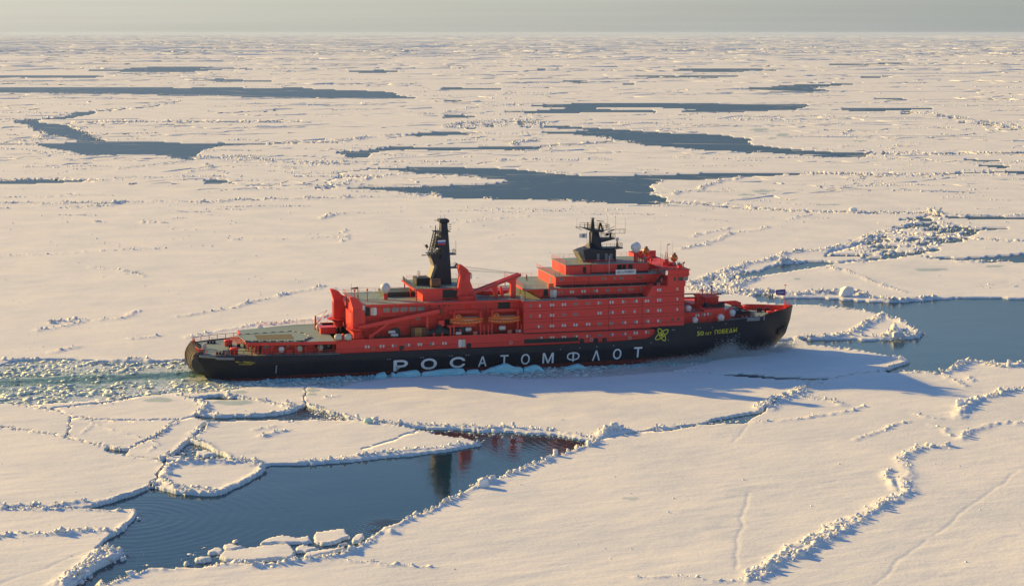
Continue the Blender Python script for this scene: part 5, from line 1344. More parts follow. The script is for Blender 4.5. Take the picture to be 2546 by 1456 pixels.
def windows(view, Y, parent, pts, kinds=None):
    for k, (x, y) in enumerate(pts):
        p = on_side(view, x, y, Y)
        t = kinds if isinstance(kinds, int) else (0 if RNG.random() < 0.62 else 1)
        put(WIN[t], 'window', parent, p[0], Y - 0.01, p[2])
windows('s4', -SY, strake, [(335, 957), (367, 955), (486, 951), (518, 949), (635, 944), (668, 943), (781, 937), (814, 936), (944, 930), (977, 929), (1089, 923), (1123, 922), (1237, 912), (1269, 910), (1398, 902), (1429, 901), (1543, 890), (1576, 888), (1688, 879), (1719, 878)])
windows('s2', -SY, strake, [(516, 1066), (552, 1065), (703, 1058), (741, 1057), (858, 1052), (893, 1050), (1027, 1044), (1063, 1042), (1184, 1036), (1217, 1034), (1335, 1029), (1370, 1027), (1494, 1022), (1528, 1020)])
for k, (x, y) in enumerate([(1710, 1026), (1755, 1025)]):
    p = on_side('s2', x, y, -SY); put(DOORM[k], 'door', strake, p[0], -SY - 0.01, 7.35)
p = on_side('s1', 2392, 905, -SY)
# dark louvred ventilation grille and round mooring openings low in the wall
mb = MB(); mb.box(5.8, 20.0, -SY - 0.06, -SY + 0.02, 6.65, 7.75); gr = mb.build('grille', plain('grille_green', (0.02, 0.045, 0.035), 0.6), strake)
for i in range(34):
    x = 6.1 + i * 0.41
    MB().box(x, x + 0.12, -SY - 0.11, -SY - 0.05, 6.72, 7.68).build('grille_bar', BLACK2, strake) if i % 1 == 0 else None
for x in (-25.4, -8.4, 20.9, 24.6, 26.9):
    MB().lathe((x, -SY - 0.03, 6.75), [(0.05, -0.1), (0.62, -0.08), (0.66, 0.0)], 14, 'Y').build('fairlead', BLACK2, strake)
for x in (-32.5, 2.4, 23.4, 33.6):
    mb = MB()
    for k in range(12):
        a, b = 2 * math.pi * k / 12, 2 * math.pi * (k + 1) / 12
        mb.tube((x + 0.36 * math.cos(a), -SY - 0.1, 7.0 + 0.36 * math.sin(a)), (x + 0.36 * math.cos(b), -SY - 0.1, 7.0 + 0.36 * math.sin(b)), 0.08, n=5)
    mb.build('life_ring', plain('life_ring_orange', (0.75, 0.30, 0.18), 0.5) if x < 0 else CREAM, strake)

# ---- accommodation block: four storeys of plating
AY = 14.55
mb = MB()
mb.prism([(5.6, 9.3), (47.9, 9.75), (47.9, 20.25), (39.4, 20.25), (37.8, 17.55), (5.6, 17.45)], -AY, AY)
acc = mb.build('accommodation_block', RED, ship)
mb = MB()
for zl, zr in ((15.65, 15.9), (14.85, 15.15), (12.85, 13.2), (12.05, 12.5), (10.35, 10.85), (17.4, 17.6)):
    mb.tube((5.6, -AY - 0.02, zl), (47.9, -AY - 0.02, zr), 0.05, n=4)
for x in (12.9, 27.8, 36.6): mb.tube((x, -AY - 0.02, 9.4), (x, -AY - 0.02, 17.4), 0.05, n=4)
mb.tube((40.3, -AY - 0.02, 18.3), (47.9, -AY - 0.02, 18.5), 0.05, n=4)
mb.build('weld_seam', SEAM, acc)
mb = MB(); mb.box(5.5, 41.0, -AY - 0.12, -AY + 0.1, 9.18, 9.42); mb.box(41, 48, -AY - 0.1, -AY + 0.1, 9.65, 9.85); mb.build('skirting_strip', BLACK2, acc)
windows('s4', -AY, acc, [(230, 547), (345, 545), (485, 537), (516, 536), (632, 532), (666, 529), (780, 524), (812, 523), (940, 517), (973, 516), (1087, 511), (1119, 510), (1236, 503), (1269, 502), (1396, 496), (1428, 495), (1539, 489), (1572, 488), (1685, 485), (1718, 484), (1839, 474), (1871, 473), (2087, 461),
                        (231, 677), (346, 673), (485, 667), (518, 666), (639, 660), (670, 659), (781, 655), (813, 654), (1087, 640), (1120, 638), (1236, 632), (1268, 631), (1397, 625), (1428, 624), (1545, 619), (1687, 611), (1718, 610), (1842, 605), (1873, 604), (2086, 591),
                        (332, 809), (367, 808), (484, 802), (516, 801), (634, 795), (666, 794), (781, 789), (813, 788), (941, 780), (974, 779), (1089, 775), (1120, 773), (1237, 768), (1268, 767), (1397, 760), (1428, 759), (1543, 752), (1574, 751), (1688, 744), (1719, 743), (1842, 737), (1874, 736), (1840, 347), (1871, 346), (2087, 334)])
windows('s4', -AY, acc, [(2027, 725), (2099, 717)], 2)
MB().plate([(5.4, -14.7), (39.0, -14.7), (39.0, 14.7), (5.4, 14.7)], 17.46, 17.56).build('promenade_deck', DECK, ship)

# ---- upper tiers
mb = MB(); mb.prism([(10.9, 17.5), (47.5, 17.5), (47.5, 20.0), (10.6, 20.0)], -11.0, 11.0)
t5 = mb.build('upper_deckhouse', RED, ship, label='lower of the two upper tiers of cabins')
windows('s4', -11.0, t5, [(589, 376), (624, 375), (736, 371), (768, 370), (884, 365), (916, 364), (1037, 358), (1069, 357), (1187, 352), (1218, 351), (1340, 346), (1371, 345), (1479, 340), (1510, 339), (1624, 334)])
for k, (x, y) in enumerate([(497, 405), (537, 405)]):
    p = on_side('s4', x, y, -11.0); put(DOORM[1 - k], 'door', t5, p[0], -11.01, 18.65)
p = on_side('s4', 420, 405, -11.0); put(DOORM[2], 'door', t5, p[0], -11.01, 18.7)
mb = MB()
for x in (24.0, 33.5): mb.tube((x, -11.02, 17.6), (x, -11.02, 20), 0.04, n=4)
mb.tube((11, -11.02, 18.15), (38, -11.02, 18.2), 0.04, n=4)
for y in np.arange(-10.5, 10.6, 1.3): mb.tube((10.85, y, 17.6), (10.55, y, 20), 0.06, n=4)
mb.build('weld_seam', SEAM, t5)
MB().box(10.9, 47.2, -11.05, -10.95, 17.56, 18.0).build('skirting_strip', BLACK2, t5)  # black coaming and the walkway's shade painted as one dark band
MB().plate([(20.0, -14.66), (38.0, -14.66), (38.0, -11.02), (20.0, -11.02)], 17.562, 17.58).build('walkway_shade', DARK, ship)  # dark sheet: shade on the promenade walkway, put in as colour
MB().plate([(6.6, -11.6), (42.2, -11.6), (42.2, 11.6), (6.6, 11.6)], 20.0, 20.12).build('cabin_deck', DECK, ship)
mb = MB(); mb.prism([(15.3, 20.1), (47.0, 20.1), (47.0, 22.65), (15.3, 22.65)], -9.0, 9.0)
t6 = mb.build('upper_deckhouse', RED, ship, label='higher of the two upper tiers, carrying the white name board')
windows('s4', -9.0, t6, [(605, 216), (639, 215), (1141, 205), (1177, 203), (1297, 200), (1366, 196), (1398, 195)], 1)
windows('s4', -9.0, t6, [(1584, 187), (1617, 186)], 2)
put(win_mesh('door', 0.9, 1.9, GREY), 'door', t6, 15.26, -4.0, 21.2).rotation_euler = (0, 0, -math.pi / 2)
mb = MB()
for x in (20.2, 24.0): mb.tube((x, -9.02, 20.2), (x, -9.02, 22.6), 0.04, n=4)
mb.tube((15.3, -9.02, 21.0), (41, -9.02, 21.05), 0.04, n=4)
mb.build('weld_seam', SEAM, t6)
MB().box(15.3, 46.8, -9.05, -8.95, 20.12, 20.5).build('skirting_strip', BLACK2, t6)  # dark band: coaming together with painted walkway shade
MB().plate([(16.0, -11.55), (42.0, -11.55), (42.0, -9.06), (16.0, -9.06)], 20.124, 20.14).build('walkway_shade', DARK, ship)  # same painted shade for the cabin deck walkway
MB().plate([(14.9, -9.5), (43.0, -9.5), (43.0, 9.5), (14.9, 9.5)], 22.66, 22.78).build('boat_deck_roof', DECK, ship)
mb = MB(); mb.box(25.3, 40.7, -7, 7, 22.75, 25.25)
t7 = mb.build('wheelhouse_block', RED, ship)
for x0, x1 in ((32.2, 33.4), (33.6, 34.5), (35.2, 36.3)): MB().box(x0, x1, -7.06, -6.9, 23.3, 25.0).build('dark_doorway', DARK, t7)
mb = MB(); mb.box(18.5, 25.1, -7, 7, 22.75, 25.1); sm = mb.build('small_deckhouse', RED, ship)
mb = MB(); mb.box(18.42, 18.5, -4.5, -3.6, 22.9, 24.7); mb.box(18.42, 18.5, -2.6, -1.7, 22.9, 24.7); mb.build('door', RED2, sm)
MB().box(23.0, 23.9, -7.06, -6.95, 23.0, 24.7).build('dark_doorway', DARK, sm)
MB().plate([(18.3, -7.2), (40.9, -7.2), (40.9, 7.2), (18.3, 7.2)], 25.26, 25.34).build('monkey_island_deck', DECK, ship)
MB().box(25.35, 40.6, -7.05, -6.95, 22.8, 23.2).build('skirting_strip', BLACK2, t7)  # dark band again, part coaming and part painted shade
# white name board
nb = MB().box(31.05, 36.45, -9.62, -9.5, 22.75, 24.05).build('name_board', WHITE, ship)

# ---- navigation bridge with its wings
mb = MB()
secw = [(43.2, 20.1), (47.9, 20.1), (47.9, 21.4), (48.8, 23.0), (48.8, 24.2), (43.2, 24.2)]
mb.prism(secw, -15.4, 15.4)
br = mb.build('bridge', RED, ship)
mb = MB(); mb.prism([(42.7, 24.2), (49.0, 24.2), (49.0, 24.42), (42.7, 24.42)], -15.8, 15.8); mb.prism([(42.9, 22.9), (48.95, 22.9), (48.95, 23.05), (42.9, 23.05)], -15.6, 15.6); mb.build('roof_edge', RED2, br)
for x, w in ((45.0, 0.55), (46.55, 1.25), (48.0, 1.0)):
    MB().box(x - w / 2, x + w / 2, -15.46, -15.36, 21.5, 22.45).build('window', GLASS_D if x < 47.5 else GLASS_M, br)
for y in np.arange(-14.5, 14.6, 1.45):
    MB().prism([(48.25, 21.75), (48.75, 22.75), (48.85, 22.75), (48.35, 21.75)], y - 0.55, y + 0.55).build('window', GLASS_D, br)
for y in (-13.6, -12.0): MB().box(43.1, 43.25, y - 0.4, y + 0.4, 21.4, 22.5).build('window', GLASS_D, br)
MB().box(43.08, 43.3, -10.6, -9.7, 20.3, 22.3).build('door', CREAM, br)
MB().box(42.55, 43.15, -15.3, -11.2, 23.05, 24.15).build('air_intake', STEEL, br, label='polished metal air intake on the bridge wing')
_n = Vector((-0.85, -0.24, 0.46)).normalized(); _a = _n.cross(Vector((0, 0, 1))).normalized(); _b = _n.cross(_a)
_c = Vector((42.35, -13.0, 23.75)); mb = MB()
mb.add([_c + _a * (i * 1.35) + _b * (k * 0.42) + _n * t for t in (0, -0.12) for i, k in ((-1, -1), (1, -1), (1, 1), (-1, 1))], [(0, 1, 2, 3), (7, 6, 5, 4), (0, 4, 5, 1), (1, 5, 6, 2), (2, 6, 7, 3), (3, 7, 4, 0)]); mb.build('sun_glint_plate', STEEL, br)  # plate added at the angle that mirrors the sun toward the camera
mb = MB(); mb.beam((38.1, -12.9, 17.7), (42.6, -12.2, 22.6), 1.0, 0.28); mb.build('outside_stair', BLACK2, ship)
mb = MB(); rail(mb, [(37.9, -13.4, 17.9), (42.3, -12.7, 22.7)], 0.9, 1.2, 2); mb.build('stair_rail', RED2, ship)
mb = MB(); mb.prism([(39.5, 20.26), (47.8, 20.26), (47.8, 20.9), (44.2, 20.9), (43.7, 20.26)], -AY - 0.01, -AY + 0.2); mb.build('wing_bracket', RED2, br)
for (x, z) in ((40.9, 20.75), (46.2, 23.0)):
    mb = MB()
    for k in range(12):
        a, b = 2 * math.pi * k / 12, 2 * math.pi * (k + 1) / 12
        mb.tube((x + 0.36 * math.cos(a), -AY - 0.1 if z < 22 else -15.5, z + 0.36 * math.sin(a)), (x + 0.36 * math.cos(b), -AY - 0.1 if z < 22 else -15.5, z + 0.36 * math.sin(b)), 0.08, n=5)
    if z < 22: mb.build('life_ring', plain('life_ring_red', (0.70, 0.28, 0.22), 0.5), acc)
# far wing bulkhead rising behind the roof
mb = MB(); mb.box(41.0, 48.6, 11.5, 11.8, 24.42, 26.1); mb.box(41.0, 41.3, 7.0, 11.5, 24.42, 26.0); mb.build('wing_shelter', RED, br)
for x, y, z in ((44.2, 5.0, 24.42), (46.6, -7.8, 24.42), (47.6, -11.5, 24.42), (45.2, -6.6, 24.42)):
    MB().box(x - 0.5, x + 0.5, y - 0.5, y + 0.5, z, z + 0.9).build('equipment_locker', RED, br)

# copper floodlights on their stands
def floodlight(x, y, zb, zt):
    mb = MB(); mb.tube((x, y, zb), (x, y, zt - 0.7), 0.42, 0.28, 10); mb.tube((x - 0.6, y, zb), (x, y, zb + 1.6), 0.07); mb.tube((x + 0.6, y, zb), (x, y, zb + 1.6), 0.07)
    o = mb.build('floodlight', RED, ship)
    m2 = MB(); m2.ball((x, y, zt), 0.98, 14, 8, 1.02); m2.build('lamp_housing', COPPER, o, True)
    m2 = MB(); m2.box(x - 0.18, x + 0.35, y - 0.3, y + 0.3, zt + 0.85, zt + 1.3); m2.build('lamp_cap', RUST, o)
floodlight(41.2, -3, 25.3, 27.75)
floodlight(46.9, -9, 24.42, 26.6)
mb = MB()
mb.tube((45.2, -8, 24.4), (45.2, -8, 26.2), 0.45, 0.35, 8); mb.path([(44.6, -8.4, 24.4), (45.0, -8, 28.2)], 0.08); mb.path([(45.8, -8, 24.4), (45.3, -8, 28.2)], 0.08); mb.path([(45.3, -8, 26), (45.3, -8, 29.8), (45.7, -8, 29.9)], 0.07); mb.tube((45.3, -8.3, 30), (46.1, -7.7, 30), 0.12)
mb.tube((43.0, -2, 24.4), (43.0, -2, 26.4), 0.12); mb.box(42.3, 43.7, -2.2, -1.8, 26.4, 26.55); mb.tube((42.7, -2, 25.4), (43.3, -2, 25.4), 0.35, n=8)
mb.tube((38.6, -5.4, 25.3), (38.6, -5.4, 27.4), 0.14); mb.tube((39.4, -5.4, 25.3), (39.4, -5.4, 27.2), 0.14); mb.box(38.3, 39.7, -5.6, -5.2, 27.0, 27.5); mb.tube((40.2, -5.8, 25.3), (40.2, -5.8, 26.7), 0.4, 0.3, 8)
mb.tube((48.0, -13, 24.4), (48.2, -13, 26.1), 0.08); mb.tube((48.0, -13.2, 25.7), (48.4, -12.8, 25.8), 0.22, n=6)
mb.build('signal_mast', RED2, ship)
for x, y, z in ((39.9, -6.2, 25.34), (45.9, -12.4, 24.42), (46.9, -12.9, 24.42)):
    m2 = MB(); m2.tube((x, y, z), (x, y, z + 0.7), 0.08); m2.ball((x, y, z + 1.05), 0.45, 10, 6); m2.build('searchlight', GREY, ship, True)

# radomes
def radome(x, y, zb, zc, r, pm):
    mb = MB(); mb.lathe((x, y, zb), [(r * 0.50, 0), (r * 0.42, 0.2), (r * 0.42, (zc - zb) * 0.5), (r * 0.52, zc - zb - r * 0.62)], 14); o = mb.build('radome', pm, ship, True)
    m2 = MB(); m2.lathe((x, y, zc), [(r * 0.50, -r * 1.06)] + [(r * math.sin(a), -r * math.cos(a)) for a in np.linspace(0.75, math.pi - 0.02, 12)], 24); m2.build('dome', WHITE, o, True)
    return o
radome(37.8, -5, 25.34, 29.2, 1.33, plain('radome_red', (0.60, 0.03, 0.02), 0.35))
radome(-27.5, -3, 17.5, 20.4, 1.28, RED)

# ---- radar mast: black house, swept column, platforms
mst = MB()
mst.prism([(24.3, 25.34), (33.2, 25.34), (33.2, 28.3), (29.6, 28.3), (28.9, 33.2), (27.2, 33.2), (26.9, 30.2), (26.0, 28.9), (24.2, 28.4), (23.2, 28.0), (24.0, 26.4)], -2.6, 2.6)
mast = mst.build('radar_mast', BLACK2, ship)
bmm = bmesh.new(); bmm.from_mesh(mast.data)
for v_ in bmm.verts:
    if v_.co.z > 29: v_.co.y *= 0.42
bmm.to_mesh(mast.data); bmm.free()
MB().tube((26.4, -1.9, 28.4), (26.55, -0.9, 33.0), 0.28, 0.2, 8).build('mast_strut', BLACK2, mast)
mb = MB(); mb.prism([(22.9, 27.9), (24.3, 28.35), (24.9, 25.9), (24.3, 25.4)], -2.75, 2.75); mb.build('exhaust_flank', FLANK, mast)
mb = MB(); mb.prism([(29.2, 30.1), (33.2, 31.0), (33.2, 31.15), (29.1, 31.15)], -1.6, 1.6); mb.plate([(29.0, -1.9), (33.3, -1.9), (33.3, 1.9), (29.0, 1.9)], 31.15, 31.25); mb.prism([(33, 28.3), (35.3, 28.5), (35.3, 28.75), (29.6, 28.75), (29.6, 28.3)], -1.8, 1.8)
mb.prism([(24.8, 33.9), (27.0, 33.1), (29.6, 32.9), (30.2, 33.3), (24.7, 34.05)], -2.4, 2.4); mb.build('mast_platform', BLACK2, mast)
mb = MB(); mb.prism([(26.9, 33.3), (28.1, 33.3), (27.8, 36.2), (27.3, 36.2)], -0.4, 0.4); mb.prism([(28.9, 33.2), (29.4, 33.2), (29.75, 35.2), (29.35, 35.2)], -0.3, 0.3); mb.prism([(30.1, 33.2), (30.5, 33.2), (29.85, 35.2), (29.5, 35.2)], -0.3, 0.3); mb.tube((26.2, 0, 33.6), (26.2, 0, 35.4), 0.13); mb.tube((32.2, -0.6, 31.2), (32.2, -0.6, 32.6), 0.3, 0.25, 8)
mb.tube((34.2, 0, 28.7), (34.25, 0, 30.3), 0.34, 0.16, 8); mb.box(24.9, 26.6, -1.5, 1.5, 28.2, 28.75); mb.build('radar_pedestal', BLACK2, mast)
m2 = MB(); m2.ball((34.3, 0, 30.75), 0.48, 12, 7, 1.15); m2.build('small_dome', WHITE, mast, True)
m2 = MB(); m2.beam((28.6, 0, 35.75), (30.6, 0.2, 35.45), 0.16, 0.2); m2.beam((31.5, -1.2, 32.9), (33.3, -0.2, 33.3), 0.25, 0.3); m2.box(27.2, 27.9, -0.5, 0.5, 36.2, 36.55); m2.build('radar_scanner', GREY, mast)
mb = MB()
rail(mb, [(29.2, -1.8, 31.25), (33.2, -1.8, 31.25), (33.2, 1.8, 31.25), (29.2, 1.8, 31.25)], 1.1, 1.2, 3, 0.04, 0.03); rail(mb, [(29.8, -1.7, 28.75), (35.2, -1.7, 28.75), (35.2, 1.7, 28.75)], 1.1, 1.2, 3, 0.04, 0.03)
rail(mb, [(24.8, -2.2, 33.9), (29.9, -2.2, 33.4), (31.6, -1.6, 33.6), (31.6, 1.6, 33.6), (24.8, 2.2, 33.9)], 1.2, 1.2, 2, 0.05, 0.04); rail(mb, [(23.4, -2.6, 28.1), (25.8, -2.6, 28.8)], 1.0, 0.8, 2, 0.04, 0.03)
mb.path([(29.5, 0, 33.3), (36.3, -0.4, 33.4), (36.2, -0.4, 32.3), (29.5, 0, 32.4)], 0.07); 
for x in np.arange(30.5, 36.2, 1.1): mb.tube((x, -0.1, 32.4), (x, -0.1, 33.35), 0.03, n=4)
for x, y, z0, z1 in ((23.3, 0, 33.8, 36.6), (23.8, -1, 33.9, 35.0), (31.7, 0.4, 33.6, 37.0), (34.0, 0.8, 33.5, 36.8), (36.3, -0.4, 33.4, 36.4), (29.0, -7.05, 22.7, 28.4), (26.2, -7.1, 22.7, 27.4), (22.0, -5, 25.2, 31.0), (16.5, -8.6, 22.7, 29.0), (43.6, -8, 24.4, 31.0), (47.5, -6, 24.4, 30.4)):
    mb.tube((x, y, z0), (x, y, z1), 0.035, 0.02, 4)
mb.path([(24.9, 0, 34), (22.9, 0, 34.3), (24.6, 0, 33.4)], 0.08); mb.path([(30.6, 0, 32.9), (33.8, 0.5, 34.2)], 0.06); mb.tube((30.2, -0.8, 31.9), (31.0, -1.4, 32.2), 0.05); mb.tube((30.9, -1.3, 32.1), (31.3, -1.8, 32.4), 0.32, n=8)
mb.build('aerial', BLACK2, mast)
m2 = MB(); m2.tube((30.0, -7.1, 22.75), (30.0, -7.1, 27.5), 0.06, n=5); m2.build('flagpole', WHITE, ship)
for x in (28.0, 30.2, 31.5): MB().box(x, x + 0.7, -2.66, -2.55, 25.6, 27.4).build('door', GREY, mast)

# ---- funnel house and funnel mast
mb = MB(); mb.prism([(-19.1, 17.5), (-6.5, 17.5), (-6.5, 20.55), (-19.1, 20.55)], -9, 9)
fh = mb.build('funnel_house', RED, ship)
mb = MB(); mb.plate([(-21.4, -9.0), (-14.0, -9.2), (-14.0, 9.2), (-21.4, 9.0)], 20.35, 20.62); mb.build('roof_deck', RED, fh)
MB().plate([(-20.9, -8.7), (-6.6, -8.9), (-6.6, 8.9), (-20.9, 8.7)], 20.62, 20.70).build('roof_planking', DECK, fh)
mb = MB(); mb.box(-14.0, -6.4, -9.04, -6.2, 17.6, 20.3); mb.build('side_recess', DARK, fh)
mb = MB(); mb.box(-13.9, -10.0, -6.25, -6.1, 17.6, 20.3); mb.tube((-10.6, -8.3, 17.5), (-10.6, -8.3, 20.1), 0.7, 0.7, 12); mb.tube((-10.6, -8.3, 20.1), (-10.6, -8.3, 20.45), 0.95, 0.95, 12); mb.build('vent_post', RED, fh)
for y in (-8.2, 0, 8.2): MB().tube((-20.6, y, 17.5), (-20.6, y, 20.4), 0.18, n=6).build('post', RED, fh)
MB().box(-19.6, -16.2, -3.5, 1.5, 20.7, 22.6).build('exhaust_box', DARK, fh)
MB().tube((-18.6, -1, 22.0), (-18.6, -1, 24.2), 0.45, n=10).build('exhaust_pipe', STEEL, fh)
mb = MB(); mb.lathe((-15.4, -6.8, 21.75), [(1.05, -1.2), (1.12, -1.1), (1.12, 1.1), (1.05, 1.2)], 16, 'X'); mb.build('cable_drum', RUST, fh)
fun = MB()
# solid forward trunk, tapering
def taper(mb, lev, mat=None):
    """lev: list of (z, x0, x1, half_y)"""
    v, f = [], []
    for z, x0, x1, hy in lev: v += [(x0, -hy, z), (x1, -hy, z), (x1, hy, z), (x0, hy, z)]
    for k in range(len(lev) - 1):
        for i in range(4): f.append((k * 4 + i, k * 4 + (i + 1) % 4, (k + 1) * 4 + (i + 1) % 4, (k + 1) * 4 + i))
    f.append((3, 2, 1, 0)); n = (len(lev) - 1) * 4; f.append((n, n + 1, n + 2, n + 3))
    return mb.add(v, f)
taper(fun, [(20.7, -15.1, -10.4, 2.7), (25.2, -13.8, -10.55, 2.4), (28.0, -13.0, -10.65, 2.1), (30.0, -12.8, -10.75, 1.9)])
taper(fun, [(30.0, -14.45, -10.75, 1.9), (32.6, -14.0, -10.9, 1.75)])
taper(fun, [(32.6, -12.9, -10.9, 1.75), (34.3, -12.75, -11.0, 1.5), (36.2, -12.7, -11.1, 1.3)])
fm = fun.build('funnel_mast', BLACK2, ship)
mb = MB(); taper(mb, [(36.2, -12.8, -11.0, 1.4), (36.5, -13.2, -10.7, 1.7), (37.0, -13.2, -10.7, 1.7), (37.2, -12.9, -10.9, 1.4)]); mb.build('funnel_cap', BLACK2, fm)
mb = MB(); mb.prism([(-16.4, 20.7), (-14.6, 20.7), (-13.4, 25.3), (-13.6, 28.0), (-15.5, 28.4), (-15.7, 28.2), (-14.8, 25.3)], -2.3, 2.3); mb.build('aft_flank', FLANK, fm)
mb = MB(); mb.prism([(-15.6, 21.0), (-14.3, 21.0), (-13.2, 25.3), (-13.5, 28.2), (-15.1, 28.45), (-15.2, 28.25), (-14.1, 25.3)], -2.36, -2.2); mb.prism([(-15.75, 28.1), (-14.85, 25.9), (-13.2, 25.6), (-13.6, 28.3)], -2.42, 2.42); mb.build('aft_flank_plate', BLACK2, fm)
mb = MB(); mb.plate([(-16.2, -2.3), (-12.6, -2.3), (-12.6, 2.3), (-16.2, 2.3)], 28.3, 28.5); mb.plate([(-10.8, -1.9), (-9.0, -1.9), (-9.0, 1.9), (-10.8, 1.9)], 28.1, 28.3); mb.plate([(-10.7, -1.6), (-8.6, -1.6), (-8.6, 1.6), (-10.7, 1.6)], 24.6, 24.8); mb.plate([(-14.6, -1.9), (-10.4, -1.9), (-10.4, 1.9), (-14.6, 1.9)], 34.0, 34.15); mb.build('mast_platform', BLACK2, fm)
mb = MB()
for y in (-1.9, 1.9):
    mb.tube((-15.4, y, 28.4), (-14.1, y * 0.8, 34.1), 0.14, n=5); mb.tube((-14.9, y, 28.4), (-13.6, y * 0.8, 34.1), 0.12, n=5)
    mb.tube((-14.9, y, 28.6), (-12.8, y, 30.0), 0.09, n=4); mb.tube((-14.6, y, 30.0), (-12.8, y, 28.6), 0.09, n=4); mb.tube((-12.95, y, 28.4), (-12.9, y, 30.1), 0.1, n=4)
    mb.tube((-13.9, y * .85, 32.7), (-12.6, y * .8, 34.0), 0.1, n=4); mb.tube((-13.7, y * .8, 34.0), (-12.7, y * .85, 32.8), 0.1, n=4)
    for k in range(7):
        z = 28.9 + k * 0.75; s = (z - 28.4) / 5.7
        mb.tube((-15.4 + 1.3 * s, y, z), (-14.9 + 1.3 * s, y, z + 0.5), 0.07, n=4)
for k in range(9):
    z = 28.6 + k * 0.6; s = (z - 28.4) / 5.7
    mb.tube((-15.4 + 1.3 * s, -1.8, z), (-15.4 + 1.3 * s, 1.8, z), 0.05, n=4)
mb.build('lattice', BLACK2, fm)
mb = MB(); mb.lathe((-13.6, -0.2, 28.5), [(0.2, 0), (0.55, 0.1), (0.75, 0.6), (0.78, 0.9), (0.3, 0.95)], 12); mb.build('vent_cowl', CREAM, fm, True)
mb = MB()
rail(mb, [(-16.1, -2.2, 28.5), (-15.4, -2.2, 28.5)], 1.0, 0.8, 2); rail(mb, [(-10.7, -1.8, 28.3), (-9.1, -1.8, 28.3), (-9.1, 1.8, 28.3)], 1.1, 0.8, 3); rail(mb, [(-10.5, -1.5, 24.8), (-8.7, -1.5, 24.8), (-8.7, 1.5, 24.8)], 1.1, 0.8, 3); rail(mb, [(-14.4, -1.7, 34.15), (-12.6, -1.7, 34.15), (-12.6, 1.6, 34.15)], 1.1, 0.6, 3)
mb.tube((-14.3, -1.7, 34.1), (-14.3, -1.7, 35.7), 0.1); mb.path([(-12.6, 0, 36.8), (-14.2, 0, 36.9), (-13.9, 0, 36.6)], 0.06); mb.tube((-9.0, -1.5, 28.3), (-9.0, -1.5, 31.6), 0.05); mb.path([(-17.6, 0, 28.2), (-15.6, 0, 27.9), (-15.6, 0, 28.1), (-17.6, 0, 27.9)], 0.08); mb.path([(-15.5, -1, 28.4), (-17.3, -1, 31.0)], 0.05); mb.tube((-16.2, -0.9, 30.0), (-16.6, -0.9, 30.8), 0.28, 0.34, 8); mb.tube((-9.0, 0, 24.9), (-8.5, -0.6, 25.7), 0.2)
for z in (34.6, 35.2, 35.8): mb.tube((-10.7, -0.6, z), (-10.1, -1.1, z), 0.09, n=5)
for x, z0, z1 in ((-12.6, 37.2, 38.0), (-11.6, 37.2, 38.2)): mb.tube((x, 0, z0), (x, 0, z1), 0.04, n=4)
mb.tube((-12.1, -2.4, 20.8), (-12.3, -2.3, 26.0), 0.16, n=6)
mb.build('funnel_fitting', BLACK2, fm)
for i, (c, z0, z1) in enumerate((((0.78, 0.78, 0.78), 31.56, 31.95), ((0.04, 0.16, 0.52), 31.17, 31.56), ((0.60, 0.03, 0.03), 30.78, 31.17))):
    y0, y1 = -1.84 - 0.02 * 1, -1.84
    MB().add([(-13.75, -1.90 + (z0 - 30) * 0.0556 - 0.03, z0), (-11.75, -1.90 + (z0 - 30) * 0.0556 - 0.03, z0), (-11.75, -1.90 + (z1 - 30) * 0.0556 - 0.03, z1), (-13.75, -1.90 + (z1 - 30) * 0.0556 - 0.03, z1)], [(0, 1, 2, 3)]).build('painted_flag_stripe', plain('flag_paint', c, 0.5), fm)

# ---- aft deckhouse
mb = MB(); mb.prism([(-36.6, 9.2), (5.6, 9.2), (5.6, 14.5), (-36.6, 14.5)], -10.4, 10.4); mb.prism([(-36.0, 14.5), (5.6, 14.5), (5.6, 17.4), (-36.0, 17.4)], -11.0, 11.0)
ah = mb.build('aft_deckhouse', RED2, ship)
mb = MB(); mb.plate([(-36.3, -11.5), (5.5, -11.5), (5.5, 11.5), (-36.3, 11.5)], 17.36, 17.5); mb.build('deckhouse_roof', DECK, ah)
mb = MB(); mb.box(-36.3, 5.5, -11.58, -11.4, 17.0, 17.52); mb.box(-34.4, -6, -11.4, -10.9, 14.4, 14.58); mb.build('roof_edge', RED, ah)
mb = MB()
for x in (-26.0, -15.3, -3.2, 0.2): mb.tube((x, -11.02, 14.6), (x, -11.02, 17.3), 0.05, n=4)
for x in (-30.0, -22.5, -14.0): mb.tube((x, -10.42, 9.3), (x, -10.42, 14.4), 0.05, n=4)
mb.tube((-36, -10.42, 12.0), (-13.5, -10.42, 12.0), 0.05, n=4)
mb.build('weld_seam', SEAM, ah)
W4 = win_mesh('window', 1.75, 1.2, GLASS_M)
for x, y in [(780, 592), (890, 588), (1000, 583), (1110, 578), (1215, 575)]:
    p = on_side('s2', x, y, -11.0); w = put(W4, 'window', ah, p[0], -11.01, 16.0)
    MB().box(p[0] - 0.05, p[0] + 0.05, -11.1, -11.0, 15.4, 16.6).build('mullion', RED2, ah)
for x, y, k in ((537, 628, 2), (600, 615, 1), (632, 615, 0)):
    p = on_side('s2', x, y, -11.0); put(DOORM[k], 'door', ah, p[0], -11.01, 15.75)
put(W4, 'window', ah, -34.6, -11.01, 16.0); 
windows('s2', -10.4, ah, [(1158, 710), (1194, 709)], 1)
for x, z in ((-17.8, 16.6), (-15.3, 16.5), (-14.0, 16.6), (-12.8, 16.6)): MB().box(x - 0.2, x + 0.2, -11.08, -10.95, z - 0.15, z + 0.15).build('vent_box', BLACK2, ah)
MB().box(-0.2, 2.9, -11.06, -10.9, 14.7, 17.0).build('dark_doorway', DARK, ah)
MB().box(-14.0, -12.4, -10.46, -10.3, 10.9, 12.9).build('dark_doorway', DARK, ah)
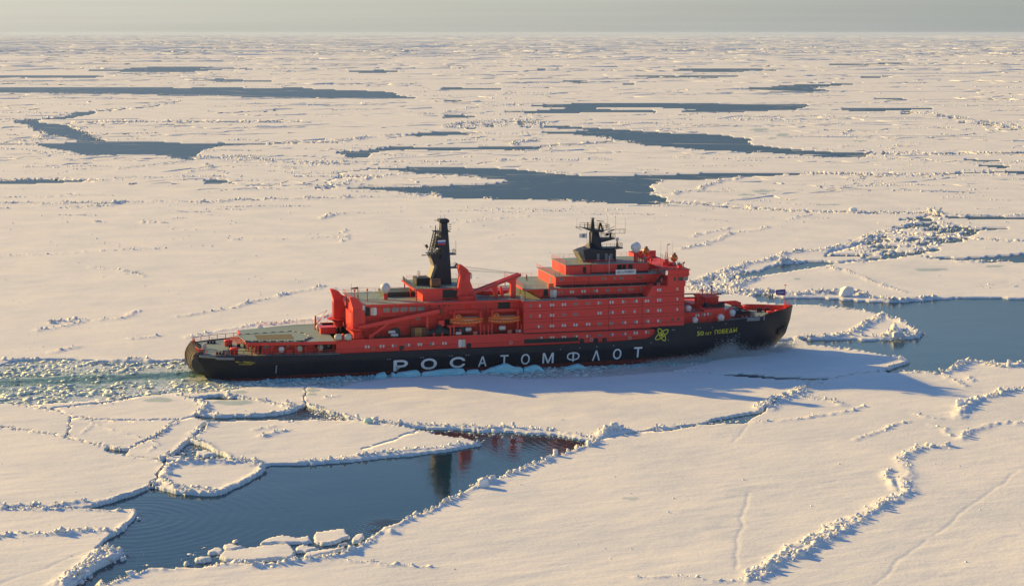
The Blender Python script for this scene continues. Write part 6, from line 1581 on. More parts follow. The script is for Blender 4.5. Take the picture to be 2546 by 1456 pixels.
MB().box(-12.6, -11.5, -10.5, -10.35, 10.9, 12.9).build('door', GREY, ah)
mb = MB(); mb.lathe((-26.3, -10.4, 10.2), [(0.05, -0.3), (1.25, -0.25), (1.3, 0.0)], 16, 'Y'); mb.build('round_hatch', DECKD, ah)
mb = MB(); mb.plate([(-13.6, -13.6), (-6.5, -13.6), (-6.5, -10.4), (-13.6, -10.4)], 11.55, 11.75); mb.box(-13.7, -6.5, -13.65, -13.5, 11.5, 11.95); mb.build('mezzanine', RED2, ah)
MB().box(-15.7, -14.3, -12.6, -11.0, 11.7, 13.1).build('locker', RED, ah)
# dark raised coaming on the roof
mb = MB(); mb.box(-27.5, -19.2, 0.5, 8.5, 17.5, 18.7); mb.build('roof_coaming', DECKD, ah)
mb = MB()
for x, y, h in ((-32.6, -6, 3.0), (-35.5, -4, 2.6)): mb.tube((x, y, 17.5), (x, y, 17.5 + h), 0.12, 0.08); mb.ball((x, y, 17.5 + h), 0.28, 8, 5)
mb.tube((-36.0, -2, 17.5), (-36.0, -2, 21.6), 0.04); mb.tube((-34.5, -3, 17.5), (-34.5, -3, 20.8), 0.12); mb.tube((-34.9, -3, 17.5), (-34.5, -3, 19.2), 0.05); mb.tube((-34.1, -3, 17.5), (-34.5, -3, 19.2), 0.05)
mb.build('roof_post', RED2, ah)
m2 = MB(); m2.tube((-34.5, -3, 20.6), (-36.3, -3.1, 20.5), 0.3, 0.16, 8); m2.build('windsock', RUST, ah)
mb = MB()
for k in range(5): mb.path([(-31.8 + k * 0.45, -2, 17.5), (-30.9 + k * 0.45, -2, 19.4)], 0.05); 
mb.path([(-32, -2.2, 17.6), (-29, -2.2, 17.6)], 0.06); mb.path([(-31, -2.2, 19.4), (-29, -2.2, 19.4)], 0.06)
mb.build('roof_ladder', CREAM, ah)
# round turntable bulge of the middle crane
mb = MB(); mb.lathe((-8.0, -8.4, 14.6), [(2.75, 0), (2.75, 2.6), (3.1, 2.85), (3.1, 3.1), (2.4, 3.1)], 24); mb.build('crane_foundation', RED, ah, True)

# ---- cranes
def crane_post(name, x, y, zb, zp, zt, label, flip=1):
    """round pillar, working platform, slab-sided tower with a hooked top"""
    mb = MB(); mb.lathe((x, y, zb), [(1.25, 0), (1.25, zp - zb - 0.7), (2.0, zp - zb - 0.1), (2.0, zp - zb)], 18)
    o = mb.build(name, RED, ship, True); smooth_by_angle(o, 40); o['label'] = label
    m2 = MB(); m2.plate([(x + 2.9 * math.cos(a), y + 2.9 * math.sin(a)) for a in np.linspace(0, 2 * math.pi, 17)[:-1]], zp, zp + 0.22); m2.build('platform', RED2, o)
    m2 = MB(); rail(m2, [(x + 2.8 * math.cos(a), y + 2.8 * math.sin(a), zp + 0.2) for a in np.linspace(math.pi * 0.55, math.pi * 1.45, 8)], 1.05, 1.0, 3); m2.build('platform_rail', RED2, o)
    H = zt - zp
    m2 = MB()
    m2.prism([(x - 1.25, zp + 0.2), (x + 2.0, zp + 0.2), (x + 1.55, zp + 0.55 * H), (x + 1.75, zp + 0.75 * H), (x + 0.9, zp + 0.80 * H), (x + 0.2, zp + 0.92 * H), (x - 1.2, zt), (x - 2.0, zt), (x - 1.25, zp + 0.66 * H)], y - 1.1, y + 1.1)
    m2.build('tower', RED, o)
    m2 = MB(); m2.box(x - 1.1, x + 0.7, y - 1.22, y - 1.08, zp + 0.4, zp + 0.64 * H); m2.box(x - 1.34, x - 1.2, y - 0.5, y + 0.5, zp + 0.6, zp + 0.55 * H); m2.build('side_plate', RED2, o)
    m2 = MB()
    for s in (-0.32, 0.32): m2.tube((x - 1.5, y + s, zp + 0.3), (x - 1.5, y + s, zp + 0.6 * H), 0.04, n=4)
    for z in np.arange(zp + 0.5, zp + 0.6 * H, 0.42): m2.tube((x - 1.5, y - 0.32, z), (x - 1.5, y + 0.32, z), 0.03, n=4)
    m2.build('ladder', RED2, o)
    m2 = MB(); m2.box(x + 1.15, x + 1.72, y - 1.16, y - 1.05, zp + 0.60 * H, zp + 0.74 * H); m2.build('cab_window', GLASS_L, o)
    return o
cf = crane_post('deck_crane', -38.0, 8.0, 9.2, 11.2, 19.0, 'far-side stern crane tower')
cn = crane_post('deck_crane', -35.9, -10.9, 9.2, 11.5, 19.6, 'near-side stern crane with a long boom resting forward')
mb = MB()
for s in (-0.75, 0.75): mb.beam((-36.0, -11.9 + s, 12.0), (-15.6, -12.3 + s * 0.4, 15.5), 0.4, 0.95)
for t in np.linspace(0.1, 0.95, 9): mb.beam((-36.0 + 20.4 * t, -12.7, 12.0 + 3.5 * t), (-36 + 20.4 * t, -11.4, 12.0 + 3.5 * t), 0.25, 0.5)
bo = mb.build('boom', RED, cn)
mb = MB(); mb.box(-16.2, -14.9, -12.7, -11.7, 15.0, 15.9); mb.tube((-15.3, -12.2, 15.0), (-15.3, -12.2, 14.3), 0.25); mb.build('boom_head', RUST, bo)
MB().beam((-32.9, -12.8, 9.9), (-28.0, -12.4, 13.2), 0.5, 0.55).build('boom_ram', RED, cn)
mb = MB(); mb.box(-33.4, -32.3, -13.2, -12.3, 9.2, 10.2); mb.ball((-32.9, -12.75, 10.0), 0.55, 10, 6); mb.build('ram_foot', RED, cn)
MB().box(-18.9, -18.4, -12.8, -12.2, 9.2, 14.4).build('boom_rest', RED, cn)
mb = MB(); mb.lathe((-8.0, -8.2, 17.5), [(2.35, 0), (2.35, 0.9), (2.5, 1.0), (2.5, 1.15), (1.5, 1.2)], 24)
cm = mb.build('deck_crane', RED, ship, label='midship crane with twin boom beside the funnel')
smooth_by_angle(cm, 40)
mb = MB()
for k in range(24):
    a = 2 * math.pi * k / 24; mb.tube((-8 + 2.4 * math.cos(a), -8.2 + 2.4 * math.sin(a), 17.55), (-8 + 2.4 * math.cos(a), -8.2 + 2.4 * math.sin(a), 18.4), 0.09, n=4)
mb.build('slewing_bolt', RED2, cm)
mb = MB(); mb.prism([(-10.5, 18.6), (-5.6, 18.6), (-7.0, 22.3), (-6.6, 24.3), (-7.3, 24.6), (-7.5, 25.2), (-9.0, 26.4), (-9.8, 26.4), (-9.9, 25.6), (-9.5, 23.6)], -9.3, -7.1); mb.build('tower', RED, cm)
mb = MB(); mb.box(-9.2, -7.4, -9.42, -9.28, 19.2, 22.0); mb.prism([(-9.9, 25.8), (-7.4, 24.5), (-8.9, 22.2)], -9.45, -9.3); mb.build('side_plate', RED2, cm)
MB().box(-6.95, -6.5, -9.36, -9.2, 22.9, 24.1).build('cab_window', GLASS_L, cm)
mb = MB(); mb.beam((-7.0, -9.4, 18.9), (6.2, -9.0, 23.5), 0.45, 0.75); mb.beam((-7.0, -7.0, 18.9), (6.0, -7.4, 23.5), 0.45, 0.75)
for t in (0.35, 0.6, 0.8, 0.97): mb.beam((-7 + 13.2 * t, -9.3, 18.9 + 4.6 * t), (-7 + 13.2 * t, -7.1, 18.9 + 4.6 * t), 0.3, 0.5)
mb.build('boom', plain('boom_red', (0.62, 0.03, 0.025), 0.35), cm)
mb = MB(); mb.prism([(3.7, 17.6), (5.0, 17.6), (5.0, 22.0), (5.9, 23.1), (2.6, 21.6), (3.7, 21.2)], -8.6, -7.8); mb.prism([(-0.2, 17.6), (0.5, 17.6), (0.4, 21.0), (-1.2, 20.2)], -8.0, -7.4)
mb.prism([(1.5, 17.6), (2.3, 17.6), (1.7, 20.4), (1.2, 20.4)], -7.2, -6.7); mb.build('boom_rest', RED, cm)
mb = MB()
for y in (-8.9, -7.4):
    mb.tube((-8.4, y, 25.8), (6.0, y, 23.7), 0.03, n=4); mb.tube((-7.6, y, 24.9), (6.0, y, 23.6), 0.03, n=4)
for y in (-11.4, -10.4): mb.tube((-36.9, y, 19.2), (-15.8, y - 1.3, 15.8), 0.025, n=4)
for z in (18.8, 17.8): mb.tube((-38.5, 8, z), (-24, 2, 18.3), 0.025, n=4)
mb.build('hoisting_rope', BLACK2, cm)
# covered tender stowed under the midship boom
mb = MB()
# ---- lifeboat davits and the walls behind them
mb = MB()
for x0, x1 in ((-13.2, -4.3), (-3.5, 5.3)):
    for x in (x0 + 0.2, x0 + 1.1, x1 - 1.0, x1 - 0.1):
        mb.box(x - 0.16, x + 0.16, -13.7, -13.3, 9.2, 11.6 if x in (x0 + 0.2, x1 - 0.1) else 14.9)
    for x in (x0 + 1.1, x1 - 1.0):
        mb.beam((x, -11.0, 15.0), (x, -14.1, 15.1), 0.3, 0.5); mb.beam((x, -13.9, 15.2), (x, -14.2, 14.3), 0.3, 0.35)
    mb.box(x0 + 0.3, x1 - 0.3, -11.6, -11.1, 14.55, 15.3)
mb.build('lifeboat_davit', RED, ship)
def lifeboat(x0, label):
    L, xc, yc, zb = 8.4, x0 + 4.2, -13.05, 11.7
    t = empty('lifeboat', (xc, yc, zb))
    tag(t, label, 'lifeboat', 'enclosed orange lifeboats on the davits')
    n, m = 18, 15
    def ring(u, lo, hi, wk, hk):
        w = 1.35 * wk * (1 - abs(u) ** 3.2) ** 0.6
        out = []
        for k in range(m):
            a = lo + (hi - lo) * k / (m - 1)
            out.append((w * math.cos(a), hk * math.sin(a)))
        return out
    mb = MB(); v = []
    for i in range(n + 1):
        u = -1 + 2 * i / n; uu = max(-0.995, min(0.995, u))
        sheer = 1.15 + 0.28 * uu * uu
        for y, z in ring(uu, math.pi, 2 * math.pi, 1.0, 1.1): v.append((uu * L / 2, y, sheer + z * (1 - 0.35 * uu * uu)))
    f = [(i * m + k, (i + 1) * m + k, (i + 1) * m + k + 1, i * m + k + 1) for i in range(n) for k in range(m - 1)]
    mb.add(v, f); mb.build('hull', ORANGE, t, True)
    mb = MB(); v = []
    for i in range(n + 1):
        u = -1 + 2 * i / n; uu = max(-0.995, min(0.995, u))
        sheer = 1.18 + 0.28 * uu * uu
        for y, z in ring(uu, math.pi, 0, 0.97, 1.0): v.append((uu * L / 2, y, sheer + z * (1 - 0.62 * abs(uu) ** 2.2)))
    mb.add(v, f); mb.build('canopy', ORANGE, t, True)
    mb = MB(); mb.prism([(-3.1, 1.9), (-2.75, 2.75), (-1.75, 2.85), (-1.35, 2.05)], -0.6, 0.6); cu = mb.build('steering_cupola', ORANGE, t)
    MB().box(-2.5, -1.95, -0.63, -0.57, 2.25, 2.6).build('window', GLASS_D, cu)
    mb = MB(); pts = []
    for i in range(25):
        uu = -0.97 + 1.94 * i / 24; pts.append((uu * L / 2, -1.36 * (1 - abs(uu) ** 3.2) ** 0.6, 1.17 + 0.28 * uu * uu))
    mb.path(pts, 0.06, 5); mb.path([(x, -y, z) for x, y, z in pts], 0.06, 5); mb.build('rubbing_band', BLACK2, t)
    for i in range(8):
        uu = -0.75 + 1.5 * i / 7; y = -1.33 * (1 - abs(uu) ** 3.2) ** 0.6
        MB().box(uu * L / 2 - 0.15, uu * L / 2 + 0.15, y - 0.05, y + 0.03, 0.82 + 0.28 * uu * uu, 0.90 + 0.28 * uu * uu).build('grab_loop', WHITE, t)
    MB().box(-1.8, 2.6, -0.5, 0.5, 2.12, 2.2).build('top_walkway', GREY, t)
    MB().box(-0.9, 1.3, -1.33, -1.2, 1.5, 1.56).build('handrail', WHITE, t)
    return t
lifeboat(-12.95, 'orange enclosed lifeboat nearer the stern, left of the dark gap between the two')
lifeboat(-3.25, 'orange enclosed lifeboat beside the tall red accommodation block')
# tender with a pale top under the midship boom
def tender():
    t = empty('covered_tender', (-0.6, -3.6, 17.55)); tag(t, 'large red covered tender with pale pink top lying under the midship crane boom', 'boat')
    n, m = 16, 13
    for name, lo, hi, zc, hk, mat in (('hull', math.pi, 2 * math.pi, 1.35, 1.2, RED2), ('cover', math.pi, 0, 1.36, 0.95, plain('pale_pink_cover', (0.70, 0.40, 0.38), 0.5))):
        v = []
        for i in range(n + 1):
            u = max(-0.99, min(0.99, -1 + 2 * i / n)); w = 1.9 * (1 - abs(u) ** 3) ** 0.6
            for k in range(m):
                a = lo + (hi - lo) * k / (m - 1); v.append((u * 5.0, w * math.cos(a), zc + hk * (1 - 0.4 * abs(u) ** 2) * math.sin(a)))
        mb = MB(); mb.add(v, [(i * m + k, (i + 1) * m + k, (i + 1) * m + k + 1, i * m + k + 1) for i in range(n) for k in range(m - 1)]); mb.build(name, mat, t, True)
    mb = MB(); mb.path([(-5, 0, 1.36), (-3.4, -1.75, 1.36), (0, -1.95, 1.36), (3.4, -1.75, 1.36), (5, 0, 1.36)], 0.09); mb.build('rubbing_band', BLACK2, t)
tender()

# ---- helicopter deck
HZ = 9.45
def hp(view, x, y): 
    p = on_deck(view, x, y, HZ); return (float(p[0]), float(p[1]))
hd = [hp('s1', *q) for q in ((890, 840), (1600, 838), (1715, 780), (1620, 735), (1480, 712), (790, 755))]
hel = MB().plate(hd, 9.25, 9.45).build('helicopter_deck', DECK, ship)
wide = [hp('s1', 880, 852), (-41.7, -13.95), (-36, -13.95), (-36, 13.9), (-60.0, 10.5), hp('s1', 790, 752)]
MB().plate([(-63.2, -11.6), (-50, -13.5), (-41.7, -14.05), (-33.0, -14.05), (-33.0, 13.9), (-48.0, 13.9), (-63.6, 8.0)], 9.02, 9.24).build('deck_extension', DECK, ship)
mb = MB()
e0 = [(-63.2, -11.6), (-50, -13.5), (-41.7, -14.0)]
for a, b in zip(e0[:-1], e0[1:]): mb.beam((a[0], a[1], 8.85), (b[0], b[1], 8.85), 0.3, 0.75)
mb.beam((-63.4, -11.4, 8.9), (-63.7, 7.9, 8.9), 0.3, 0.7); mb.build('deck_girder', RED, hel)
for i in range(6):
    a, b = hd[i], hd[(i + 1) % 6]
    d = math.hypot(b[0] - a[0], b[1] - a[1]); k = max(2, int(d / 1.0))
    for j in range(k):
        p, q = [(a[0] + (b[0] - a[0]) * s, a[1] + (b[1] - a[1]) * s) for s in ((j + 0.04) / k, (j + 0.96) / k)]
        MB().beam((*p, 9.52), (*q, 9.52), 0.34, 0.14).build('edge_marker', CREAM if j % 2 else BLACK2, hel)
nt = [hp('s1', *q) for q in ((1045, 820), (1510, 808), (1465, 748), (1000, 762))]
MB().plate(nt, 9.452, 9.50).build('landing_net', NET, hel)
a, b = hd[0], hd[5]
mb = MB()
for t in np.linspace(0, 1, 12):
    p = (a[0] + (b[0] - a[0]) * t, a[1] + (b[1] - a[1]) * t)
    mb.beam((p[0], p[1], 9.2), (p[0] - 2.0, p[1], 8.9), 0.08, 0.1)
for s in (0.5, 1.0, 1.5, 2.0): mb.beam((a[0] - s, a[1], 9.2 - s * 0.15), (b[0] - s, b[1], 9.2 - s * 0.15), 0.07, 0.09)
mb.build('safety_net_frame', plain('orange_red_paint', (0.72, 0.13, 0.04), 0.45), hel)
mb = MB()
for i in (0,):
    for t in np.linspace(0.02, 0.98, 16):
        p = (hd[0][0] + (hd[1][0] - hd[0][0]) * t, hd[0][1] + (hd[1][1] - hd[0][1]) * t - 0.5)
        mb.tube((p[0], p[1], 9.2), (p[0], p[1], 9.75), 0.05, n=4); mb.box(p[0] - 0.3, p[0] + 0.3, p[1] - 0.06, p[1] + 0.06, 9.68, 9.78)
mb.build('edge_lamp', BLACK2, hel)
# below the helicopter deck: open gallery
mb = MB(); mb.prism([(-59.6, 6.15), (-41.6, 6.1), (-41.6, 9.02), (-59.6, 9.02)], -10.9, 10.9)
gal = mb.build('stern_gallery', RED2, ship)
mb = MB()
for x in (-62.2, -60.6, -57.3, -51.5, -49.0, -45.7): mb.tube((x, -13.0 if x > -58 else -12.4, 6.15), (x, -13.0 if x > -58 else -12.4, 8.9), 0.13, n=6)
for x in (-63, -62.4): mb.tube((x, -6, 6.15), (x, -6, 9), 0.14); mb.tube((x, 6, 6.15), (x, 6, 9), 0.14)
mb.build('pillar', RED, gal)
for x, w, k in ((-58.4, 1.3, GLASS_M), (-54.0, 0.8, GLASS_D), (-53.2, 0.5, GLASS_M)): MB().box(x - w / 2, x + w / 2, -10.97, -10.85, 7.6, 8.5).build('window', k, gal)
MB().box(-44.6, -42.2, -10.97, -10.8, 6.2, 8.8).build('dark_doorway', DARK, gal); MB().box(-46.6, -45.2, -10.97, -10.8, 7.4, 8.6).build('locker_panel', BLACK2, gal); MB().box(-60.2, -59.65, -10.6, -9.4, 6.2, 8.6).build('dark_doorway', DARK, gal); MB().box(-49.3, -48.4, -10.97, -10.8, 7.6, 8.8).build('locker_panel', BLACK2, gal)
MB().box(-43.4, -42.9, -11.05, -10.95, 7.2, 8.5).build('door', GREY, gal)
def round_tank(p, r, parent, mat=CREAM):
    mb = MB(); mb.lathe(p, [(r * 0.2, -r * 0.75), (r * 0.8, -r * 0.62), (r, -r * 0.3), (r, r * 0.3), (r * 0.8, r * 0.62), (r * 0.2, r * 0.75)], 14, 'Y')
    mb.box(p[0] - r * 0.7, p[0] + r * 0.7, p[1] - r * 0.3, p[1] + r * 0.3, p[2] - r * 1.15, p[2] - r * 0.75)
    o = mb.build('round_tank', mat, parent, True); smooth_by_angle(o, 35)
for x in (-54.9, -50.4, -45.3): round_tank((x, -11.7, 7.4), 0.74, gal, CREAM if x > -54 else WHITE)
MB().box(-53.6, -52.2, -11.6, -11.0, 6.2, 7.1).build('locker', RED, gal)

# ---- stern deck gear
mb = MB()
for x, y in ((-66.2, -9.6), (-66.6, 2.5)):
    mb.lathe((x, y, 6.2), [(0.95, 0), (0.95, 1.0), (1.15, 1.15), (1.1, 1.5), (0.6, 1.65)], 16)
o = mb.build('capstan', RED, ship, True); smooth_by_angle(o, 40)
mb = MB()
for x, y in ((-70.3, -9.2), (-71.2, 7.5), (-61.8, 0.5)):
    for k in range(3): mb.tube((x + k * 0.75, y, 6.18), (x + k * 0.75, y, 6.85), 0.28, 0.33, 8)
    mb.box(x - 0.4, x + 1.9, y - 0.4, y + 0.4, 6.16, 6.3)
mb.build('mooring_bollard', BLACK2, ship)
mb = MB(); mb.box(-68.9, -67.6, -10.6, -9.4, 6.2, 7.3); mb.box(-66.9, -65.9, 3.6, 4.4, 6.2, 7.3); mb.box(-63.2, -62.5, -2, -1.2, 6.2, 7.4); mb.box(-64.6, -63.8, 0.2, 1.0, 6.2, 7.0); mb.tube((-67.2, -8.2, 6.2), (-67.2, -8.2, 8.4), 0.22); mb.tube((-66.7, -8.0, 6.2), (-66.7, -8.0, 8.4), 0.22); mb.tube((-67, -8.1, 6.2), (-67, -8.1, 7.3), 0.6, n=8); mb.build('mooring_gear', BLACK2, ship)
mb = MB(); mb.tube((-73.2, -3.2, 6.2), (-73.2, -3.2, 7.8), 0.5, 0.35, 10); mb.tube((-72.6, 0.5, 6.2), (-72.6, 0.5, 7.5), 0.5, 0.4, 10); mb.build('stern_roller', CREAM, ship)
mb = MB()
for x, y in ((-61.0, -9.5), (-60.4, -6), (-61.2, -3)): mb.tube((x, y, 6.2), (x + 0.3, y, 9.0), 0.3, n=8); mb.tube((x + 0.7, y, 7.4), (x + 0.7, y + 0.8, 7.4), 0.7, n=10)
mb.build('hose_reel', RED, ship)
MB().box(-68.6, -67.4, -10.9, -10.6, 6.3, 7.5).build('gear_locker', GREY, ship)
def edge_pts(x0, x1, n, ins=0.15, sgn=-1, dz=0.0): return [(x, sgn * (float(hull_y(x, float(hull_top(x)))) - ins), float(hull_top(x)) + dz) for x in np.linspace(x0, x1, n)]
for nm, sgn in (('railing', -1), ('railing', 1)):
    mb = MB(); P = edge_pts(-75.0, -60.0, 8, 0.2, sgn, -0.1)
    for a, b in zip(P[:-1], P[1:]):
        mb.tube((a[0], a[1], a[2]), (a[0], a[1], a[2] + 1.25), 0.09, n=5)
    o = mb.build(nm, RED, ship)
    m2 = MB(); m2.path([(x, y, z + 1.25) for x, y, z in P], 0.07, 5); m2.path([(x, y, z + 0.8) for x, y, z in P], 0.03); m2.path([(x, y, z + 0.4) for x, y, z in P], 0.03); m2.build('top_bar', BLACK2, o)
mb = MB(); rail(mb, [(-74.6, -8.7, 6.2), (-75.2, -4.5, 6.2)], 1.35, 0.7, 2, 0.1, 0.06); rail(mb, [(-74.6, 8.7, 6.2), (-75.4, 4, 6.2)], 1.35, 0.7, 2, 0.1, 0.06); mb.box(-74.8, -73.6, -7.2, -5.6, 6.2, 7.2); mb.build('stern_rail', plain('orange_red_rail', (0.70, 0.12, 0.04), 0.45), ship)
mb = MB(); rail(mb, edge_pts(-60.0, -42, 8, 0.15), 1.1, 1.3, 2, 0.06, 0.04); mb.build('railing', RED, ship)
mb = MB()
for x in np.concatenate([np.arange(-41, -24, 1.05), np.arange(-24, 5, 2.1), np.arange(5, 20, 0.62), np.arange(20, 38, 1.7)]): mb.tube((x, -14.62, 6.1), (x, -14.62, 6.85), 0.055, n=4)
mb.build('stanchion', RED, ship)
def deck_rail(pts, mat=RED, **k):
    mb = MB(); rail(mb, pts, **k); return mb.build('railing', mat, ship)
deck_rail([(-41.5, -13.9, 9.24), (-33.5, -13.9, 9.24)], gap=1.6)
deck_rail([(-32.4, -13.9, 9.24), (5.3, -13.9, 9.24)], BLACK2, gap=1.9, rp=0.03, rb=0.02)
deck_rail([(-58.0, 12.2, 9.3), (-48, 13.6, 9.24), (-36, 13.6, 9.24)], gap=2.0)
deck_rail([(-36.2, -11.4, 17.5), (-5.9, -11.4, 17.5)], gap=2.0); deck_rail([(-4.9, -11.4, 17.5), (5.4, -11.4, 17.5)], BLACK2, gap=1.8); deck_rail([(-36.2, -11.4, 17.5), (-36.2, 11.3, 17.5), (-19.2, 11.3, 17.5)], gap=2.0); deck_rail([(5.5, 11.3, 17.5), (-6, 11.3, 17.5)], gap=2.0)
deck_rail([(-20.9, -8.8, 20.7), (-21.2, -4.4, 20.7), (-21.2, 4.4, 20.7), (-20.9, 8.8, 20.7)], BLACK2, gap=0.9, rp=0.05, rb=0.035); deck_rail([(-20.9, -8.8, 20.7), (-17.2, -9.0, 20.7)], BLACK2, gap=1.0, rp=0.05, rb=0.035); deck_rail([(-6.6, -6, 20.7), (-6.6, 8.8, 20.7), (-20, 8.8, 20.7)], gap=1.6)
deck_rail([(5.5, -14.6, 17.56), (20.5, -14.6, 17.56)], gap=1.6, rp=0.03); deck_rail([(20.5, -14.6, 17.56), (37.7, -14.6, 17.56)], gap=2.4, rp=0.03, bars=2, rb=0.016); deck_rail([(5.5, -14.6, 17.56), (5.5, -11.2, 17.56)], WHITE, gap=1.2)
deck_rail([(6.7, -11.5, 20.12), (6.7, 11.5, 20.12)], gap=1.6); deck_rail([(6.7, -11.5, 20.12), (16.0, -11.5, 20.12)], gap=1.5); deck_rail([(16, -11.5, 20.12), (41.0, -11.5, 20.12)], gap=3.0, bars=2, rb=0.016); deck_rail([(6.7, 11.5, 20.12), (41, 11.5, 20.12)], gap=2.4)
deck_rail([(15.0, -9.4, 22.78), (15.0, 9.4, 22.78)], gap=1.4); deck_rail([(15.0, -9.4, 22.78), (18.6, -9.4, 22.78)], gap=1.2); deck_rail([(19.5, -9.4, 22.78), (31, -9.4, 22.78)], gap=2.6, bars=2, rb=0.016)
deck_rail([(18.5, -7.1, 25.34), (25, -7.1, 25.34)], gap=1.2); deck_rail([(18.5, -7.1, 25.34), (18.5, 7, 25.34)], gap=1.4); deck_rail([(25.3, -6.9, 25.34), (40.6, -6.9, 25.34)], gap=1.2); deck_rail([(18.5, 7, 25.34), (40.6, 7, 25.34)], gap=1.6); deck_rail([(25.3, -6.9, 25.3), (25.9, -6.9, 25.3)], BLACK2, gap=0.4, bars=5)
deck_rail([(40.8, -9.4, 22.78), (43.0, -9.4, 22.78)], WHITE, gap=1.0); deck_rail([(47.8, -14, 24.42), (48.7, -10, 24.42), (48.7, 8, 24.42)], BLACK2, gap=1.8); deck_rail([(40.1, -14.45, 20.26), (43.0, -14.45, 20.26)], BLACK2, gap=1.2)
mb = MB()
for y in (-11.0, -5.5, 0, 5.5, 11.0): mb.tube((6.8, y, 17.56), (6.8, y, 20.0), 0.12, n=5)
mb.box(6.5, 11, -11.5, -10.9, 19.75, 20.0); mb.box(6.45, 6.7, -11.5, 11.5, 19.6, 20.05); mb.build('deck_support', RED, ship)
MB().box(12.9, 14.3, -10.9, -10.0, 20.12, 21.2).build('life_jacket_locker', plain('orange_locker', (0.70, 0.15, 0.05), 0.5), ship)

# ---- forecastle house, winches and bow fittings
mb = MB()
fo = [(48.0, -11.2), (58.5, -10.4), (61.5, -8.2), (64.5, -5.0), (65.6, -1.5), (65.6, 1.5), (64.5, 5.0), (61.5, 8.2), (58.5, 10.4), (48.0, 11.2)]
mb.plate(fo, 9.72, 12.35); fwd = mb.build('forecastle_house', RED, ship)
mb = MB(); mb.plate([(48, -11.5), (54.6, -11.2), (54.6, 11.2), (48, 11.5)], 12.3, 12.5); mb.plate([(54.6, -10.9), (58.6, -10.6), (61.0, -8.8), (61.0, 8.8), (58.6, 10.6), (54.6, 10.9)], 12.36, 13.1); mb.build('roof_edge', RED, fwd)
MB().plate([(48, -11.3), (60.8, -8.6), (60.8, 8.6), (48, 11.3)], 12.5, 12.56).build('roof_planking', DECKD, fwd)
windows('s6', -10.9, fwd, [(597, 683), (628, 682), (675, 673), (707, 672), (748, 666), (780, 664)])
mb = MB(); mb.box(57.0, 61.0, -4, 2, 12.5, 15.2); mb.box(56.8, 61.2, -4.2, 2.2, 15.2, 15.35); mb.build('winch_house', RED2, fwd)
mb = MB(); mb.tube((55.4, -3, 12.5), (55.4, -3, 15.9), 0.75, 0.6, 10); mb.box(54.6, 56.2, -3.6, -2.4, 15.6, 16.2); mb.beam((49.0, -2, 15.0), (57, -2.4, 15.0), 0.4, 0.45); mb.box(54.4, 56.6, -4.4, -2, 12.5, 13.4); mb.build('foredeck_crane', RED2, fwd)
mb = MB(); mb.tube((61.0, 2, 15.0), (64.2, 3, 15.0), 0.22, n=6); mb.tube((57.0, 2.6, 15.3), (50, 3, 15.3), 0.16); mb.build('stowed_boom', BLACK2, fwd)
mb = MB()
for x, y, h in ((57.4, -4.5, 2.9), (58.3, -5, 2.3), (58.8, -5.2, 2.3)): mb.tube((x, y, 12.5), (x, y, 12.5 + h), 0.16, n=6)
mb.tube((57.9, 0, 15.3), (57.9, 0, 17.2), 0.15, 0.1); mb.tube((60.3, -0.5, 15.3), (60.3, -0.5, 17.6), 0.14, 0.1); mb.ball((60.3, -0.5, 17.7), 0.25, 8, 5); mb.build('vent_mast', RED2, fwd)
mb = MB(); mb.ball((56.6, -6.5, 13.3), 1.0, 10, 6); mb.box(58.2, 60.6, -7.5, -5.5, 12.5, 13.6); mb.tube((60.2, -6.5, 13.4), (61.6, -6.5, 13.6), 0.7, n=8); mb.build('tarpaulined_gear', BLACK2, fwd)
deck_rail([(57, -4, 15.35), (61, -4, 15.35), (61, 2, 15.35), (57, 2, 15.35)], gap=1.0); deck_rail([(54.7, -10.8, 13.1), (58.5, -10.4, 13.1), (60.9, -8.7, 13.1)], BLACK2, gap=1.0); deck_rail([(48.2, -11.4, 12.5), (54.6, -11.0, 12.5)], gap=1.4)
for x, y, z, r in ((51.4, -12.9, 10.85, 0.8), (58.7, -12.2, 11.1, 0.92), (63.2, -8.6, 11.7, 0.82), (50.7, -9.6, 13.4, 0.85)): round_tank((x, y, z), r, fwd, WHITE)
MB().plate([(61.0, -8.8), (65.6, -1.6), (65.6, 1.6), (61.0, 8.8)], 12.36, 12.44).build('sloping_roof', CREAM, fwd)
deck_rail(edge_pts(48.5, 71.0, 12, 0.25), gap=1.6, bars=2)
mb = MB()
for x, y in ((67.0, -3.5), (67.0, 3.0)):
    mb.tube((x - 0.8, y - 1.8, 10.8), (x - 0.8, y + 1.8, 10.8), 1.0, n=14); mb.tube((x + 1.4, y - 1.2, 10.6), (x + 1.4, y + 1.2, 10.6), 0.75, n=12); mb.box(x - 2.0, x + 2.4, y - 2.1, y - 1.8, 9.72, 11.4); mb.box(x - 2.0, x + 2.4, y + 1.8, y + 2.1, 9.72, 11.4)
mb.build('anchor_windlass', BLACK2, ship)
mb = MB()
for x, y, r in ((72.2, 5.2, 0.75), (74.8, -5.6, 0.75), (77.4, -4.4, 0.6)): mb.lathe((x, y, 9.72), [(r, 0), (r * 0.7, 0.4), (r * 0.7, 1.0), (r * 1.25, 1.25), (r * 1.2, 1.5), (r * 0.3, 1.6)], 14)
o = mb.build('capstan', RED, ship, True); smooth_by_angle(o, 40)
mb = MB()
for x, y in ((75.0, 3.4), (76.9, 2.6), (73.4, -7.0), (76.4, -5.4)):
    for d in (0, 0.7): mb.tube((x + d, y, 9.72), (x + d, y, 10.75), 0.32, 0.36, 8)
mb.build('mooring_bollard', BLACK2, ship)
mb = MB()
for x in (65.3, 66.4, 67.6, 69.9, 71.2): mb.tube((x, -10.6, 9.75), (x, -10.6, 11.0), 0.25, n=6)
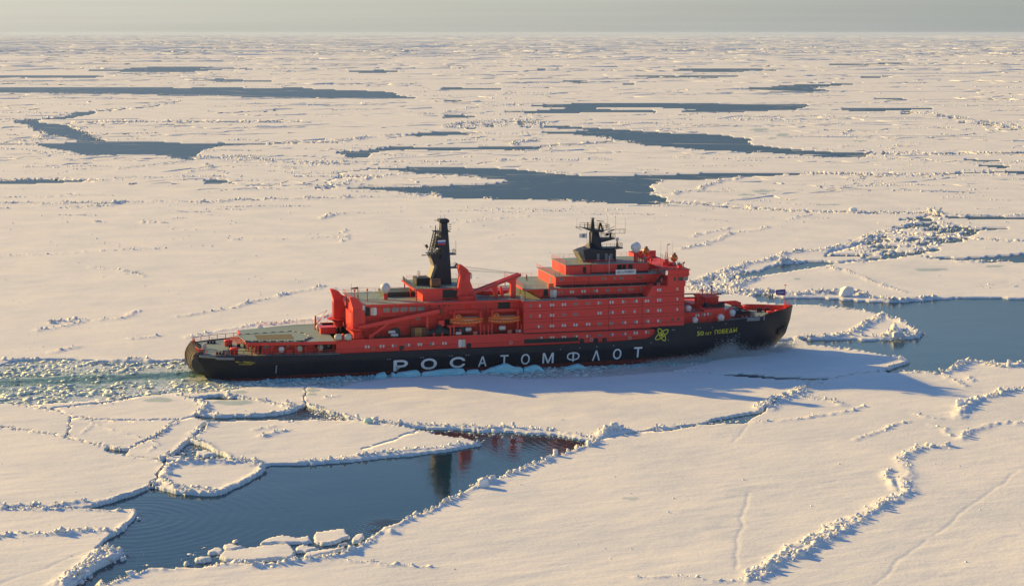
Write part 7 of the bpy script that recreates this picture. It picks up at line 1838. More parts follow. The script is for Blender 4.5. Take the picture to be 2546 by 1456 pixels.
mb.box(65.5, 69.6, -11.4, -10.9, 9.75, 10.6); mb.tube((68.5, -9.4, 9.75), (68.5, -9.4, 11.9), 0.55, n=8); mb.build('deck_fitting', GREY, ship)
mb = MB(); mb.tube((81.3, 0, 11.0), (81.3, 0, 17.2), 0.09, 0.05, 6); mb.tube((81.0, 0, 17.15), (81.6, 0, 17.3), 0.12); mb.tube((81.3, 0, 10), (81.3, 0, 12.2), 0.2, n=6); mb.build('jackstaff', RED, ship)
mb = MB(); rail(mb, [(80.9, -1.4, 11.4), (82.3, -0.9, 11.6), (82.7, 0.4, 11.6), (81.6, 1.6, 11.4)], 1.0, 0.6, 3); mb.build('bow_rail', RED, ship)
# anchor pocket in the flare
def on_hull(x, z, off=0.05): return (x, -float(hull_y(x, z)) - off, z)
mb = MB(); q = [on_hull(79.3, 6.0), on_hull(80.6, 7.3), on_hull(81.1, 6.9), on_hull(80.7, 5.4), on_hull(78.6, 4.9)]; mb.add(q, [(0, 4, 3, 2, 1)]); mb.build('anchor_pocket', DARK, hull)
mb = MB(); mb.beam(on_hull(77.8, 5.4, 0.25), on_hull(80.2, 6.4, 0.3), 0.4, 0.5); mb.beam(on_hull(77.6, 6.2, 0.2), on_hull(77.9, 4.6, 0.2), 0.3, 0.6); mb.build('anchor', BLACK, hull)
mb = MB()
for x, z in ((44.9, 8.75), (45.4, 8.75), (51.8, 9.0), (52.5, 8.9), (55.9, 8.9), (59.8, 9.6), (43.7, 6.2), (39.0, 5.7), (29, 5.4), (24.6, 5.3), (20.1, 5.2), (15.0, 5.0), (-9.3, 4.55), (-8.7, 4.55), (-13.5, 4.5), (-12.9, 4.5), (-20.8, 4.4), (-20.2, 4.4), (-29.1, 4.3), (-28.5, 4.3)):
    c = on_hull(x, z, 0.03); mb.tube(c, (c[0], c[1] - 0.05, c[2]), 0.17, n=8)
mb.build('porthole_cover', GREY, hull)

# ---- painted names, letters and emblem
def glyph_mesh(text, bold=0.0):
    cu = bpy.data.curves.new('letter_curve', 'FONT'); cu.body = text; cu.size = 1.0; cu.offset = bold; cu.resolution_u = 5
    o = bpy.data.objects.new('letter_curve', cu); COL.objects.link(o)
    dg = bpy.context.evaluated_depsgraph_get(); dg.update()
    me = bpy.data.meshes.new_from_object(o.evaluated_get(dg))
    bpy.data.objects.remove(o); bpy.data.curves.remove(cu)
    v = np.array([p.co[:] for p in me.vertices]); f = [tuple(p.vertices) for p in me.polygons]
    bpy.data.meshes.remove(me)
    return v, f
def paint(text, x0, x1, z0, z1, mat, parent, name='letter', bold=0.02, place=None, slant=0.0):
    v, f = glyph_mesh(text)
    if not len(v): return
    a, b = v.min(0), v.max(0)
    u = (v[:, 0] - a[0]) / (b[0] - a[0]); w = (v[:, 1] - a[1]) / (b[1] - a[1])
    X = x0 + u * (x1 - x0); Z = z0 + w * (z1 - z0) + slant * (X - x0)
    pl = place or (lambda x, z: on_hull(x, z, 0.045))
    mb = MB(); e = bold * (z1 - z0)
    for q, (du, dw) in enumerate(((0, 0), (-e, 0), (e, 0), (0, -e), (0, e))[:1 if bold < 0.005 else 5]):
        P = [pl(float(x) + du, float(z) + dw) for x, z in zip(X, Z)]
        mb.add([(p[0], p[1] - 0.004 * q, p[2]) for p in P], f)
    return mb.build(name, mat, parent)
BIG = [('Р', -27.5, -24.1, 1.2, 3.85, .045), ('О', -20.6, -16.8, 1.3, 3.95, .045), ('С', -13.3, -9.6, 1.38, 4.02, .045), ('А', -6.1, -4.0, 1.4, 4.0, .02), ('Т', -0.5, 1.55, 1.5, 4.1, .02), ('О', 4.9, 7.1, 1.45, 4.15, .02), ('М', 10.5, 13.3, 1.5, 4.2, .02), ('Ф', 16.8, 20.1, 1.6, 4.25, .03), ('Λ', 23.5, 25.5, 1.65, 4.3, .02), ('О', 29.0, 31.1, 1.8, 4.5, .02), ('Т', 34.5, 36.6, 2.0, 4.7, .02)]
def big_f(x0, x1, z0, z1):
    # round letter with a stem through it
    mb = MB(); xc, zc, zr = (x0 + x1) / 2, z0 + (z1 - z0) * 0.54, (z1 - z0) * 0.41; n = 28
    ro = [((x1 - x0) / 2, zr), ((x1 - x0) / 2 - 0.36, zr - 0.36)]
    for i in range(n):
        a, b = 2 * math.pi * i / n, 2 * math.pi * (i + 1) / n
        mb.add([on_hull(xc + ro[k][0] * math.copysign(abs(math.cos(t)) ** 0.8, math.cos(t)), zc + ro[k][1] * math.copysign(abs(math.sin(t)) ** 0.8, math.sin(t)), 0.045) for k, t in ((0, a), (0, b), (1, b), (1, a))], [(0, 1, 2, 3)])
    mb.add([on_hull(xc + dx, z, 0.052) for dx, z in ((-0.22, z0), (0.22, z0), (0.22, z1 - 0.1), (-0.22, z1 - 0.1))], [(0, 1, 2, 3)])
    mb.build('letter', LETTER, hull)
for t, x0, x1, z0, z1, bo_ in BIG:
    if t == 'Ф': big_f(x0, x1, z0, z1); continue
    paint(t, x0, x1, z0, z1, LETTER, hull, bold=bo_)
def word(items, mat, bold=0.03):
    for t, x0, x1, z0, z1 in items: paint(t, x0, x1, z0, z1, mat, hull, bold=bold)
def s6(x, y, Y=-13.0): p = on_side('s6', x, y, Y); return float(p[0]), float(p[2])
def bow_word(spec):
    for t, xa, ya, xb, yb in spec:
        # read corner pixels on the curved hull: iterate to the surface
        Y = -13.0
        for _ in range(4):
            x0, z0 = s6(xa, ya, Y); x1, z1 = s6(xb, yb, Y); Y = -float(hull_y((x0 + x1) / 2, (z0 + z1) / 2))
        paint(t, x0, x1, z0, z1, YELLOW, hull, bold=0.03)
bow_word([('5', 608, 945, 645, 890), ('0', 652, 942, 695, 886), ('Λ', 713, 936, 738, 902), ('Е', 745, 933, 767, 899), ('Т', 772, 930, 797, 896), ('П', 836, 924, 878, 870), ('О', 884, 920, 925, 866), ('Б', 932, 915, 972, 861), ('Е', 979, 911, 1014, 856), ('Δ', 1020, 906, 1072, 850), ('Ы', 1078, 900, 1127, 842)])
st = []
def s1(x, y, Y): p = on_side('s1', x, y, Y); return float(p[0]), float(p[2])
for t, xa, ya, xb, yb in [('5', 768, 1112, 787, 1091), ('0', 790, 1114, 812, 1092), ('Λ', 818, 1114, 828, 1102), ('Е', 830, 1114, 839, 1102), ('Т', 842, 1115, 852, 1102), ('П', 868, 1117, 890, 1092), ('О', 893, 1118, 914, 1094), ('Б', 917, 1118, 936, 1094), ('Е', 939, 1119, 957, 1096), ('Δ', 959, 1120, 982, 1096), ('Ы', 985, 1120, 1012, 1097)] + [(c, 812 + i * 20.5, 1135 + i * 0.5, 825 + i * 20.5, 1121 + i * 0.5) for i, c in enumerate('МУРМАНСК')]:
    Y = -14.2
    for _ in range(4):
        x0, z0 = s1(xa, ya, Y); x1, z1 = s1(xb, yb, Y); Y = -float(hull_y((x0 + x1) / 2, (z0 + z1) / 2))
    paint(t, x0, x1, z0, z1, YELLOW, hull, bold=0.03)
pb = lambda x, z: (x, -9.635, z)
NAVY = plain('navy_lettering', (0.03, 0.04, 0.09), 0.5)
paint('50', 31.45, 32.25, 23.15, 23.65, NAVY, nb, 'lettering', 0.03, pb, 0.01); paint('LET', 32.45, 33.25, 23.15, 23.45, NAVY, nb, 'lettering', 0.02, pb, 0.01); paint('POBEDY', 33.45, 36.05, 23.16, 23.68, NAVY, nb, 'lettering', 0.03, pb, 0.01)
# draught marks near the stern
for k in range(5): paint('0', -56.75 + k * 0.03, -56.45 + k * 0.03, 1.95 + k * 0.42, 2.2 + k * 0.42, LETTER, hull, 'draught_mark', 0.02)
# yellow atom emblem: two crossed orbits and a nucleus
def ribbon(pts, w):
    mb = MB(); n = len(pts)
    L, Rr = [], []
    for i in range(n):
        a, b = pts[i - 1], pts[(i + 1) % n]; d = (b[0] - a[0], b[1] - a[1]); l = math.hypot(*d)
        nx, nz = -d[1] / l * w / 2, d[0] / l * w / 2
        L.append(on_hull(pts[i][0] + nx, pts[i][1] + nz, 0.05)); Rr.append(on_hull(pts[i][0] - nx, pts[i][1] - nz, 0.05))
    mb.add(L + Rr, [(i, (i + 1) % n, n + (i + 1) % n, n + i) for i in range(n)]); return mb
cx_, cz_ = 41.95, 7.65
em = None
for a_, ang in ((2.05, 33), (1.75, 118)):
    c, s = math.cos(math.radians(ang)), math.sin(math.radians(ang))
    pts = [(cx_ + a_ * math.cos(t) * c - 0.62 * math.sin(t) * s, cz_ + a_ * math.cos(t) * s + 0.62 * math.sin(t) * c) for t in np.linspace(0, 2 * math.pi, 41)[:-1]]
    ribbon(pts, 0.24).build('emblem_orbit', YELLOW, hull)
mb = MB(); mb.add([on_hull(cx_ + 0.42 * math.cos(t), cz_ + 0.42 * math.sin(t), 0.06) for t in np.linspace(0, 2 * math.pi, 17)[:-1]], [tuple(range(16))]); mb.build('emblem_nucleus', YELLOW, hull)

# ================================================================ LOOSE THINGS ON BOARD
def single(name, mb, mat, label, cat, group=None, smooth=False):
    o = mb.build(name, mat, None, smooth); tag(o, label, cat, group)
    if smooth: smooth_by_angle(o, 35)
    return o
# shipping box with an ochre door
t = empty('storage_container', (-20.6, -11.8, 9.24)); tag(t, 'rusty brown storage container with an ochre end panel on the side deck', 'container')
mb = MB(); mb.box(-2.1, 2.1, -1.0, 1.0, 0, 2.3)
for x in np.arange(-2.0, 2.1, 0.3): mb.box(x, x + 0.14, -1.06, -1.0, 0.1, 2.2)
mb.build('body', RUST, t)
mb = MB(); mb.box(-1.2, 0.4, -1.14, -1.05, 0.06, 2.25); dpanel = mb.build('door', OCHRE, t)
for x in (-0.8, -0.4, 0.0): MB().box(x - 0.04, x + 0.04, -1.18, -1.13, 0.1, 2.2).build('door_bar', RUST, dpanel)
# boat under a dark tarpaulin
mb = MB(); n, m = 22, 9
v = []
for i in range(n + 1):
    u = i / n; x = -6.2 + 11.8 * u
    pk = 1.2 + 1.7 * math.exp(-((u - 0.33) / 0.08) ** 2) + 0.9 * u ** 2 + 1.0 * math.exp(-((u - 0.92) / 0.10) ** 2) + 0.12 * math.sin(19 * u)
    w = 1.25 * (1 - abs(2 * u - 1) ** 4) ** 0.5 + 0.05
    for k in range(m):
        a = math.pi * k / (m - 1); s = math.sin(a)
        v.append((x, -w * math.cos(a), 0.55 + pk * (s ** 0.8) * 0.9 + 0.06 * math.sin(7 * x + 3 * k)))
mb.add(v, [(i * m + k, (i + 1) * m + k, (i + 1) * m + k + 1, i * m + k + 1) for i in range(n) for k in range(m - 1)])
t = empty('covered_boat', (-13.0 - 0.4, -12.2, 9.35)); t.location = (-13.6, -12.2, 9.35)
t.scale = (0.88, 0.9, 0.9)
tag(t, 'boat wrapped in a dark tarpaulin with two peaks, on chocks beside the container', 'boat')
mb.build('tarpaulin', TARP, t, True)
for x in (-4.0, -1.6, 3.6): MB().box(x - 0.25, x + 0.25, -1.35, 1.0, -0.1, 0.9 + (0.7 if x > 3 else 0)).build('chock', RED, t)
# white liferaft canisters
def canister(x, y, z, label, grp, ln=1.3, r=0.42):
    mb = MB(); mb.lathe((0, 0, r + 0.15), [(r * 0.4, -ln / 2), (r * 0.92, -ln / 2 + 0.12), (r, -ln / 2 + 0.25), (r, ln / 2 - 0.25), (r * 0.92, ln / 2 - 0.12), (r * 0.4, ln / 2)], 12, 'X')
    t = empty('liferaft_canister', (x, y, z)); tag(t, label, 'liferaft canister', grp)
    o = mb.build('shell', WHITE, t, True); smooth_by_angle(o, 40)
    m2 = MB(); m2.box(-0.35, -0.25, -r, r, 0, 0.3); m2.box(0.25, 0.35, -r, r, 0, 0.3); m2.build('cradle', GREY, t)
G1 = 'white liferaft canisters along the side deck'
canister(-27.4, -11.4, 9.9, 'upper white canister of the pair racked left of the round hatch', G1, 1.9); canister(-26.9, -12.3, 9.24, 'lower white canister of the pair racked left of the round hatch', G1, 1.9)
canister(-10.9, -13.2, 9.24, 'low white canister under the stern end of the left lifeboat', G1, 1.6); canister(-8.2, -12.0, 9.8, 'white canister high under the middle of the left lifeboat', G1, 1.8, 0.6); canister(0.6, -12.0, 9.8, 'white canister high under the middle of the right lifeboat', G1, 1.8, 0.6); canister(4.7, -13.2, 9.24, 'low white canister under the bow end of the right lifeboat', G1, 1.7)
for x, lb in ((-6.6, 'small orange-red deck box under the left lifeboat'), (2.2, 'small orange-red deck box under the right lifeboat')):
    mb = MB(); mb.box(-0.5, 0.5, -0.35, 0.35, 0, 0.8); t = empty('deck_box', (x, -13.2, 9.24)); tag(t, lb, 'box', 'deck boxes under the lifeboats'); mb.build('body', plain('coral_box', (0.70, 0.22, 0.14), 0.5), t); MB().box(-0.55, 0.55, -0.4, 0.4, 0.8, 0.9).build('lid', plain('coral_lid', (0.72, 0.24, 0.16), 0.5), t)
# cream drums with tapered ends on the stern deck
def drum(x, y, z, label):
    t = empty('cream_drum', (x, y, z)); tag(t, label, 'drum', 'cream drums on the stern upper deck')
    mb = MB(); mb.lathe((0, 0, 0.95), [(0.2, -0.95), (0.62, -0.75), (0.8, -0.35), (0.8, 0.55), (0.72, 0.75), (0.2, 0.95)], 10, 'X'); o = mb.build('barrel', CREAM, t)
    m2 = MB(); m2.box(-0.5, -0.35, -0.7, 0.7, 0, 0.4); m2.box(0.35, 0.5, -0.7, 0.7, 0, 0.4); m2.build('stand', RUST, t)
p = on_deck('s1', 2065, 835, 9.24); drum(p[0], p[1], 9.24, 'cream drum nearest the helicopter deck, left of the small winch')
p = on_deck('s1', 2190, 835, 9.24); drum(p[0], p[1], 9.24, 'cream drum at the foot of the near stern crane')
p = on_deck('s1', 1830, 708, 9.24); drum(p[0], p[1], 9.24, 'brownish cream drum by the far rail beside the red hatch box')
mb = MB(); p = on_deck('s1', 2130, 830, 9.24); mb.box(-0.5, 0.5, -0.5, 0.5, 0, 1.1); mb.tube((0, -0.6, 1.2), (0, 0.6, 1.2), 0.5, n=10); o = single('small_winch', mb, RED2, 'small dark red winch standing between the two near cream drums', 'winch'); o.location = (p[0], p[1], 9.24)
p = on_deck('s1', 1935, 730, 9.24)
t = empty('hatch_box', (p[0], p[1], 9.24)); tag(t, 'bright red rectangular hatch box on the green stern deck', 'box'); MB().box(-2.0, 2.0, -1.6, 1.6, 0, 1.5).build('body', plain('bright_red_box', (0.66, 0.03, 0.02), 0.4), t); MB().box(-2.15, 2.15, -1.75, 1.75, 1.5, 1.65).build('lid', plain('bright_red_lid', (0.68, 0.04, 0.03), 0.4), t)
p = on_deck('s1', 1780, 690, 9.24)
mb = MB(); mb.tube((0, 0, 0), (0, 0, 3.6), 0.3, 0.22, 8); mb.tube((0, 0, 1.2), (3.0, 0, 4.9), 0.07); mb.tube((0, 0, 3.5), (3.0, 0, 4.9), 0.03); mb.tube((2.2, 0, 3.0), (2.5, 0, 3.3), 0.2); mb.tube((0.2, 0, 1.4), (1.4, 0, 2.6), 0.06)
o = mb.build('davit_crane', RED2, ship); o.location = (p[0], p[1], 9.24)

# flags
def flag(name, x, y, z, w, h, mat, label, marks):
    t = empty(name, (x, y, z)); tag(t, label, 'flag')
    mb = MB(); n, m = 12, 6; v = []
    def wob(u): return 0.14 * math.sin(5.5 * u + 0.6) * u
    for i in range(n + 1):
        u = i / n
        for k in range(m + 1): v.append((-w * u, wob(u), -h * k / m * (1 - 0.22 * u) - 0.10 * u))
    mb.add(v, [(i * (m + 1) + k, (i + 1) * (m + 1) + k, (i + 1) * (m + 1) + k + 1, i * (m + 1) + k + 1) for i in range(n) for k in range(m)])
    cl = mb.build('cloth', mat, t, True)
    marks(cl, wob)
def bow_marks(cl, wob):
    mb = MB()
    for k in range(7):
        u = 0.12 + k * 0.11
        for (a, b, c, d) in ((0.0, 0.025, 0.35, 0.62), (0.025, 0.07, 0.35 + 0.2 * (k % 2), 0.45 + 0.2 * (k % 2))):
            q = [(-2.6 * (u + a), wob(u) - 0.03, -1.75 * c), (-2.6 * (u + b), wob(u) - 0.03, -1.75 * c), (-2.6 * (u + b), wob(u) - 0.03, -1.75 * d), (-2.6 * (u + a), wob(u) - 0.03, -1.75 * d)]
            mb.add(q, [(0, 1, 2, 3)])
    mb.build('printed_marks', WHITE, cl)
flag('bow_flag', 81.25, 0, 16.1, 2.6, 1.75, BLUE, 'dark blue flag with white marks flying at the bow staff', bow_marks)
def mast_marks(cl, wob):
    mb = MB()
    n = 20
    for i in range(n):
        a, b = 2 * math.pi * i / n, 2 * math.pi * (i + 1) / n
        q = [(-1.0 + r * math.cos(t), wob(0.5) - 0.035, -0.62 + r * math.sin(t)) for r, t in ((0.22, a), (0.40, a), (0.40, b), (0.22, b))]
        mb.add(q, [(0, 1, 2, 3)])
    mb.add([(-1.0, wob(.5) - 0.04, -0.44), (-1.13, wob(.5) - 0.04, -0.74), (-0.87, wob(.5) - 0.04, -0.74)], [(0, 1, 2)])
    mb.build('emblem', plain('emblem_blue', (0.03, 0.08, 0.22), 0.6), cl)
p = on_side('s5', 612, 345, -1.5)
flag('mast_flag', p[0], -1.5, p[2], 2.0, 1.3, plain('white_cloth', (0.72, 0.70, 0.70), 0.7), 'small white flag with a blue round emblem left of the radar mast', mast_marks)
mb = MB(); mb.tube((p[0] + 0.05, -1.5, 28.2), (p[0] + 0.02, -1.5, 33.9), 0.03, n=4); mb.build('halyard', BLACK2, mast)

# people on deck
SKIN = plain('skin', (0.55, 0.33, 0.24), 0.6)
def person(x, y, z, face, jacket, legs, hair, label, stride=0.16, bend=0.0):
    J = [(0, 0, 0.95), (0.02 + bend * 0.3, 0, 1.2), (0.03 + bend * 0.6, 0, 1.42), (0.05 + bend * 0.8, 0, 1.53), (0.07 + bend, 0, 1.66), (0.08 + bend, 0, 1.74)]
    E = [(0, 1), (1, 2), (2, 3), (3, 4), (4, 5)]
    Rr = [0.155, 0.15, 0.165, 0.06, 0.105, 0.07]
    def add(p, par, r): J.append(p); E.append((par, len(J) - 1)); Rr.append(r); return len(J) - 1
    for s, st in ((1, stride), (-1, -stride)):
        a = add((0.0, s * 0.10, 0.88), 0, 0.10); a = add((st * 0.6, s * 0.11, 0.48), a, 0.070); a = add((st, s * 0.11, 0.08), a, 0.05); add((st + 0.16, s * 0.12, 0.05), a, 0.045)
        a = add((0.03 + bend * 0.6, s * 0.21, 1.40), 2, 0.075); a = add((-st * 0.4 + bend * 0.4, s * 0.27, 1.12), a, 0.058); a = add((-st * 0.5 + 0.14 + bend * 0.4, s * 0.25, 0.88), a, 0.042); add((-st * 0.5 + 0.18 + bend * 0.4, s * 0.24, 0.80), a, 0.04)
    me = bpy.data.meshes.new('person'); me.from_pydata(J, E, [])
    o = link('person', me)
    md = o.modifiers.new('skin', 'SKIN'); md.use_smooth_shade = True
    for i, r in enumerate(Rr): me.skin_vertices[0].data[i].radius = (r, r * (0.8 if i in (1, 2) else 1))
    me.skin_vertices[0].data[0].use_root = True
    sb = o.modifiers.new('sub', 'SUBSURF'); sb.levels = 1; sb.render_levels = 1
    dg = bpy.context.evaluated_depsgraph_get(); dg.update()
    m2 = bpy.data.meshes.new_from_object(o.evaluated_get(dg)); o.modifiers.clear(); o.data = m2; bpy.data.meshes.remove(me)
    m2.name = 'person'
    m2.materials.clear()
    for mt in (jacket, legs, SKIN): m2.materials.append(mt)
    for pl in m2.polygons:
        c = pl.center
        pl.material_index = 2 if (c.z > 1.55 or (abs(c.y) > 0.18 and c.z < 0.86)) else (1 if c.z < 0.86 else 0)
    o.location = (x, y, z); o.rotation_euler = (0, 0, face)
    tag(o, label, 'person', 'people on the ship')
    MB().ball((0.05 + bend, 0, 1.74), 0.115, 10, 6).build('hood', hair, o, True)
    mb = MB(); mb.box(0.16 + bend, 0.21 + bend, -0.015, 0.015, 1.63, 1.68); mb.build('nose', SKIN, o)
RJ = plain('red_jacket', (0.42, 0.02, 0.03), 0.7); DJ = plain('dark_navy_jacket', (0.012, 0.016, 0.03), 0.7); DT = plain('dark_trousers', (0.015, 0.016, 0.02), 0.8); GJ = plain('grey_striped_jacket', (0.05, 0.05, 0.05), 0.7)
p = on_deck('s4', 180, 235, 20.12); person(p[0], p[1], 20.12, 2.2, RJ, DT, RJ, 'person in a red jacket standing at the rail above the lifeboats')
p = on_deck('s1', 2016, 708, 9.24); person(p[0], p[1], 9.24, 0.4, DJ, DT, DJ, 'person in dark navy clothes standing alone beside the red hatch box')
p = on_deck('s1', 2050, 745, 9.24); person(p[0], p[1], 9.24, 1.0, GJ, DT, DJ, 'left person of the pair bending over by the cream drums', 0.1, 0.18)
p = on_deck('s1', 2096, 748, 9.24); person(p[0], p[1], 9.24, 2.8, DJ, DT, DJ, 'right person of the pair standing upright by the cream drums')
p = on_side('s1', 2205, 300, -6.0); person(float(p[0]), -6.0, 17.5, 3.3, RJ, DT, RJ, 'person in a red jacket on the aft deckhouse roof behind the near stern crane')

# ================================================================ BIG ICE BLOCKS
def ice_block(view, pts, Y, depth, mat, label, lean=0.4, group=None, base=None):
    """one tilted slab: outline read off the photograph, with its own thickness"""
    W_ = [at_side(*q, Y) for q in V(view, *pts)]
    ox, oz = float(np.mean([w[0] for w in W_])), 0.0 if base is None else base
    zs = [max(-0.3, float(w[2])) for w in W_]
    bm = bmesh.new()
    n = len(W_)
    fr = [bm.verts.new((float(w[0]) - ox, 0, z)) for w, z in zip(W_, zs)]
    bk = [bm.verts.new(((float(w[0]) - ox) * 0.9 + RNG.normal(0, 0.1), depth, z * 0.9 + lean)) for w, z in zip(W_, zs)]
    bm.faces.new(fr); bm.faces.new(bk[::-1])
    for i in range(n): bm.faces.new((fr[i], bk[i], bk[(i + 1) % n], fr[(i + 1) % n]))
    bmesh.ops.recalc_face_normals(bm, faces=bm.faces)
    bmesh.ops.triangulate(bm, faces=bm.faces)
    bmesh.ops.bevel(bm, geom=bm.edges[:], offset=0.12, segments=1, affect='EDGES')
    bmesh.ops.triangulate(bm, faces=bm.faces)
    bmesh.ops.subdivide_edges(bm, edges=bm.edges[:], cuts=1, use_grid_fill=True)
    for v_ in bm.verts:
        c = v_.co; v_.co = c + Vector(RNG.normal(0, 0.05, 3).tolist())
    me = bpy.data.meshes.new('ice_block'); bm.to_mesh(me); bm.free(); me.materials.append(mat)
    o = link('ice_block', me); o.location = (ox, Y, 0)
    tag(o, label, 'ice block', group)
    return o
TURQ = plain('turquoise_ice', (0.30, 0.72, 0.82), 0.28, var=0.75, scale=0.55, dark=(0.58, 0.84, 0.90), bump=0.04, bscale=1.2)
GB = 'turquoise ice blocks heaved up against the hull'
for pts, Y, dp, lb in ((((360, 132), (375, 95), (415, 80), (440, 76), (452, 100), (455, 130)), -17.8, 1.2, 'small upright turquoise block below the letter P, leftmost of the row at the hull'),
                       (((480, 120), (483, 82), (500, 78), (530, 95), (530, 122)), -17.7, 1.0, 'narrow turquoise block just right of the small upright one'),
                       (((495, 124), (520, 85), (560, 75), (680, 60), (697, 85), (698, 108), (620, 120)), -18.1, 1.3, 'turquoise slab with a straight top edge below the letter O nearest the stern'),
                       (((700, 108), (705, 78), (850, 55), (1010, 48), (1022, 70), (1030, 92), (900, 104)), -18.1, 1.4, 'longest turquoise slab, rising below the wide letter C'),
                       (((1028, 92), (1032, 62), (1120, 55), (1126, 90)), -18.2, 1.1, 'low square turquoise block right of the longest slab'),
                       (((1126, 92), (1130, 78), (1230, 38), (1310, 12), (1330, 12), (1390, 38), (1440, 40), (1445, 75), (1300, 90)), -18.3, 1.6, 'tallest peaked turquoise block, covering the foot of the letter T'),
                       (((1446, 80), (1450, 45), (1500, 30), (1540, 22), (1580, 38), (1607, 78), (1560, 86)), -18.2, 1.4, 'rounded turquoise block between the letters O and M'),
                       (((1735, 62), (1740, 45), (1800, 28), (1850, 16), (1885, 25), (1905, 45), (1860, 66)), -17.8, 1.5, 'pale turquoise lump below the letter M, right of the rounded one'),
                       (((1830, 68), (1850, 56), (2000, 58), (2200, 60), (2255, 62), (2262, 82), (2200, 92), (1900, 92)), -18.0, 1.2, 'long low turquoise slab lying flat below the letter F')):
    ice_block('c3', pts, Y, dp, TURQ, lb, 0.25, GB)
for view, pts, Y0_, dp, lb in (('c5', ((1205, 700), (1225, 660), (1250, 630), (1300, 635), (1305, 672), (1290, 700)), None, 2.5, 'upturned square ice slab standing highest on the rubble crest behind the bow'),
                               ('c5', ((1275, 88), (1280, 62), (1300, 55), (1325, 60), (1330, 85)), None, 2.5, 'lone cube-like ice block on the long ridge at upper right'),
                               ('c3', ((1115, 905), (1120, 860), (1150, 840), (1180, 848), (1195, 880), (1190, 905)), None, 1.2, 'tall ice lump on the rubble rim of the near lead'),
                               ('c5', ((1585, 1152), (1592, 1130), (1615, 1130), (1615, 1152)), None, 0.8, 'small square block at the tip of the floe under the bow'),
                               ('c5', ((1628, 1160), (1640, 1132), (1662, 1140), (1666, 1160)), None, 0.8, 'small pointed block at the tip of the floe under the bow'),
                               ('c5', ((1590, 1005), (1595, 965), (1630, 958), (1670, 968), (1680, 1003)), None, 1.5, 'thick white block on the near rim of the sunlit floe ahead of the bow'),
                               ('c3', ((285, 438), (292, 412), (318, 403), (345, 415), (352, 438)), None, 1.2, 'greenish ice lump at the head of the near lead'),
                               ('c4', ((2000, 285), (2005, 250), (2030, 232), (2055, 262), (2050, 288)), None, 1.0, 'ice hump beside the ridge at the right edge'),
                               ('c1', ((1204, 990), (1206, 945), (1250, 970), (1262, 992)), None, 0.8, 'flat upturned plate at the left end of the walled four-sided floe'),
                               ('s1', ((1035, 675), (1050, 645), (1078, 625), (1105, 650), (1130, 672)), None, 1.4, 'blue-shaded ice hummock on the far side of the ship, left of the helicopter deck')):
    q = V(view, *pts); low = max(q, key=lambda t: t[1])
    Yg = float(at_sea(np.mean([a for a, b in q]), low[1], 0.6)[1])
    ice_block(view, pts, Yg, dp, RUBBLE if 'greenish' not in lb else plain('greenish_ice', (0.55, 0.74, 0.68), 0.4), lb, 0.2, 'ice blocks standing on the floes', 0.6)

# ================================================================ SPRAY AT THE BOW
mb_v, mb_f = [], []
def puff(c, r, n, up):
    p = RNG.normal(0, 1, (n, 3)) * np.array([r[0], r[1], r[2]]) * 0.5 + np.array(c)
    p[:, 2] = np.abs(p[:, 2]) + 0.0
    p[:, 0] += (p[:, 2]) * up
    ok = p[:, 1] < -hull_y(p[:, 0], np.clip(p[:, 2], 0, 9)) - 0.1
    p = p[ok]
    s = 0.045 + 0.10 * RNG.random(len(p)) ** 4
    tet = np.array([(1, 1, 1), (1, -1, -1), (-1, 1, -1), (-1, -1, 1)]) * 0.5
    o = len(mb_v) and sum(len(a) for a in mb_v)
    mb_v.append((p[:, None, :] + tet[None] * s[:, None, None]).reshape(-1, 3))
    mb_f.append((np.array([(0, 1, 2), (0, 3, 1), (0, 2, 3), (1, 3, 2)])[None] + (np.arange(len(p)) * 4)[:, None, None] + o).reshape(-1, 3))
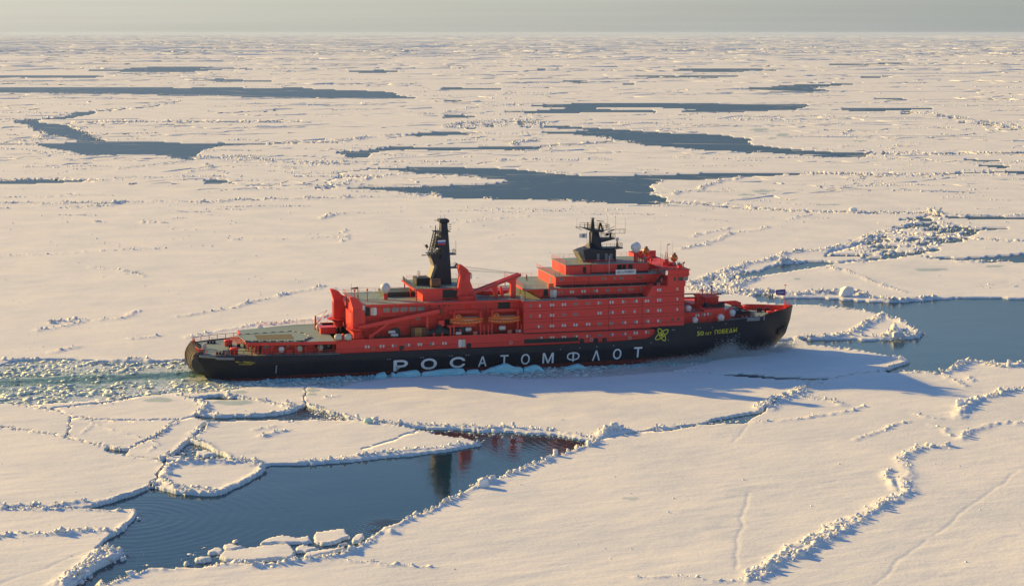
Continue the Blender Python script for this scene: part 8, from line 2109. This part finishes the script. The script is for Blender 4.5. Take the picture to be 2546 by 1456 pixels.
for c, r, n in (((50.5, -14.8, 0.4), (6, 1.6, 1.6), 2600), ((57.0, -12.9, 0.9), (3.4, 1.6, 3.4), 3200), ((60.0, -12.0, 1.2), (2.6, 1.4, 4.4), 3000), ((63.0, -11.6, 0.6), (4, 1.6, 2.6), 2400), ((68, -10.6, 0.4), (6, 2.0, 1.6), 2600), ((75, -6.8, 0.5), (5, 2.2, 2.0), 3000), ((80.0, -2.5, 0.5), (3.5, 2.6, 2.2), 2600), ((44, -15.0, 0.3), (7, 1.0, 1.2), 1800)):
    puff(c, r, int(n * 2.2), 0.25)
me = mesh_np('bow_spray', np.concatenate(mb_v), np.concatenate(mb_f), plain('spray', (0.80, 0.82, 0.84), 0.5))
tag(link('bow_spray', me), kind='stuff')

STUFF_PARTS = ('slewing_bolt', 'stanchion', 'wall_rib', 'edge_lamp')
SPLIT_PARTS = ('deck_edge_plate', 'fender_pipe', 'rubbing_strake', 'pillar', 'radar_pedestal', 'funnel_fitting', 'capstan', 'mooring_bollard', 'mooring_gear', 'hose_reel', 'stern_roller', 'door', 'post', 'boom_rest', 'roof_post', 'vent_mast', 'hoisting_rope', 'radar_scanner', 'deck_fitting', 'anchor_windlass', 'porthole_cover', 'weld_seam', 'aerial', 'signal_mast', 'lifeboat_davit', 'deck_support', 'mast_platform', 'chock', 'stowed_boom', 'roof_edge', 'wing_shelter', 'skirting_strip', 'tarpaulined_gear', 'stern_rail', 'boom')
for o in list(bpy.data.objects):
    nm = o.name.split('.')[0]
    if nm in SPLIT_PARTS and o.type == 'MESH' and not o.children: split_islands(o)
    if nm in STUFF_PARTS: o['kind'] = 'stuff'

# ================================================================ THE AIR
HAZE_ON = True
if HAZE_ON:
    m = bpy.data.materials.new('haze'); m.use_nodes = True; nt = m.node_tree; nt.nodes.clear()
    out = nt.nodes.new('ShaderNodeOutputMaterial'); vo = nt.nodes.new('ShaderNodeVolumePrincipled')
    vo.inputs['Color'].default_value = (0.62, 0.74, 0.92, 1); vo.inputs['Density'].default_value = 0.000022; vo.inputs['Anisotropy'].default_value = 0.1
    nt.links.new(vo.outputs['Volume'], out.inputs['Volume'])
    me = mesh_np('haze', [(-44500, -44500, -3), (44500, -44500, -3), (44500, 44500, -3), (-44500, 44500, -3), (-44500, -44500, 90), (44500, -44500, 90), (44500, 44500, 90), (-44500, 44500, 90)], [(0, 3, 2, 1), (4, 5, 6, 7), (0, 1, 5, 4), (1, 2, 6, 5), (2, 3, 7, 6), (3, 0, 4, 7)], m)
    tag(link('haze', me), kind='stuff')
